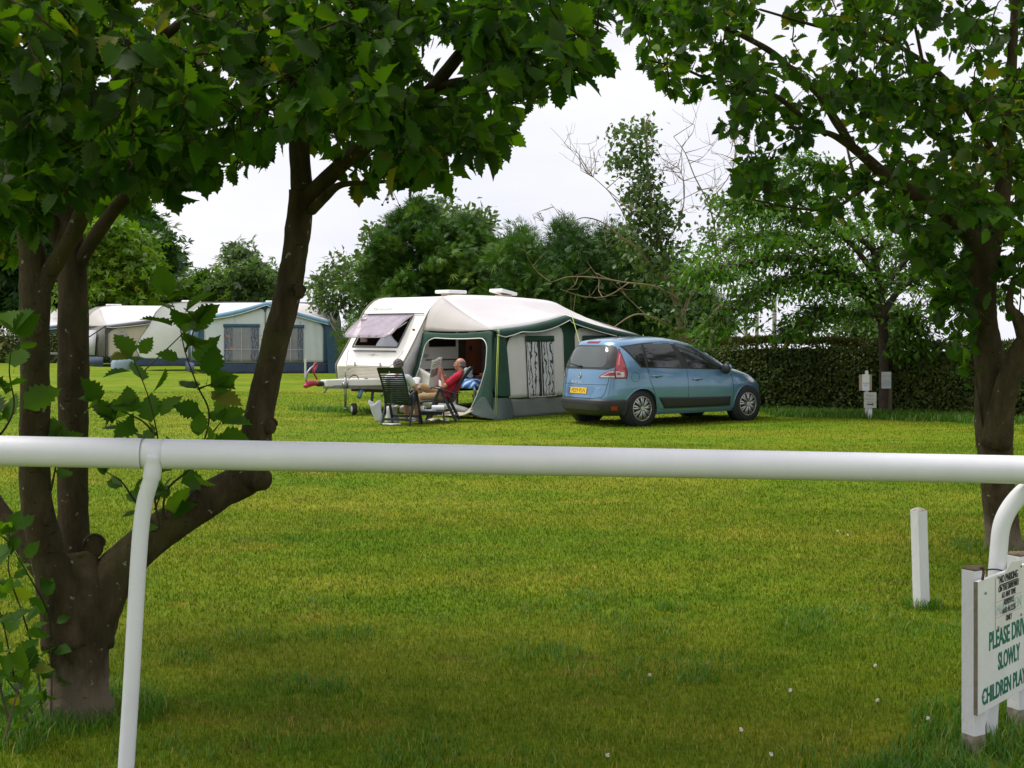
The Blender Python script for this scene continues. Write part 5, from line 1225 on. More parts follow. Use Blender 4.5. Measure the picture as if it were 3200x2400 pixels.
# folded green corner in front, with its mud skirt
C0 = eave(0); cn = [[C0+Vector((.0, -.05, -.05)), C0+Vector((.12, -.13, -.10)), C0+Vector((.30, -.10, -.10)), C0+Vector((.34, -.03, -.16))], [sw(.99, .6), Vector((-.70, -2.33, 1.0)), Vector((-.48, -2.34, 1.05)), Vector((-.43, -2.27, 1.1))], [sw(.985, .25), Vector((-.72, -2.42, .42)), Vector((-.50, -2.40, .42)), Vector((-.42, -2.33, .42))]]
mb = MB(); mb.grid(cn); mb.build('corner_panel', M_GREENC, an, True, solid=.005, sub=2)
mb = MB(); mb.grid([[sw(.86, .26), sw(.985, .25)-Vector((0, .01, 0)), Vector((-.72, -2.43, .43)), Vector((-.41, -2.34, .43))], [sw(.80, .11)-Vector((.02, 0, 0)), sw(1.0, .12)-Vector((.03, .02, 0)), Vector((-.80, -2.52, .2)), Vector((-.42, -2.40, .2))], [sw(.68, .0)-Vector((.06, 0, 0)), Vector((-1.08, -2.44, .0)), Vector((-.88, -2.58, .0)), Vector((-.44, -2.46, .0))]]); mb.build('corner_skirt', M_GSKIRT, an, True, solid=.005, sub=2)
mb = MB(); mb.grid([[sw(-.02+.76*i/12, .055-.02*math.sin(i*.5))+Vector((-.012*math.sin(i*2), 0, 0)) for i in range(13)], [sw(-.02+.76*i/12, .01)-Vector((.06, 0, .0)) for i in range(13)]]); mb.build('sill_skirt', M_SKIRT, an, True, solid=.005)
# grey flap between caravan front and the side wall
mb = MB(); mb.grid([[Vector((-.66+.0*0, -.04, 1.70)), sw(0, 1)], [Vector((-.95, -.04, 1.25)), sw(-.01, .7)-Vector((0, .03, 0))], [Vector((-1.20, -.04, .98)), sw(-.02, .50)-Vector((0, .03, 0))], [Vector((-1.19, -.05, .72)), sw(-.03, .28)-Vector((0, .03, 0))], [Vector((-1.12, -.05, .52)), sw(-.03, .12)-Vector((0, .03, 0))]]); mb.build('draught_flap', mat('pale_grey_flap', (.50, .50, .50), (.38, .38, .39), 3, .7, .3, 9), an, True, solid=.004)
# back lining: far end wall and ground sheet so that the inside is closed
mb = MB(); mb.grid([[Vector((4.05, -.02, z)), Vector((4.05, -2.15, z*.86))] for z in (0, .9, 1.7)]); mb.build('end_wall', M_GREYC, an, True, solid=.004)
# rolled down side panel lying in folds on the ground inside the opening
rp = thing('rolled_panel', 'beige canvas side panel of the tent dropped in loose folds on the grass', 'canvas', tuple(lv @ Vector((-.80, -1.6, 0))+Vector((CO[0], CO[1], 0))), CR)
mb = MB(); rows = []
for i in range(13):
    u = i/12; row = []
    for j in range(15):
        v = j/14; hgt = (.62*math.exp(-((v-.86)/.18)**2)+.12*math.exp(-((v-.4)/.3)**2)+.05)*(1-.75*abs(2*u-1)**2.2); x = -.22+.50*u+.05*math.sin(v*9+u*4); y = .75-1.30*v
        row.append(Vector((x-.07*math.sin(u*7+v*3), y, max(.004, hgt+.035*math.sin(v*13+u*5)*math.sin(u*9)))))
    rows.append(row)
mb.grid(rows); mb.build('folds', mat('beige_canvas', (.50, .44, .37), (.38, .33, .28), 3, .85, .3, 7), rp, True, solid=.012, sub=1)
wv_ = thing('unzipped_panel', 'off white unzipped side panel hanging slack behind the seated man', 'canvas', tuple(lv @ Vector((-.86, -.62, 0))+Vector((CO[0], CO[1], 0))), CR)  # side panel of the tent, unzipped and hanging from the left
mb = MB(); rows = []
for i in range(9):
    u = i/8; row = []
    for j in range(10):
        v = j/9; z = .98-.42*v-.25*math.sin(math.pi*v)*(1-u)*0; z0 = .15; row.append(Vector((.03*math.sin(u*6+v*4)+.04*u, .45-1.0*v, z*(1-u)+z0*u)))
    rows.append(row)
mb.grid(rows); mb.build('sheet', mat('off_white_sheet', (.62, .59, .55), (.54, .51, .47), 3, .8, .2, 9), wv_, True, solid=.006)
# guy ropes
def rope(label, p0, p1, r=.0065, m=M_ROPE, group='guy ropes of the green tent'):
    p0, p1 = Vector(p0), Vector(p1); o = MB().tube([p0, p0.lerp(p1, .5)-Vector((0, 0, .01)), p1], r, 5).build('guy_rope', m, None, True); c_ = p1.copy(); o.data.transform(Matrix.Translation(-c_)); o.location = c_
    tag(o, label, 'rope', group); MB().tube([(0, 0, -.02), (0, .0, .09)], .008, 6).build('peg', M_STEEL, o); return o
tw_ = lambda v: lv @ Vector(v)+Vector((CO[0], CO[1], 0))
ce = tw_(eave(0)+Vector((.06, -.10, .02))); g_ = at(1546, 1318, 24.2); g_.z = 0.0
rope('yellow green guy rope slanting down from the left front corner of the green edged tent', ce, g_)
rope('second strand of the guy rope at the left front corner, just right of the first', ce+Vector((.02, 0, -.01)), g_+Vector((.03, .02, 0)), .005)
pk = tw_(eave(.47)+Vector((0, -.16, .02))); rope('yellow green guy rope from the tent peak down behind the car roof', pk, pk+Vector((.55, -1.0, -pk.z)))
re_ = tw_(eave(1)+Vector((0, -.14, 0))); rope('short visible guy rope at the right end of the tent canopy', re_, re_+Vector((.6, -.5, -re_.z)))

# ---- the far pitches
def far_caravan(label, loc, rot, Lc, body_m, W=2.1, topz=2.6, front_window=True):
    t = thing('caravan', label, 'caravan', loc, rot, 'caravans on the far pitches')
    s_ = topz/2.5
    pr = [(-.62, .45), (-.85, .50), (-.97, .72), (-.97, .95), (-.80, 1.25), (-.52, 1.62), (-.25, 2.12), (-.05, 2.32), (.25, 2.44), (.8, 2.5), (Lc-.9, 2.5), (Lc-.4, 2.42), (Lc-.1, 2.2), (Lc, 1.8), (Lc+.02, .9), (Lc-.05, .45)]
    pr = [(x, z*s_) for x, z in pr]; caravan_shell(t, pr, W, body_m)
    mb = MB(); a_, b_ = Vector((-.80, 0, 1.25*s_)), Vector((-.25, 0, 2.12*s_)); mid = Vector((-.52, 0, 1.62*s_)); nn = Vector((-.03, 0, .018))
    rows = [[p_+nn+Vector((0, y, 0)) for y in np.linspace(.22, W-.22, 5)] for p_ in (a_.lerp(mid, .3), mid, mid.lerp(b_, .5), b_.lerp(mid, .06))]; mb.grid(rows); mb.build('front_window', M_TINT, t, True, solid=.02)
    mb = MB(); mb.tube([(p_[0], -.012, p_[1]) for p_ in pr[1:15]], .016, 6); mb.build('edge_trim', M_GREYTRIM, t, True)
    mb = MB(); mb.box((-.985, W/2, .97*s_), (.02, W*.86, .015)); mb.build('locker_seam', M_GREYTRIM, t)
    mb = MB(); mb.box((-1.5, W/2, .52), (1.2, .16, .10)); mb.box((-2.05, W/2, .56), (.16, .12, .12)); mb.build('hitch', M_STEEL, t, False, .02)
    for x in (1.0, Lc*.62): MB().box((x, W*.5, 2.5*s_+.05), (.7, .6, .09)).build('roof_light', M_WHITEC, t, True, .03)
    for y in (.2, W-.2): MB().lathe([(0, -.08), (.29, -.07), (.29, .07), (0, .08)], (Lc*.5, y, .29), 'y', 16).build('wheel', M_RUBBER, t, True)
    return t
def gp(px, Y): x = (px-1600)*Y/F; return (x, Y, gz(x, Y))
M_BLUEC = mat('slate_blue_canvas', (.050, .110, .185), (.038, .085, .15), 4, .75, .2, 12)
M_BLUELT = mat('light_blue_canvas', (.13, .27, .38), (.10, .22, .32), 4, .7, .2, 12)
M_PALEC = mat('pale_blue_white_canvas', (.66, .70, .74), (.58, .62, .66), 2, .8, .15, 10)
M_NAVY = mat('navy_mud_skirt', (.045, .07, .13), (.03, .05, .095), 3, .7, .4, 7)
M_TAUPE = mat('taupe_canvas', (.50, .43, .34), (.44, .38, .30), 3, .8, .15, 10)
M_CHARC = mat('charcoal_canvas', (.10, .10, .11), (.07, .07, .075), 3, .75, .2, 10)
def local(loc, rot, p): return tuple(Matrix.Rotation(rot, 3, 'Z') @ Vector(p)+Vector(loc))
# blue and white tent with its caravan
ro = R(9); lo = gp(645, 48.6); 
far_caravan('white streamlined caravan mostly hidden behind the blue and white tent', (lo[0]-1.75, lo[1]+.12, lo[2]), ro, 6.9, M_WHITEC, topz=2.68)
rl2 = [(-.5, 1.75), (-.25, 2.2), (0, 2.45), (.6, 2.63), (2.6, 2.66), (4.2, 2.62), (5.0, 2.4), (5.3, 1.9)]
bt, be, bw, br, bfw = awning('awning', 'blue and white tent with floral curtains in two windows, beyond the left trunk', (lo[0]-.35, lo[1], lo[2]), ro, rl2, (.35, 2.80, 5.05), 3.4, (2.05, 2.62, 1.92), (M_ROOFC, M_ROOFC, M_BLUEC, M_PALEC, M_NAVY), canopy_m=M_BLUELT,
    front=[(.045, .50, .19, .46, 1.78, .42, M_FLORAL, True), (.51, .95, .60, .80, 1.75, .42, M_FLORAL, True)], skirt_h=.38, scallop=False)
mb = MB(); mb.grid([[Vector((-.35, -.02, z)), Vector((.35, -3.42, z*1.1))] for z in (.38, 1.2, 1.8)]); bs = mb.build('side_wall', M_BLUEC, bt, True, solid=.01)
mb = MB(); mb.grid([[Vector((-.45, -.02, z)), Vector((.20, -3.5, z))] for z in (.0, .38)]); mb.build('side_skirt', M_NAVY, bt, True, solid=.01)
mb = MB(); mb.grid([[Vector((-.12, -1.0, .45)), Vector((.26, -2.9, .45))], [Vector((-.12, -1.0, 1.55)), Vector((.28, -2.9, 1.65))]]); mb.v = [q+Vector((-.03, 0, 0)) for q in mb.v]; mb.build('side_window', M_GREYCURT, bt, True, solid=.01)
mb = MB(); mb.prism([Vector((4.9, -3.40, 1.85)), Vector((5.05, -3.40, 1.88)), Vector((5.62, -3.55, 0)), Vector((5.0, -3.55, 0))], (0, .04, 0)); mb.build('corner_panel', M_BLUEC, bt)
pl_ = thing('peg_post', 'small white peg post standing in the grass before the blue tent', 'post', gp(954, 42), R(10)); mb = MB(); mb.box((0, 0, .30), (.07, .07, .60)); mb.build('post', M_PAINT, pl_, False, .006); MB().box((0, 0, .607), (.078, .078, .014)).build('cap', M_PIPING, pl_, False, .003)
q0 = local((lo[0]-.35, lo[1], lo[2]), ro, be(1)+Vector((0, -.1, -.05))); rope('dark guy strap from the right corner of the blue tent', q0, (q0[0]+1.4, q0[1]-.8, gz(0, 45)), .03, M_BLACK, None)
q1 = local((lo[0]-.35, lo[1], lo[2]), ro, be(0)+Vector((0, -.1, -.05))); rope('dark guy strap from the left corner of the blue tent', q1, (q1[0]-1.9, q1[1]-.7, gz(0, 44)), .025, M_BLACK, None)
# beige tent with its caravan
ro = R(16); lo = gp(292, 57)
far_caravan('cream caravan behind the beige tent, seen past the second stem', (lo[0]-.15, lo[1], lo[2]), ro, 6.0, M_CREAM, topz=2.72)
rl3 = [(-.35, 1.8), (-.1, 2.25), (.15, 2.5), (.7, 2.7), (2.6, 2.73), (4.4, 2.7), (5.2, 2.5), (5.5, 2.0)]
gt, ge, gw, gr_, gfw = awning('awning', 'beige tent with charcoal side and grey curtained windows, left of the blue tent', (lo[0]-.10, lo[1], lo[2]), ro, rl3, (.75, 4.6, 5.9), 2.7, (1.80, 2.45, 2.30), (M_ROOFC, M_ROOFC_SHADED, M_CHARC, M_TAUPE, M_NAVY),
    front=[(.02, .97, .33, .66, 1.72, .45, M_GREYCURT, True)], skirt_h=.42, scallop=False)
mb = MB(); mb.grid([[Vector((-.45+.12*k, -.02, z)), Vector((.70, -2.72, z*1.02))] for k, z in enumerate((.42, 1.2, 1.75))]); gs = mb.build('side_wall', mat('taupe_grey_canvas', (.17, .16, .15), (.13, .12, .115), 3, .8, .2, 9), gt, True, solid=.01)
mb = MB(); mb.grid([[Vector((-.55, -.02, z)), Vector((.62, -2.85, z))] for z in (0, .42)]); mb.build('side_skirt', M_NAVY, gt, True, solid=.01)
mb = MB(); mb.grid([[Vector((-.22, -.75, .5)), Vector((.28, -1.95, .5))], [Vector((-.05, -.75, 1.6)), Vector((.36, -1.95, 1.6))]]); mb.v = [q+Vector((-.05, -.02, 0)) for q in mb.v]; sw_ = mb.build('side_window', mat('grey_net_pale', (.50, .50, .53), (.30, .30, .33), 3, .8, aniso=(8, 8, .2)), gt, True, solid=.01)
c_ = gw(.13, 1.35); mb = MB(); mb.lathe([(0, 0), (.20, 0), (.20, .02), (0, .02)], (c_.x, c_.y-.05, c_.z), 'y', 22); vm = mb.build('round_vent', M_GREYCURT, gt)
mb = MB()
for k in (-.1, 0, .1): mb.bar((c_.x+k, c_.y-.056, c_.z-.17), (c_.x+k, c_.y-.056, c_.z+.17), .012, .008); mb.bar((c_.x-.17, c_.y-.056, c_.z+k), (c_.x+.17, c_.y-.056, c_.z+k), .008, .012)
mb.build('vent_mesh', M_PIPING, vm)
q1 = local((lo[0]-.10, lo[1], lo[2]), ro, ge(0)); rope('black guy strap slanting from the beige tent corner to the left', q1, (q1[0]-2.4, q1[1]-1.0, gz(0, 52)), .028, M_BLACK, None)
# third caravan with a dark tent, glimpsed between the stems
ro = R(14); lo = gp(95, 64)
far_caravan('cream caravan furthest left, glimpsed between the two stems', lo, ro, 5.4, M_CREAM, topz=2.65)
dtn, de, dw, drr, dfw = awning('awning', 'dark blue grey tent glimpsed between the two stems', lo, ro, [(-.2, 1.8), (.05, 2.3), (.6, 2.62), (2.6, 2.66), (4.2, 2.62), (4.9, 2.2)], (.6, 3.4, 5.0), 2.4, (1.75, 2.3, 1.8), (M_ROOFC, M_ROOFC_SHADED, M_BLUEC, M_CHARC, M_NAVY), front=[(.04, .5, .12, .40, 1.5, .5, M_GREYCURT, True)], scallop=False)
cb = thing('motor_car', 'small dark parked car at the far left edge beside the last caravan', 'car', gp(-25, 66), R(8))
mb = MB(); mb.loft([[Vector((x, s*.84*w_, z)) for s, w_ in ((-1, 1), (1, 1))][0:2]+[Vector((x+.0, .84*w2, z2)), Vector((x, -.84*w2, z2))] for x, z, w_, z2, w2 in ((-1.9, .3, .9, .7, .88), (-1.7, .22, 1, .86, .95), (-1.0, .22, 1, 1.35, .72), (.2, .22, 1, 1.45, .72), (.9, .22, 1, .98, .95), (1.8, .25, .98, .78, .9), (2.0, .35, .88, .6, .85))]); mb.build('body', mat('dark_grey_paint', (.04, .045, .05), (.05, .055, .06), 3, .25, coat=1), cb, True, .06, sub=1)
for x in (-1.2, 1.25):
    for y in (-.74, .74): MB().lathe([(0, -.1), (.2, -.105), (.31, -.09), (.31, .09), (.2, .105), (0, .1)], (x, y, .31), 'y', 18).build('wheel', M_RUBBER, cb, True)
# wheelbarrow-like covered bundle at the beige tent's corner
tb_ = thing('covered_bundle', 'pale blue plastic sheet bundle on the grass between the beige and blue tents', 'bundle', gp(382, 50.5))
mb = MB(); rows = [[Vector((.75*math.cos(a_)*r_*(1+.1*math.sin(3*a_)), .35*math.sin(a_)*r_, h_+.03*math.sin(a_*5))) for a_ in np.linspace(0, 2*math.pi, 17)] for r_, h_ in ((.6, .02), (.62, .25), (.5, .42), (.25, .52), (.02, .55))]; mb.grid(rows); mb.build('sheet', mat('pale_blue_sheet', (.30, .38, .46), (.22, .29, .36), 4, .4, .3, 6), tb_, True)

# ------------------------------------------------------------------ small notices by the hedge
M_NOTW = mat('white_notice_board', (.76, .76, .80), (.68, .68, .72), 6, .5)
M_NOTG = mat('weathered_notice', (.50, .50, .47), (.42, .42, .39), 8, .6, dirt=((.3, .32, .27), 8, .6))
M_TXTG = mat('faded_grey_print', (.30, .31, .33), (.25, .26, .28), 20, .6)
Yn = 24.9
def notice(label, px0, px1, py0, py1, Y, m, yaw, frame=None, lines=(), postx=None, post=None, group='notices by the hedge', arrow=None):
    c = at((px0+px1)/2, (py0+py1)/2, Y); g0 = gz(c.x, Y)
    t = thing('notice', label, 'sign', (c.x, c.y, g0), yaw, group); wd = (px1-px0)*Y/F/math.cos(yaw); h = (py1-py0)*Y/F; zc = c.z-g0
    MB().box((0, 0, zc), (wd, .018, h)).build('board', m, t, False, .003)
    if frame: MB().box((0, .02, zc), (wd*1.75, .02, h*.98)).build('backing', frame, t, False, .003)
    for (b_, dz, sz) in lines: txt(b_, sz, M_TXTG, t, (0, -.0105, zc+dz*h), Euler((R(90), 0, 0)), extr=.0006)
    if arrow:
        z_ = zc+arrow*h; MB().prism([(-wd*.25, -.0102, z_-.011), (wd*.16, -.0102, z_-.011), (wd*.16, -.0102, z_-.026), (wd*.28, -.0102, z_), (wd*.16, -.0102, z_+.026), (wd*.16, -.0102, z_+.011), (-wd*.25, -.0102, z_+.011)][::-1], (0, -.0012, 0)).build('arrow', M_BLK, t)
    for (pxp, top, bot, pm, wd_) in post:
        p = at(pxp, top, Y); MB().box((p.x-c.x, .045, (p.z-g0)/2), (wd_, wd_*.9, p.z-g0+.02)).build('post', pm, t, False, .004)
    return t
notice('white paper notice on a wooden backing board, higher of the pair on white stakes', 2694, 2717, 1170, 1221, Yn, M_NOTW, R(6), mat('pale_wood', (.42, .32, .24), (.34, .26, .2), 9, .7), (('CAMP', -.05, .05), ('SITE', -.19, .05)), post=[(2711, 1160, 0, M_PAINT, .055)])
notice('square white notice with a black arrow, lower of the pair on white stakes', 2700, 2738, 1226, 1275, Yn-.25, M_NOTG, R(-5), None, (('PARK', .28, .062), ('CARAVAN', .06, .055), ('AREA', -.14, .06)), post=[(2720, 1240, 0, M_PAINT, .075)], arrow=-.27)
notice('grey paper notice leaning beside the cherry trunk on a brown stake', 2754, 2785, 1162, 1214, 25.5, mat('grey_notice', (.50, .51, .54), (.42, .43, .46), 8, .6), R(8), None, (('NOTICE', .24, .055), ('PLEASE', -.06, .04), ('KEEP DOGS', -.18, .04), ('ON A LEAD', -.3, .04)), post=[(2786, 1166, 0, mat('brown_stake', (.10, .075, .035), (.07, .05, .025), 8, .8), .06)])

# ------------------------------------------------------------------ the blue car
m, nt, out = nodes_of('blue_metallic_paint')
p = N(nt, 'ShaderNodeBsdfPrincipled', Roughness=.30, Metallic=.5); p.inputs['Coat Weight'].default_value = 1; p.inputs['Coat Roughness'].default_value = .04
v = coords(nt); fl = ramp(nt, noise(nt, v, 900, 2), [(.3, (.13, .265, .43)), (.7, (.165, .315, .49))]); du = ramp(nt, noise(nt, v, 2.2, 6, .6), [(.35, (1, 1, 1)), (.8, (.86, .87, .86))])
nt.links.new(mixc(nt, 1, fl.outputs[0], du.outputs[0], 'MULTIPLY'), p.inputs['Base Color']); nt.links.new(p.outputs[0], out.inputs[0]); M_CAR = m
M_BPLAST = mat('black_bumper_plastic', (.020, .021, .023), (.028, .028, .03), 9, .5, .05, 90)
M_GLASS = mat('car_glass', (.010, .012, .013), (.014, .015, .016), 2, .03, spec=.9)
M_RGLASS = mat('rear_glass', (.055, .068, .066), (.075, .088, .085), 1.5, .04, spec=.9)
M_REDL = mat('red_lamp_lens', (.42, .012, .02), (.30, .008, .016), 12, .12, coat=1)
M_WHL = mat('clear_lamp_lens', (.62, .58, .58), (.5, .46, .46), 14, .1, coat=1)
M_SILVER = mat('silver_wheel', (.52, .52, .53), (.44, .44, .45), 8, .3, metal=.7)
M_YEL = mat('yellow_plate', (.78, .50, .03), (.72, .45, .025), 9, .4)
M_CHROME = mat('chrome_badge', (.75, .75, .76), (.6, .6, .62), 9, .15, metal=1)
M_GAP = mat('panel_gap', (.012, .016, .022), (.02, .025, .03), 9, .7)
car = thing('car', 'blue metallic hatchback people carrier parked beside the green edged tent, seen from behind', 'car', (2.977, 24.13, .0), R(35))
def lerp_tab(tab, z):
    if z <= tab[0][0]: return tab[0][1]
    for (a, u), (b, w_) in zip(tab[:-1], tab[1:]):
        if z <= b: 
            t = (z-a)/(b-a); return u+(w_-u)*t
    return tab[-1][1]
XR = [(.20, -2.05), (.30, -2.13), (.40, -2.155), (.52, -2.15), (.66, -2.125), (.80, -2.10), (.95, -2.075), (1.05, -2.05), (1.2, -1.99), (1.35, -1.91), (1.47, -1.83), (1.53, -1.80), (1.56, -1.72), (1.59, -1.55), (1.615, -1.30), (1.63, -1.0), (1.64, -.6)]
XF = [(.18, 1.98), (.28, 2.10), (.42, 2.16), (.55, 2.175), (.66, 2.15), (.74, 2.09), (.80, 2.00), (.86, 1.87), (.92, 1.68), (.98, 1.44), (1.03, 1.18), (1.07, .98), (1.16, .82), (1.3, .56), (1.42, .32), (1.5, .13), (1.55, -.04), (1.59, -.22), (1.615, -.38), (1.63, -.5), (1.64, -.58)]
WW = [(.18, .80), (.24, .845), (.40, .882), (.55, .90), (.70, .905), (.85, .895), (.98, .875), (1.05, .855), (1.2, .81), (1.35, .757), (1.47, .705), (1.52, .67), (1.56, .61), (1.59, .53), (1.615, .42), (1.63, .28), (1.64, .05)]
NR = [(.2, 4.2), (1.0, 4.5), (1.3, 4.5), (1.55, 4.0), (1.6, 3), (1.64, 2.2)]
NF = [(.2, 3.0), (.8, 3.0), (1.0, 3.6), (1.1, 5.5), (1.45, 5.0), (1.58, 3.2), (1.64, 2.2)]
def smooth_tab(tab):
    d = .022; return lambda z: (lerp_tab(tab, z-d)+lerp_tab(tab, z)*2+lerp_tab(tab, z+d))/4 if z < 1.60 else lerp_tab(tab, z)
xr_, xf_, ww_, nr_, nf_ = map(smooth_tab, (XR, XF, WW, NR, NF))
def side_y(x, z):
    a, b, w_ = xr_(z), xf_(z), ww_(z); c = (a+b)/2; h = (b-a)/2; t = (x-c)/h; n = nf_(z) if t > 0 else nr_(z)
    y = w_*max(0, 1-abs(t)**n)**(1/n)
    # crease below the belt and a hollow along the doors
    return y
def rear_x(y, z):
    a, b, w_ = xr_(z), xf_(z), ww_(z); c = (a+b)/2; h = (b-a)/2; n = nr_(z); t = max(0, 1-min(1, abs(y)/w_)**n)**(1/n); return c-h*t
def front_x(y, z):
    a, b, w_ = xr_(z), xf_(z), ww_(z); c = (a+b)/2; h = (b-a)/2; n = nf_(z); t = max(0, 1-min(1, abs(y)/w_)**n)**(1/n); return c+h*t
def corner(ph, z, off=0):
    """rear half: ph 0 = middle of the tail, 1 = the right flank at mid length"""
    a, b, w_ = xr_(z), xf_(z), ww_(z); c = (a+b)/2; h = (b-a)/2; n = nr_(z); q = ph*math.pi/2
    x = c-h*abs(math.cos(q))**(2/n); y = -w_*abs(math.sin(q))**(2/n)
    nx_, ny_ = -abs(math.cos(q))**(2-2/n)/h, -abs(math.sin(q))**(2-2/n)/w_; l = math.hypot(nx_, ny_); return Vector((x+off*nx_/l, y+off*ny_/l, z))
zs_ = list(np.linspace(.2, .8, 20))+list(np.linspace(.82, 1.1, 22))+list(np.linspace(1.12, 1.5, 16))+list(np.linspace(1.515, 1.61, 12))+[1.618, 1.625, 1.631, 1.636, 1.6395]
NS = 112; rings = []
for z in zs_:
    a, b, w_ = xr_(z), xf_(z), ww_(z); c = (a+b)/2; h = (b-a)/2; ring = []
    for k in range(NS):
        q = 2*math.pi*k/NS; n = nf_(z) if math.cos(q) > 0 else nr_(z)
        ring.append(Vector((c+h*math.copysign(abs(math.cos(q))**(2/n), math.cos(q)), w_*math.copysign(abs(math.sin(q))**(2/n), math.sin(q)), z)))
    rings.append(ring)
mb = MB(); mb.loft(rings); cb_ = mb.build('body', M_CAR, car, True)
cut = MB()
for x in (-1.35, 1.35):
    for s in (-1, 1): cut.lathe([(.355, s*.60), (.362, s*.80), (.368, s*1.1)] if s > 0 else [(.368, -1.1), (.362, -.80), (.355, -.60)], (x, 0, .325), 'y', 40)
co = cut.build('cutter', M_GAP, car); 
bo = cb_.modifiers.new('arches', 'BOOLEAN'); bo.object = co; bo.operation = 'DIFFERENCE'; bo.solver = 'EXACT'
bpy.context.view_layer.update(); me2 = bpy.data.meshes.new_from_object(cb_.evaluated_get(bpy.context.evaluated_depsgraph_get())); cb_.modifiers.clear(); old = cb_.data; cb_.data = me2; me2.name = 'body'
bpy.data.objects.remove(co)
me2.materials.clear(); me2.materials.append(M_CAR); me2.polygons.foreach_set('material_index', [0]*len(me2.polygons)); setsmooth(me2)
try: me2.set_sharp_from_angle(angle=R(40))
except Exception: pass
# dark linings in the arches and underneath
for x in (-1.35, 1.35):
    for s in (-1, 1): MB().lathe([(.0, s*.58), (.352, s*.60), (.357, s*.845)], (x, 0, .325), 'y', 32).build('arch_lining', M_GAP, car, True)
def spatch(name, bot, top, m, parent=car, off=.004, ns=24, nt_=8, side=-1, solid=0, f=None):
    """patch on the flank between two polylines in (x, z)"""
    def rs(pts, n):
        P = resample(pts, n); return [(p.x, p.y) for p in P]
    B, T = rs(bot, ns+1), rs(top, ns+1); rows = []
    for i in range(nt_+1):
        g = i/nt_; row = []
        for (x0, z0), (x1, z1) in zip(B, T):
            x, z = x0+(x1-x0)*g, z0+(z1-z0)*g; row.append(Vector((x, side*(side_y(x, z)+off), z)))
        rows.append(row)
    mb = MB(); mb.grid(rows); return mb.build(name, m, parent, True, solid=solid)
def sline(pts, r=.0035, side=-1, off=.001, mb=None):
    P = resample(pts, max(8, int(12*len(pts)))); L_ = [Vector((p.x, side*(side_y(p.x, p.y)+off), p.y)) for p in P]; mb.tube(L_, r, 5)
for side in (-1, 1):
    dlo = spatch('window_surround', [(-1.36, 1.065), (-1.0, 1.055), (-.3, 1.03), (.3, 1.01), (.80, .995)], [(-1.68, 1.46), (-1.2, 1.515), (-.5, 1.54), (-.05, 1.495), (.35, 1.26), (.80, 1.01)], M_BPLAST, off=.003, ns=40, nt_=10, side=side)
    spatch('window', [(-1.33, 1.085), (-1.25, 1.08)], [(-1.635, 1.45), (-1.25, 1.49)], M_GLASS, dlo, .007, 12, 8, side)
    spatch('window', [(-1.19, 1.078), (-.37, 1.05)], [(-1.19, 1.495), (-.54, 1.515)], M_GLASS, dlo, .007, 16, 8, side)
    spatch('window', [(-.17, 1.04), (.56, 1.015)], [(-.43, 1.51), (-.10, 1.465), (.22, 1.28), (.585, 1.03)], M_GLASS, dlo, .007, 24, 8, side)
    spatch('window', [(.615, 1.012), (.75, 1.005)], [(.615, 1.06), (.75, 1.008)], M_GLASS, dlo, .007, 6, 3, side)
    # doors: gaps drawn by dark seams, dark sill moulding, handles
    rd = spatch('door', [(-1.00, .33), (-.26, .33)], [(-1.20, 1.05), (-.30, 1.02)], M_CAR, car, .0025, 20, 14, side, 0)
    mb = MB(); sline([(-1.215, 1.50), (-1.215, 1.06), (-1.19, .86), (-1.08, .62), (-.985, .42), (-.93, .30)], mb=mb, side=side); mb.build('door_gap', M_GAP, rd)
    fd = spatch('door', [(-.24, .33), (.88, .33)], [(-.28, 1.02), (.86, .985)], M_CAR, car, .0025, 24, 14, side, 0)
    mb = MB(); sline([(-.27, 1.03), (-.25, .8), (-.25, .30)], mb=mb, side=side); sline([(.86, .985), (.93, .80), (.95, .55), (.90, .30)], mb=mb, side=side); sline([(-.93, .30), (.90, .30)], mb=mb, side=side); mb.build('door_gap', M_GAP, fd)
    for dd, xh, zh in ((rd, -1.02, .905), (fd, -.02, .83)):
        mb = MB(); y = side_y(xh, zh); mb.tube(bez([(xh-.12, side*(y+.012), zh), (xh-.05, side*(y+.03), zh+.004), (xh+.05, side*(y+.03), zh+.004), (xh+.12, side*(y+.010), zh)], 5), [.012]+[.017]*14+[.012], 8); hd = mb.build('handle', M_CAR, dd, True)
        mb = MB(); mb.ball((xh, side*(y+.001), zh-.006), (.05, .012, .026), 12, 6); mb.build('handle_recess', M_GAP, hd, True)
    spatch('sill_moulding', [(-.82, .315), (-.2, .31), (.86, .315)], [(-.98, .52), (-.2, .50), (.86, .485)], M_BPLAST, car, .012, 30, 5, side, .006)
    # mirror
    ym = side_y(.62, 1.02); mb = MB(); mb.ball((.66, side*(ym+.13), 1.02), (.062, .105, .105), 16, 10); mb.bar((.70, side*(ym-.01), .99), (.68, side*(ym+.1), 1.0), .06, .04); mi = mb.build('mirror', M_BPLAST, car, True)
    mb = MB(); mb.ball((.705, side*(ym+.135), 1.045), (.05, .108, .065), 14, 8); mb.build('mirror_cap', M_CAR, mi, True)
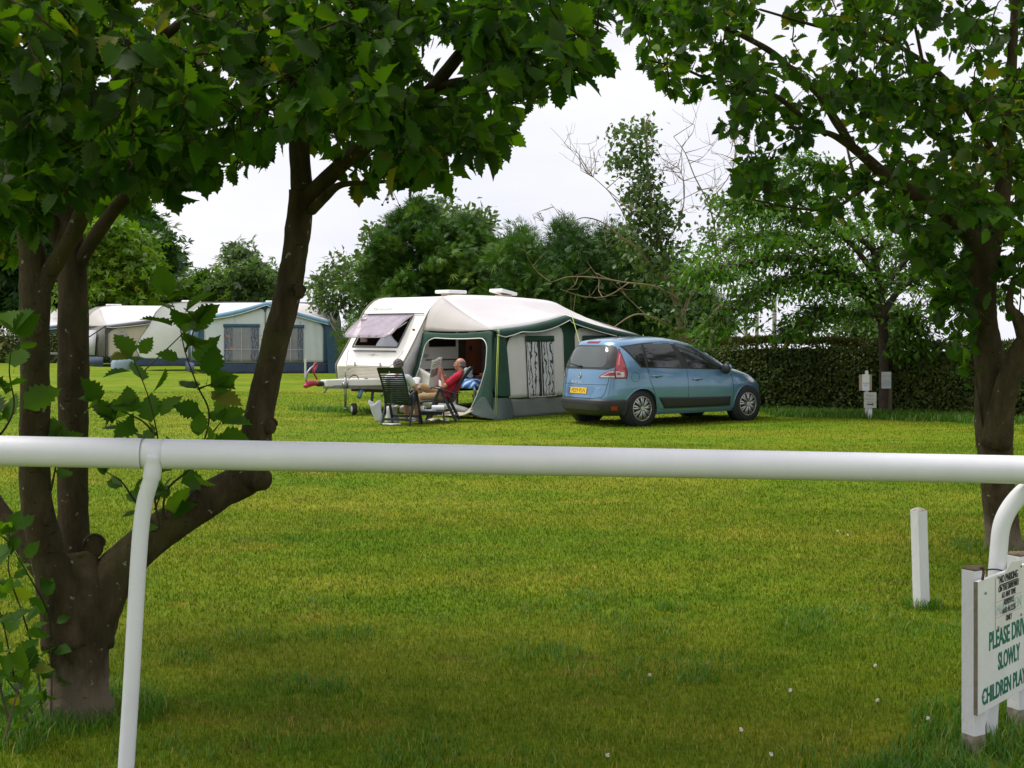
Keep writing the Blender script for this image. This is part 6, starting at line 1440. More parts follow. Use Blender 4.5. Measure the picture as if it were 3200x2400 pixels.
# tail gate: surround, glass, seams, plate recess, lamps
def rpatch(name, z0, z1, hw0, hw1, m, parent=car, off=.004, n=24, nz=10, rr=.25, y0=None):
    rows = []
    for i in range(nz+1):
        g = i/nz; z = z0+(z1-z0)*g; hw = hw0+(hw1-hw0)*g; e = min(g, 1-g)/rr if rr else 1
        if e < 1: hw *= 1-.16*(1-math.sqrt(max(0, 1-(1-e)**2)))
        rows.append([Vector((rear_x(y, z)-off, y, z+.0)) for y in np.linspace(-hw if y0 is None else y0, hw, n+1)])
    mb = MB(); mb.grid(rows); return mb.build(name, m, parent, True)
tg = rpatch('tailgate', .52, 1.045, .66, .70, M_CAR, car, .003, 30, 12, .1)
rs_ = rpatch('rear_window_surround', 1.035, 1.475, .745, .60, M_BPLAST, car, .004, 40, 16, .3)
rw = rpatch('rear_window', 1.075, 1.445, .60, .49, M_RGLASS, rs_, .0085, 34, 14, .42)
mb = MB(); L_ = [(.665, 1.04), (.65, .80), (.62, .62), (.58, .535), (.4, .515), (0, .51), (-.4, .515), (-.58, .535), (-.62, .62), (-.65, .80), (-.665, 1.04)]
P = resample(L_, 60); mb.tube([Vector((rear_x(p.x, p.y)-.003, p.x, p.y)) for p in P], .004, 5); P = resample([(-.64, .765), (0, .755), (.64, .765)], 30); mb.tube([Vector((rear_x(p.x, p.y)-.003, p.x, p.y)) for p in P], .004, 5); mb.build('tailgate_gap', M_GAP, tg)
pr_ = rpatch('plate_recess', .565, .735, .40, .43, mat('plate_recess_paint', (.13, .25, .40), (.11, .22, .36), 9, .3, metal=.5, coat=.6), tg, .0045, 16, 4, .3)
zc, yc = .645, .03; xc_ = rear_x(yc, zc)-.012; tiltp = math.atan2(rear_x(0, .70)-rear_x(0, .59), .11)
Ep = Matrix(((0, math.sin(tiltp), -math.cos(tiltp)), (-1, 0, 0), (0, math.cos(tiltp), math.sin(tiltp)))).to_3x3()
def onrear(y, z, off=.0): return Vector((rear_x(y, z)-off, y, z))
mb = MB(); mb.box((0, 0, 0), (.52, .111, .008)); mb.v = [Ep @ q+Vector((xc_, yc, zc)) for q in mb.v]; np_ = mb.build('number_plate', M_YEL, tg, False, .003)
txt('FE59 PLN', .102, M_BLK, np_, Vector((xc_, yc, zc))+Ep @ Vector((.02, 0, .0045)), Ep, sx=.98, extr=.0006)
mb = MB(); mb.box((-.238, 0, .0046), (.04, .105, .0012)); mb.v = [Ep @ q+Vector((xc_, yc, zc)) for q in mb.v]; mb.build('plate_band', mat('plate_blue', (.02, .05, .35)), np_)
txt('SCENIC', .062, M_CHROME, tg, onrear(.10, .80, .006), Ep, sx=1.55, extr=.002)
txt('dCi', .05, M_CHROME, tg, onrear(-.50, .70, .006), Ep, sx=1.2, extr=.002)
# diamond emblem
mb = MB(); cE = onrear(.02, .915, .012)
for s in (1, .55):
    pass
def dia(k): return [cE+Ep @ Vector((x*k, y*k, 0)) for x, y in ((0, .062), (.036, 0), (0, -.062), (-.036, 0))]
o_, i_ = dia(1), dia(.52); mb.loft([[q for q in o_], [q+Ep @ Vector((0, 0, .012)) for q in dia(.8)], [q for q in i_]], False); mb.build('emblem', M_CHROME, tg)
# lamps wrap round the corner
for side in (-1, 1):
    def lamp(name, fn, m, off, parent, nz=14, n=12):
        rows = []
        for i in range(nz+1):
            z, p0, p1 = fn(i/nz); rows.append([Vector((c.x, c.y*(-side), c.z)) for c in (corner(p0+(p1-p0)*j/n, z, off) for j in range(n+1))])
        mb = MB(); mb.grid(rows); return mb.build(name, m, parent, True)
    def mainf(g): 
        z = .885+.515*g; w0 = .445+.055*g; w1 = w0+.165*(math.sin(math.pi*min(1, .30+g*.72)))**.9+.004; return z, w0, w1
    tl = lamp('tail_light', mainf, M_REDL, .010, car)
    lamp('lamp_border', lambda g: (.872+.545*g, mainf(g)[1]-.012, mainf(g)[2]+.012), mat('dark_red_lamp_edge', (.10, .01, .015)), .007, tl)
    lamp('clear_or_glint_band', lambda g: (.905+.03*g, .455, .56+.02*g), M_WHL, .015, tl, 2); lamp('clear_or_glint_band', lambda g: (.935+.055*g, .455, .468), M_WHL, .015, tl, 2, 3); lamp('clear_or_glint_band', lambda g: (.985+.022*g, .455, .55-.05*g), M_WHL, .015, tl, 2); lamp('clear_or_glint_band', lambda g: (.935+.06*g, .535-.02*g, .575+.012*g), M_WHL, .015, tl, 3)
    lamp('inner_lamp', lambda g: (.885+.135*g, .165+.165*g*g+.03*g, .438), M_REDL, .011, tl, 6); lamp('clear_or_glint_band', lambda g: (.90+.024*g, .195+.012*g, .43), M_WHL, .015, tl, 2, 16); lamp('clear_or_glint_band', lambda g: (.985+.02*g, .33+.02*g, .43), M_WHL, .015, tl, 2); lamp('clear_or_glint_band', lambda g: (.92+.07*g, .21+.12*g, .235+.12*g), M_WHL, .015, tl, 4, 3)
    lamp('clear_or_glint_band', lambda g: (1.12+.2*g, .50+.025*g, .535+.01*g), mat('pink_lamp_glint', (.62, .25, .25)), .014, tl, 5, 3)  # pink strip: a glint painted on the red lens
# bumper
rows = []
for i in range(9):
    z = .20+.295*i/8; rows.append([corner(-.86+1.72*j/60 if False else abs(-.86+1.72*j/60), z, .012+.012*math.sin(math.pi*i/8)) if (-.86+1.72*j/60) >= 0 else Vector((lambda c: (c.x, -c.y, c.z))(corner(abs(-.86+1.72*j/60), z, .012+.012*math.sin(math.pi*i/8)))) for j in range(61)])
# stop the bumper at the wheel arch
rows = [[q for q in r] for r in rows]
for r in rows:
    for q in r:
        if q.x > -1.735: q.x = -1.735
mb = MB(); mb.grid(rows); bp = mb.build('bumper', M_BPLAST, car, True, solid=.006)
rpatch('bumper_insert', .30, .40, .60, .66, mat('grey_plastic_insert', (.06, .063, .066), (.045, .047, .05), 9, .5), bp, .032, 20, 3, .3)
for s in (-1, 1):
    rows = [[Vector((c.x, c.y*(-s), c.z)) for c in (corner(.40+.085*j/6, .30+.075*i/3, .034) for j in range(7))] for i in range(4)]; mb = MB(); mb.grid(rows); mb.build('reflector', M_REDL, bp, True)
# high brake lamp, wiper, aerial, front lamps, windscreen
rows = [[Vector((rear_x(y, z)-.006, y, z)) for y in np.linspace(-.17, .17, 9)] for z in (1.512, 1.53, 1.548)]; mb = MB(); mb.grid(rows); mb.build('brake_light', mat('brake_lamp', (.22, .02, .04), (.18, .015, .03), 8, .3), car, True, solid=.006)
mb = MB(); mb.tube([onrear(.02, 1.085, .03), onrear(.15, 1.10, .03), onrear(.42, 1.135, .025)], [.018, .011, .006], 6); mb.build('rear_wiper', M_BLACK, rw, True)
mb = MB(); mb.tube([(-1.18, 0, 1.615), (-1.30, 0, 1.70), (-1.36, 0, 1.76)], [.012, .007, .005], 6); mb.ball((-1.17, 0, 1.618), (.05, .02, .012)); mb.build('aerial', M_BLACK, car, True)
rows = []
for i in range(15):
    z = 1.055+(1.50-1.055)*i/14; hw = ww_(z)*.90; rows.append([Vector((front_x(y, z)+.004, y, z+.003)) for y in np.linspace(-hw, hw, 25)])
mb = MB(); mb.grid(rows); mb.build('windscreen', M_GLASS, car, True)
for s in (-1, 1):
    rows = []
    for i in range(7):
        z = .745+.085*i/6; row = []
        for j in range(9):
            y = s*(.56+.27*j/8)*(1-.12*i/6); row.append(Vector((front_x(y, z)+.006, y, z)))
        rows.append(row)
    mb = MB(); mb.grid(rows); mb.build('headlight', mat('headlamp_glass', (.30, .32, .34), (.2, .22, .24), 20, .08, coat=1), car, True)
mb = MB(); rows = []
for i in range(5):
    z = .22+.20*i/4; rows.append([Vector((front_x(y, z)+.008, y, z)) for y in np.linspace(-.80, .80, 30)])
mb.grid(rows); mb.build('front_lip', M_BPLAST, car, True)
mb = MB(); c_ = side_y(-1.50, .90); a = [Vector((-1.50+.085*math.cos(t), -(side_y(-1.50+.085*math.cos(t), .90+.085*math.sin(t))+.002), .90+.085*math.sin(t))) for t in np.linspace(0, 2*math.pi, 25)]; mb.tube(a, .0028, 4, False); mb.build('fuel_flap', M_GAP, car)
# arch lips and wheels
for x in (-1.35, 1.35):
    for s in (-1, 1):
        mb = MB(); arc = [Vector((x+.366*math.cos(t), s*(side_y(x+.366*math.cos(t), .325+.366*math.sin(t))+.002), .325+.366*math.sin(t))) for t in np.linspace(R(-12), R(192), 30)]; mb.tube(arc, .010, 6); mb.build('arch_lip', M_CAR, car, True)
def wheel(x, s):
    mb = MB(); mb.lathe([(.20, -.095), (.29, -.10), (.318, -.085), (.326, -.05), (.327, 0), (.326, .05), (.318, .085), (.29, .10), (.20, .095)], (x, s*.765, .323), 'y', 40); w_ = mb.build('wheel', M_RUBBER, car, True)
    y = s*.852; mb = MB()
    mb.lathe([(.205, -.002*s), (.222, .008*s), (.226, .014*s), (.212, .016*s), (.203, .0)], (x, y, .323), 'y', 40)
    for k in range(9):
        for d in (-.075, .075):
            q = 2*math.pi*k/9+.2; q1 = q+d*.35; q2 = q+d*1.7
            p0 = Vector((x+.045*math.cos(q1), y+.024*s, .323+.045*math.sin(q1))); p1 = Vector((x+.208*math.cos(q2), y+.010*s, .323+.208*math.sin(q2))); mb.bar(p0, p1, .026, .014, (0, 1, 0))
    mb.lathe([(.0, .034*s), (.03, .033*s), (.056, .026*s), (.06, .0)], (x, y, .323), 'y', 20)
    mb.build('rim', M_SILVER, w_, True, angle=30); MB().lathe([(0, -.012*s), (.205, -.012*s)], (x, y, .323), 'y', 24).build('brake_disc', M_GAP, w_)
for x in (-1.35, 1.35):
    for s in (-1, 1): wheel(x, s)

# ------------------------------------------------------------------ garden chairs, the couple and their things
M_CHAIR = mat('dark_green_plastic', (.014, .026, .026), (.010, .018, .019), 6, .42, .04, 50)
def garden_chair(label, loc, rz):
    t = thing('garden_chair', label, 'chair', loc, rz, 'reclining garden chairs')
    hw = .235
    def bk(f, x): # along the back from seat to top
        y = -.19-.39*f+.05*math.sin(math.pi*f); z = .37+.68*f; return Vector((x*(1-.0*f), y, z))
    mb = MB()
    for s in (-1, 1): mb.tube(bez([bk(f, s*hw) for f in (0, .2, .4, .6, .8, 1)], 4), .019, 8)
    rows = [[bk(f, x)+Vector((0, .012*(x/hw)**2, 0)) for x in np.linspace(-hw, hw, 9)] for f in (.86, .9, .95, 1.0, 1.03)]; mb.grid(rows); mb.grid([[q+Vector((0, -.022, 0)) for q in r] for r in rows])
    for k in range(14):
        f0 = .04+.058*k; g = .051 if k < 9 else .036; rows = [[bk(f, x)+Vector((0, -.022*math.cos(x/hw*1.4)+.01, 0)) for x in np.linspace(-hw, hw, 9)] for f in (f0, f0+g)]; mb.grid(rows); mb.grid([[q+Vector((0, -.014, 0)) for q in r] for r in rows])
    mb.build('backrest', M_CHAIR, t, True)
    mb = MB()
    for s in (-1, 1): mb.tube(bez([(s*hw, -.20, .36), (s*hw, 0, .365), (s*hw, .2, .385), (s*hw, .36, .38), (s*hw, .41, .35)], 4), .018, 8)
    for k in range(9):
        y0 = -.17+.062*k; mb.box((0, y0, .368+.02*max(0, y0)), (hw*2, .046, .014))
    mb.box((0, .385, .37), (hw*2, .05, .02)); mb.build('seat', M_CHAIR, t, True, angle=30)
    for s in (-1, 1):
        x = s*.285
        mb = MB(); rows = []
        for p, w_ in ((Vector((x, .21, .635)), .02), (Vector((x, .17, .655)), .030), (Vector((x, .0, .625)), .033), (Vector((x, -.18, .575)), .028), (Vector((x, -.31, .53)), .018)): rows.append([p+Vector((-w_, 0, -.012)), p+Vector((w_, 0, -.012)), p+Vector((w_*.9, 0, .012)), p+Vector((-w_*.9, 0, .012))])
        mb.loft(rows); mb.build('armrest', M_CHAIR, t, True, .005, angle=60)
        MB().bar((x, .02, .62), (x*1.04, .285, .0), .034, .056, (0, 1, .3)).build('leg', M_CHAIR, t, False, .008)
        MB().bar((x*.93, .01, .62), (x*.97, -.30, .0), .034, .056, (0, 1, -.3)).build('leg', M_CHAIR, t, False, .008)
        MB().bar((x*.9, -.22, .40), (x*.9, -.12, .58), .02, .03, (0, 1, 0)).build('recline_strut', M_CHAIR, t, False, .005)
    MB().bar((-.27, -.255, .10), (.27, -.255, .10), .03, .045).build('stretcher', M_CHAIR, t, False, .006)
    MB().bar((-.27, .23, .13), (.27, .23, .13), .03, .045).build('stretcher', M_CHAIR, t, False, .006)
    return t
ch1 = garden_chair('dark green slatted garden chair seen from behind, holding the woman in white', (-2.06, 23.28, 0), R(-17))
ch2 = garden_chair('dark green reclining garden chair seen from the side, holding the man in red', (-1.345, 24.16, 0), R(86))
mb = MB(); mb.box((0, -.592, .975), (.02, .006, .045)); mb.build('maker_tag', mat('yellow_tag', (.6, .42, .02)), ch1)

def skinmat(name, c, c2):
    m, nt, out = nodes_of(name); p = N(nt, 'ShaderNodeBsdfPrincipled', Roughness=.5); p.inputs['Subsurface Weight'].default_value = .12; p.inputs['Subsurface Radius'].default_value = (.012, .005, .003); p.inputs['Subsurface Scale'].default_value = 1
    v = coords(nt); r = ramp(nt, noise(nt, v, 14, 5), [(.3, c), (.7, c2)]); nt.links.new(r.outputs[0], p.inputs['Base Color']); nt.links.new(p.outputs[0], out.inputs[0]); return m
M_SKINM = skinmat('tanned_skin', (.52, .25, .16), (.40, .17, .11)); M_SKINW = skinmat('light_skin', (.56, .33, .25), (.47, .25, .18))
M_REDS = mat('red_cotton', (.50, .012, .045), (.38, .008, .032), 7, .85, .5, 22); M_KHAKI = mat('khaki_cotton', (.36, .235, .115), (.27, .17, .08), 7, .85, .6, 18)
M_WHT = mat('white_cotton', (.75, .76, .82), (.62, .64, .70), 7, .85, .5, 20); M_NAVYS = mat('navy_shorts', (.03, .035, .05), (.05, .055, .07), 7, .85, .4, 20)
M_GREYH = mat('grey_hair', (.115, .105, .11), (.21, .20, .205), 40, .65, .8, 90); M_DKH = mat('dark_grey_hair', (.09, .075, .07), (.17, .15, .14), 40, .6, .8, 90)
def cap(mb, p0, p1, r0, r1, n=14):
    """tapered limb with rounded ends"""
    p0, p1 = Vector(p0), Vector(p1); d = p1-p0; L_ = d.length; u = d/L_; pts, rr = [], []
    for k in range(5): a = math.pi/2*k/4; pts.append(p0-u*r0*math.cos(a)); rr.append(max(.0008, r0*math.sin(a)))
    for k in range(1, 5): pts.append(p0.lerp(p1, k/5)); rr.append(r0+(r1-r0)*k/5)
    for k in range(5): a = math.pi/2*k/4; pts.append(p1+u*r1*math.sin(a)); rr.append(max(.0008, r1*math.cos(a)))
    mb.tube(pts, rr, n)
def fuse(mb, name, m, parent, vox=.007, smooth=4):
    o = mb.build(name, m, parent, True); r = o.modifiers.new('fuse', 'REMESH'); r.mode = 'VOXEL'; r.voxel_size = vox; r.use_smooth_shade = True
    s_ = o.modifiers.new('soft', 'SMOOTH'); s_.iterations = smooth; s_.factor = .5; return o
def hand(mb, wrist, dirv, palmn, side, curl=.6, ln=.18):
    """palm, four bent fingers of unequal length and a thumb from the side of the palm"""
    d = Vector(dirv).normalized(); n = (Vector(palmn)-d*d.dot(Vector(palmn))).normalized(); s = d.cross(n)*side; w = Vector(wrist)
    for k in (-1, -.33, .33, 1): cap(mb, w+s*k*.018, w+d*ln*.46+s*k*.028, .013, .012, 8)
    for k, l in ((-1, .36), (-.33, .44), (.33, .47), (1, .42)):
        b0 = w+d*ln*.47+s*k*.029; b1 = b0+(d*math.cos(curl*.6)+n*math.sin(curl*.6))*ln*l*.42; b2 = b1+(d*math.cos(curl*1.5)+n*math.sin(curl*1.5))*ln*l*.34; b3 = b2+(d*math.cos(curl*2.3)+n*math.sin(curl*2.3))*ln*l*.26
        cap(mb, b0, b1, .0098, .0092, 8); cap(mb, b1, b2, .0092, .0085, 8); cap(mb, b2, b3, .0085, .0072, 8)
    t0 = w+d*ln*.14+s*.030; t1 = t0+(d*.7+s*.55+n*.35).normalized()*ln*.24; t2 = t1+(d*.85+n*.6).normalized()*ln*.17; cap(mb, t0, t1, .0125, .0105, 8); cap(mb, t1, t2, .0105, .0085, 8)
def head(mb, c, f, up, s=1.0):
    """skull, jaw, nose, brow, ears; f: facing direction"""
    f = Vector(f).normalized(); u = (Vector(up)-f*f.dot(Vector(up))).normalized(); r = f.cross(u); E = Matrix((r, f, u)).transposed(); c = Vector(c)
    P = lambda x, y, z: c+E @ Vector((x, y, z))*s
    mb.ball(P(0, -.012, .035), (.074*s, .094*s, .088*s), 18, 12, E); mb.ball(P(0, .022, -.035), (.058*s, .066*s, .078*s), 16, 10, E); mb.ball(P(0, .055, -.083), (.032*s, .028*s, .026*s), 12, 8, E)
    cap(mb, P(0, .083, .012), P(0, .108, -.028), .009*s, .0155*s, 8); mb.ball(P(0, .080, .022), (.05*s, .016*s, .013*s), 10, 6, E)
    for k in (-1, 1): cap(mb, P(k*.012, .094, -.032), P(k*.017, .088, -.032), .008*s, .007*s, 6); mb.ball(P(k*.045, .062, -.025), (.022*s, .022*s, .02*s), 10, 6, E); mb.ball(P(k*.076, -.012, -.012), (.011*s, .020*s, .032*s), 10, 8, E)
    mb.ball(P(0, .086, -.056), (.024*s, .010*s, .0065*s), 10, 6, E); mb.ball(P(0, .084, -.066), (.020*s, .010*s, .007*s), 10, 6, E)
    return P, E
# --- the man, leaning back and reading
man = thing('person', 'seated balding man in red polo shirt and khaki trousers reading a newspaper', 'person', tuple(ch2.location), ch2.rotation_euler[2])
hc = Vector((0, -.335, 1.085)); hf = Vector((0, 1, .10)); hu = Vector((0, -.1, 1))
mb = MB(); P, E = head(mb, hc, hf, hu, 1.02)
cap(mb, (0, -.36, .90), (0, -.345, 1.03), .064, .060); mb.ball((0, -.20, .66), (.15, .10, .24), 14, 10, Matrix.Rotation(R(22), 3, 'X')); mb.ball((0, -.07, .47), (.16, .13, .10), 14, 8)
el, wr_ = {}, {}
for s in (-1, 1):
    sh_ = Vector((s*.185, -.31, .865)); el[s] = Vector((s*.225, -.055, .665)); wr_[s] = Vector((s*.15, .005, .905)); cap(mb, (s*.06, -.33, .88), sh_, .06, .06); cap(mb, sh_, el[s], .054, .042); cap(mb, el[s], wr_[s], .044, .027)
    hand(mb, wr_[s], (-.05*s, .12, 1), (-.15*s, .9, -.2), s*-1, .75, .175)
knee = {-1: Vector((-.09, .40, .46)), 1: Vector((.05, .41, .655))}; ank = {-1: Vector((-.12, .52, .09)), 1: Vector((-.10, .62, .36))}
for s in (-1, 1):
    cap(mb, (s*.09, -.05, .46), knee[s], .078, .056); cap(mb, knee[s], ank[s], .05, .034)
body_m = fuse(mb, 'body', M_SKINM, man, .0062, 3)
mb = MB(); mb.ball((0, -.215, .67), (.188, .135, .275), 18, 12, Matrix.Rotation(R(22), 3, 'X')); mb.ball((0, -.085, .56), (.175, .155, .14), 16, 10); mb.ball((0, -.30, .83), (.19, .09, .085), 14, 8)
for s in (-1, 1):
    sh_ = Vector((s*.185, -.31, .865)); mid = sh_.lerp(el[s], .62); cap(mb, sh_, mid, .075, .074); cap(mb, (s*.05, -.33, .88), sh_, .075, .072); mb.ball((s*.10, -.10, .47), (.09, .10, .07), 10, 6)
mb.tube([Vector((.068*math.cos(a), -.352+.066*math.sin(a), .935-.02*math.sin(a))) for a in np.linspace(0, 2*math.pi, 17)], .015, 6)
fuse(mb, 'polo_shirt', M_REDS, man, .008, 3)
mb = MB(); mb.ball((0, -.06, .45), (.185, .15, .095), 16, 10)
for s in (-1, 1):
    hp = Vector((s*.095, -.05, .46)); cap(mb, hp, knee[s], .098, .076); e = knee[s].lerp(ank[s], .86); cap(mb, knee[s], e, .074, .060)
fuse(mb, 'trousers', M_KHAKI, man, .008, 3)
for s in (-1, 1):
    a = ank[s]; mb = MB(); d = Vector((-.1, .95, -.15 if s < 0 else -.35)).normalized(); cap(mb, a-Vector((0, .03, .045)), a+d*.17-Vector((0, 0, .045)), .04, .034); cap(mb, a, a-Vector((0, .02, .05)), .038, .042); fuse(mb, 'shoe', mat('pale_shoe', (.45, .42, .38), (.35, .33, .30), 9, .6), man, .008)
# hair round the sides and back, glasses, watch
mb = MB(); rows = []
for i in range(7):
    g = i/6; row = []
    for k in range(19):
        a = R(172+ (368-172)*k/18); z = -.055+.105*g; rad = 1.06-.03*g; row.append(P(.0765*rad*math.cos(a)*(1-.10*g*g), -.012+.097*rad*math.sin(a)*(1-.05*g*g), .02+z))
    rows.append(row)
mb.grid(rows); mb.build('hair', M_GREYH, man, True, solid=.006)
mb = MB()
for k in (-1, 1):
    mb.tube([P(k*.034+.022*math.cos(a), .097+.003*math.cos(a), .008+.016*math.sin(a)) for a in np.linspace(0, 2*math.pi, 15)], .0026, 5); mb.tube([P(k*.056, .095, .012), P(k*.074, .06, .012), P(k*.080, -.01, .006)], .0024, 5)
mb.tube([P(-.012, .10, .01), P(.012, .10, .01)], .0026, 5); mb.build('glasses', mat('gold_rim', (.75, .62, .45), (.6, .5, .35), 9, .3, metal=.6), man, True)
for k in (-1, 1): MB().ball(P(k*.033, .076, .006), (.012, .010, .008), 10, 6, E).build('eye', mat('eye_white_dark', (.20, .16, .14), (.05, .04, .035), 60, .3), man, True)
mb = MB(); q = wr_[1].lerp(el[1], .16); ax = (el[1]-wr_[1]).normalized(); b1 = ax.cross(Vector((1, 0, 0))).normalized(); b2 = ax.cross(b1)
mb.tube([q+(b1*math.cos(a)+b2*math.sin(a))*.036 for a in np.linspace(0, 2*math.pi, 17)], .007, 6); mb.ball(q+b1*0+Vector((.036, 0, 0)), (.008, .017, .017)); mb.build('watch', mat('gold_watch', (.7, .5, .22), (.6, .42, .18), 20, .3, metal=.7), man, True)
# newspaper held in both hands: two pages that meet at a spine, printed columns and a picture
m, nt, out = nodes_of('newsprint'); p = N(nt, 'ShaderNodeBsdfPrincipled', Roughness=.85); v = coords(nt)
wv = N(nt, 'ShaderNodeTexWave', Scale=38.0, Distortion=.3, Detail=1); wv.bands_direction = 'Z'; nt.links.new(v, wv.inputs['Vector']); l_ = ramp(nt, wv.outputs['Fac'], [(.45, (.60, .59, .57)), (.6, (.47, .465, .46))])
nb_ = ramp(nt, noise(nt, coords(nt, (3, 3, 1)), 2.3, 2), [(.50, (0, 0, 0)), (.56, (1, 1, 1))]); c_ = mixc(nt, nb_.outputs[0], l_.outputs[0], (.62, .61, .59)); nt.links.new(c_, p.inputs['Base Color']); nt.links.new(p.outputs[0], out.inputs[0]); M_NEWS = m
nw = thing('newspaper', 'open newspaper with a colour picture held up by the man in red', 'newspaper', tuple(ch2.location), ch2.rotation_euler[2])
def page(u, v, s):   # u from spine outward, v bottom to top
    x = s*(.015+.27*u*.80); y = .075+.16*u-.05*v+.03*math.sin(u*3)*s*.5+.012*math.sin(v*5); z = .665+.56*v-.04*u+.012*math.sin(u*6); return Vector((x, y, z))
for s in (-1, 1):
    mb = MB(); mb.grid([[page(u, v, s) for u in np.linspace(0, 1, 12)] for v in np.linspace(0, 1, 14)]); pg = mb.build('page', M_NEWS, nw, True, solid=.002)
    mb = MB()
    for q_ in (.0035, -.0035): mb.grid([[page(u, v, s)+Vector((0, q_, 0)) for u in np.linspace(.25, .95, 8)] for v in np.linspace(.40, .68, 8)])
    mb.build('picture', mat('news_picture', (.10, .13, .20), (.36, .22, .14), 14, .7), pg, True)
    mb = MB()
    for q_ in (.0035, -.0035):
        for v0, v1, u1 in ((.74, .77, .92), (.80, .84, .92), (.88, .915, .8)): mb.grid([[page(u, v, s)+Vector((0, q_, 0)) for u in np.linspace(.12, u1, 8)] for v in (v0, v1)])
    mb.build('headline', mat('headline_black', (.16, .16, .16), (.3, .3, .3), 50, .8), pg, True)
# --- the woman, seen from behind
wom = thing('person', 'seated woman with short grey hair and white T-shirt, seen from behind in her chair', 'person', tuple(ch1.location), ch1.rotation_euler[2])
ox = .035; mb = MB(); P2, E2_ = head(mb, (ox+.02, -.26, 1.075), (.1, 1, -.22), (0, .2, 1), .98)
cap(mb, (ox, -.30, .90), (ox+.01, -.275, 1.02), .05, .05); mb.ball((ox, -.18, .66), (.14, .09, .24), 14, 10, Matrix.Rotation(R(20), 3, 'X')); mb.ball((ox, -.06, .46), (.17, .13, .10), 14, 8)
wel = {-1: Vector((ox-.27, -.05, .66)), 1: Vector((ox+.275, -.03, .655))}; wwr = {-1: Vector((ox-.12, .19, .68)), 1: Vector((ox+.14, .19, .69))}
for s in (-1, 1):
    sh_ = Vector((ox+s*.185, -.27, .87)); cap(mb, (ox+s*.05, -.28, .89), sh_, .05, .052); cap(mb, sh_, wel[s], .050, .040); cap(mb, wel[s], wwr[s], .040, .026); hand(mb, wwr[s], (-.4*s, .8, .15), (-.5*s, 0, .7), s*-1, .6, .165)
    kn_ = Vector((ox+s*.10, .40, .47)); an_ = Vector((ox+s*.11, .44, .08)); cap(mb, (ox+s*.09, -.05, .46), kn_, .085, .058); cap(mb, kn_, kn_.lerp(an_, .4), .052, .054); cap(mb, kn_.lerp(an_, .4), an_, .054, .034); cap(mb, an_-Vector((0, .02, .03)), an_+Vector((.01*s, .15, -.05)), .034, .028)
fuse(mb, 'body', M_SKINW, wom, .0062, 3)
mb = MB(); mb.ball((ox, -.19, .66), (.178, .125, .27), 18, 12, Matrix.Rotation(R(20), 3, 'X')); mb.ball((ox, -.09, .52), (.18, .15, .13), 14, 8); mb.ball((ox, -.265, .83), (.19, .085, .08), 14, 8)
for s in (-1, 1):
    sh_ = Vector((ox+s*.185, -.27, .87)); cap(mb, sh_, sh_.lerp(wel[s], .45), .072, .074); cap(mb, (ox+s*.05, -.28, .885), sh_, .07, .07)
fuse(mb, 't_shirt', M_WHT, wom, .008, 3)
mb = MB(); mb.ball((ox, -.05, .45), (.19, .15, .10), 14, 8)
for s in (-1, 1): cap(mb, (ox+s*.09, -.05, .46), (ox+s*.10, .26, .475), .105, .085)
fuse(mb, 'shorts', M_NAVYS, wom, .008, 3)
mb = MB(); mb.ball(P2(0, -.024, .042), (.089, .100, .098), 20, 14, E2_); mb.ball(P2(0, -.06, -.01), (.078, .065, .075), 16, 10, E2_)
for k in range(40):
    a = k*2.399; zz = 1-2*(k+.5)/40
    if zz < -.5: continue
    rr_ = math.sqrt(1-zz*zz); q = (rr_*math.cos(a)*.082, -.03+rr_*math.sin(a)*.092, .045+zz*.088)
    if q[1] > .045 and q[2] < .09: continue
    mb.ball(P2(*q), (.026, .026, .02), 8, 6, E2_)
hr = fuse(mb, 'hair', M_DKH, wom, .007, 2)
bk_ = thing('open_book', 'open white page held by the woman in front of her right side', 'book', tuple(ch1.location), ch1.rotation_euler[2])
for s in (-1, 1):
    mb = MB(); mb.grid([[Vector((ox+.02+s*.20*u, .24+.10*v, .70+.13*v+.035*math.sin(u*2.6))) for u in np.linspace(0, 1, 6)] for v in np.linspace(0, 1, 6)]); mb.build('page', M_NEWS, bk_, True, solid=.008)

# --- low stool between them with kitchen roll, cup and paper on top
st = thing('low_stool', 'low dark green plastic stool in the grass between the two chairs', 'stool', (-1.52, 23.62, 0), R(4))
mb = MB(); mb.box((0, 0, .215), (.52, .34, .022)); mb.build('top', M_CHAIR, st, False, .01)
for sx_ in (-1, 1):
    for sy_ in (-1, 1): MB().bar((sx_*.22, sy_*.14, .21), (sx_*.24, sy_*.155, 0), .03, .03, (0, 1, 0)).build('leg', M_CHAIR, st, False, .006)
mb = MB(); mb.bar((-.2, .0, .17), (.2, .0, .17), .02, .05); mb.build('stretcher', M_CHAIR, st)
kr = thing('kitchen_roll', 'white kitchen roll lying on its side on the low stool', 'paper roll', (-1.40, 23.60, .227), R(8))
mb = MB(); mb.lathe([(.018, -.115), (.050, -.115), (.052, -.11), (.052, .11), (.050, .115), (.018, .115)], (0, 0, .052), 'x', 24); mb.build('roll', mat('tissue_white', (.80, .80, .82), (.72, .72, .75), 9, .9), kr, True, angle=40)
MB().lathe([(.0178, -.112), (.016, -.1155), (.0, -.108)], (0, 0, .052), 'x', 16).build('core', mat('card_brown', (.16, .10, .06)), kr)
mg = thing('mug', 'white mug on the left end of the low stool', 'mug', (-1.70, 23.58, .227)); mb = MB(); mb.lathe([(0, 0), (.036, 0), (.040, .01), (.041, .09), (.037, .09), (.035, .012), (0, .01)], (0, 0, 0), 'z', 20); mb.build('cup', M_PIPING, mg, True); MB().tube(bez([(.039, 0, .075), (.066, 0, .07), (.066, 0, .03), (.039, 0, .02)], 5), .006, 6).build('handle', M_PIPING, mg, True)
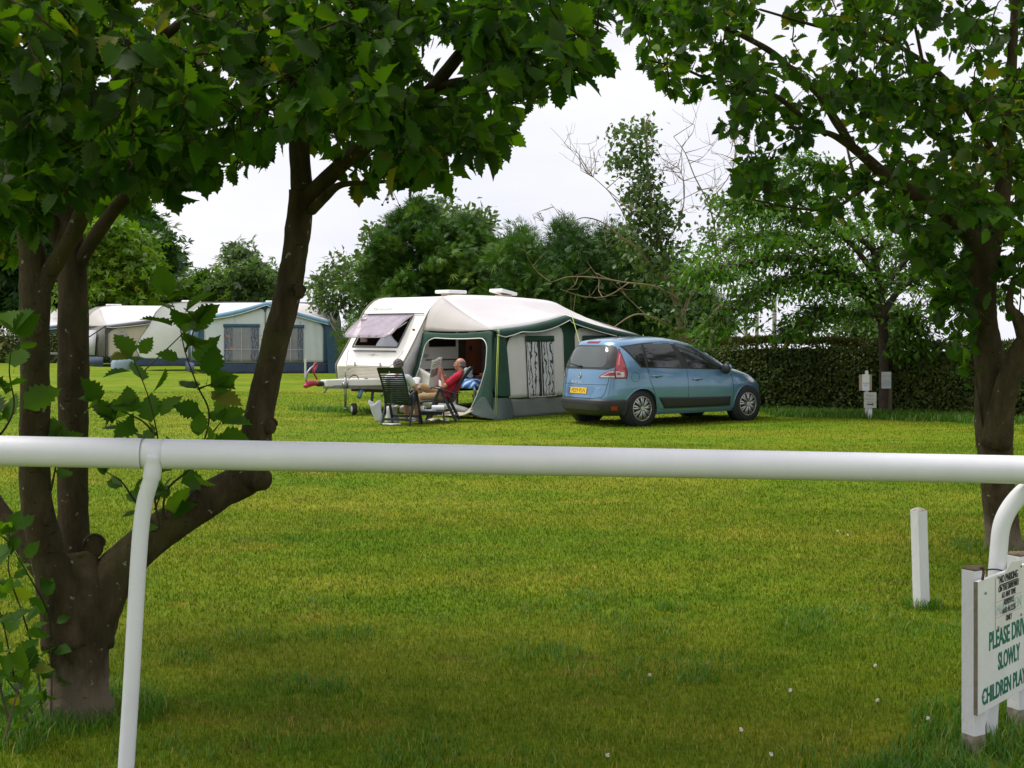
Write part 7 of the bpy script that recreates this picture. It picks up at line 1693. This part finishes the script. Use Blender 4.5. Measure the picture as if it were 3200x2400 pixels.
mz = thing('magazine', 'blue and white magazine lying flat on the middle of the low stool', 'magazine', (-1.56, 23.64, .228), R(10)); MB().box((0, 0, .006), (.21, .28, .010)).build('pages', M_PIPING, mz); MB().box((0, 0, .0125), (.20, .27, .002)).build('cover', mat('magazine_cover', (.05, .08, .25), (.55, .58, .65), 7, .4), mz)
# loose papers and the white carrier bag round the chairs
def papers(name, label, cat, loc, rz, w_, d_, h_, m, seed):
    rr = random.Random(seed); t = thing(name, label, cat, loc, rz); mb = MB(); rows = []
    for i in range(8):
        rows.append([Vector((w_*(j/9-.5)+rr.uniform(-.012, .012), d_*(i/7-.5)+rr.uniform(-.012, .012), .012+h_*abs(math.sin(i*.9+j*.5+seed))*rr.uniform(.5, 1))) for j in range(10)])
    mb.grid(rows); mb.build('sheets', m, t, True, solid=.006); return t
papers('loose_paper', 'white folded paper flat in the grass under the left chair', 'paper', (-2.22, 23.05, 0), R(6), .34, .20, .015, M_NOTW, 1)
papers('loose_paper', 'cream paper bundle on the grass under the low stool', 'paper', (-1.40, 23.85, 0), R(-8), .42, .22, .06, mat('cream_paper', (.62, .56, .48), (.52, .47, .4), 9, .8), 2)
papers('loose_paper', 'blue and white pamphlet in the grass by the feet of the seated man', 'paper', (-1.75, 23.75, 0), R(20), .28, .22, .03, MATS['magazine_cover'], 3)
bg_ = thing('carrier_bag', 'white plastic carrier bag standing on the grass left of the woman', 'bag', at(1186, 1290, 23.9).xy.to_3d(), R(15))
mb = MB(); rows = []
for i in range(10):
    z = .33*i/9; row = []
    for k in range(25):
        a = 2*math.pi*k/24; fl_ = 1+.55*(i/9)**1.3*abs(math.cos(a)); dip = .10*(i/9)**3*math.cos(a*1.0+.6)**2; row.append(Vector((.075*fl_*math.cos(a)*(1+.07*math.sin(a*5+i))-.10*(i/9), .075*math.sin(a)*(1+.1*math.sin(a*7+i*.8)), z+dip*.8)))
    rows.append(row)
mb.grid(rows); mb.build('bag', mat('white_polythene', (.74, .76, .80), (.62, .65, .70), 6, .35, .3, 14, transl=.2), bg_, True, solid=.003)
cs = thing('paper_sack', 'crumpled grey white paper sack on the grass beneath the left chair', 'bag', at(1225, 1306, 23.7).xy.to_3d(), R(-10))
mb = MB(); rows = [[Vector((.13*(1-.3*i/7)*math.cos(a)*(1+.10*math.sin(a*4+i)), .09*math.sin(a)*(1+.12*math.sin(a*6+i*1.7)), .045*i+.015*math.sin(a*3))) for a in np.linspace(0, 2*math.pi, 21)] for i in range(8)]; mb.grid(rows); mb.build('sack', mat('grey_paper', (.42, .43, .45), (.55, .56, .57), 6, .7, .4, 9), cs, True, solid=.004)

# --- table with a blue cloth just inside the tent
tp = at(1500, 1188, 25.75); tb2 = thing('camping_table', 'grey legged camping table under a blue striped cloth inside the tent', 'table', (tp.x, tp.y, 0), R(48))
MB().box((0, 0, .735), (.95, .62, .03)).build('top', M_GREYTRIM, tb2, False, .006)
for sx_ in (-1, 1):
    for sy_ in (-1, 1): MB().box((sx_*.42, sy_*.26, .36), (.05, .05, .72)).build('leg', M_STEEL, tb2, False, .005)
m, nt, out = nodes_of('blue_striped_cloth'); p = N(nt, 'ShaderNodeBsdfPrincipled', Roughness=.8); wv = N(nt, 'ShaderNodeTexWave', Scale=3.2, Distortion=.6, Detail=3); wv.bands_direction = 'DIAGONAL'; nt.links.new(coords(nt), wv.inputs['Vector']); r = ramp(nt, wv.outputs['Fac'], [(.15, (.03, .13, .46)), (.5, (.08, .27, .62)), (.75, (.28, .48, .72)), (.92, (.55, .66, .78))]); nt.links.new(r.outputs[0], p.inputs['Base Color']); nt.links.new(p.outputs[0], out.inputs[0]); M_BCLOTH = m
tc_ = thing('tablecloth', 'blue striped tablecloth hanging over the edge of the camping table', 'tablecloth', tuple(tb2.location+Vector((0, 0, .752))), R(48))
mb = MB(); rows = []
for i in range(15):
    row = []
    for j in range(21):
        x = -.66+1.32*j/20; y = -.50+1.0*i/14; ex = max(0, abs(x)-.48); ey = max(0, abs(y)-.32); d = max(ex, ey); xx = max(-.49, min(.49, x))+math.copysign(.03*min(1, d*8), x)*(ex > 0); yy = max(-.325, min(.325, y))+math.copysign(.03*min(1, d*8), y)*(ey > 0)
        row.append(Vector((xx+.015*math.sin(y*23)*(ex > 0), yy+.015*math.sin(x*23)*(ey > 0), .003-(ex+ey)*1.0)))
    rows.append(row)
mb.grid(rows); mb.build('cloth', M_BCLOTH, tc_, True, solid=.004)
tl_ = tuple(tb2.location); up_ = .760
def ontable(x, y): q = Matrix.Rotation(R(48), 3, 'Z') @ Vector((x, y, 0)); return (tl_[0]+q.x, tl_[1]+q.y, up_)
ba = thing('carrier_bag', 'scrunched white bag on the left corner of the blue table', 'bag', ontable(-.36, .0)); mb = MB()
for k in range(9): a = k*2.4; mb.ball((.055*math.cos(a), .05*math.sin(a), .06+.018*k), (.06, .05, .05), 9, 6)
fuse(mb, 'bag', MATS['white_polythene'], ba, .012, 2)
di = thing('serving_dish', 'orange red dish on the blue table behind the seated man', 'dish', ontable(-.02, -.14)); mb = MB(); mb.lathe([(0, .0), (.12, 0), (.20, .05), (.215, .06), (.20, .062), (.12, .02), (0, .015)], (0, 0, 0), 'z', 26); mb.build('dish', mat('orange_red_glaze', (.45, .07, .02), (.38, .05, .015), 7, .25), di, True)
mb = MB(); mb.ball((0, 0, .04), (.15, .13, .045), 14, 8); mb.build('food', mat('brown_red_food', (.34, .06, .02), (.2, .03, .01), 20, .6), di, True)
pl2 = thing('plate_stack', 'stack of pale plates at the back of the blue table', 'plates', ontable(.26, .10))
for k in range(4): MB().lathe([(0, 0), (.08, 0), (.125, .012), (.125, .016), (.08, .006), (0, .006)], (0, 0, .024*k+.002), 'z', 24).build('plate', mat('pale_plate', (.66, .63, .62), (.58, .55, .55), 6, .3), pl2, True)
cbx = thing('cool_box', 'dark blue cool box on the ground below the blue table', 'box', (tl_[0]+.10, tl_[1]-.18, 0), R(48)); MB().box((0, 0, .2), (.42, .30, .38)).build('box', mat('dark_navy_plastic', (.015, .02, .04), (.02, .028, .05), 6, .5), cbx, False, .02); MB().box((0, 0, .41), (.44, .32, .05)).build('lid', M_GREYTRIM, cbx, False, .015)
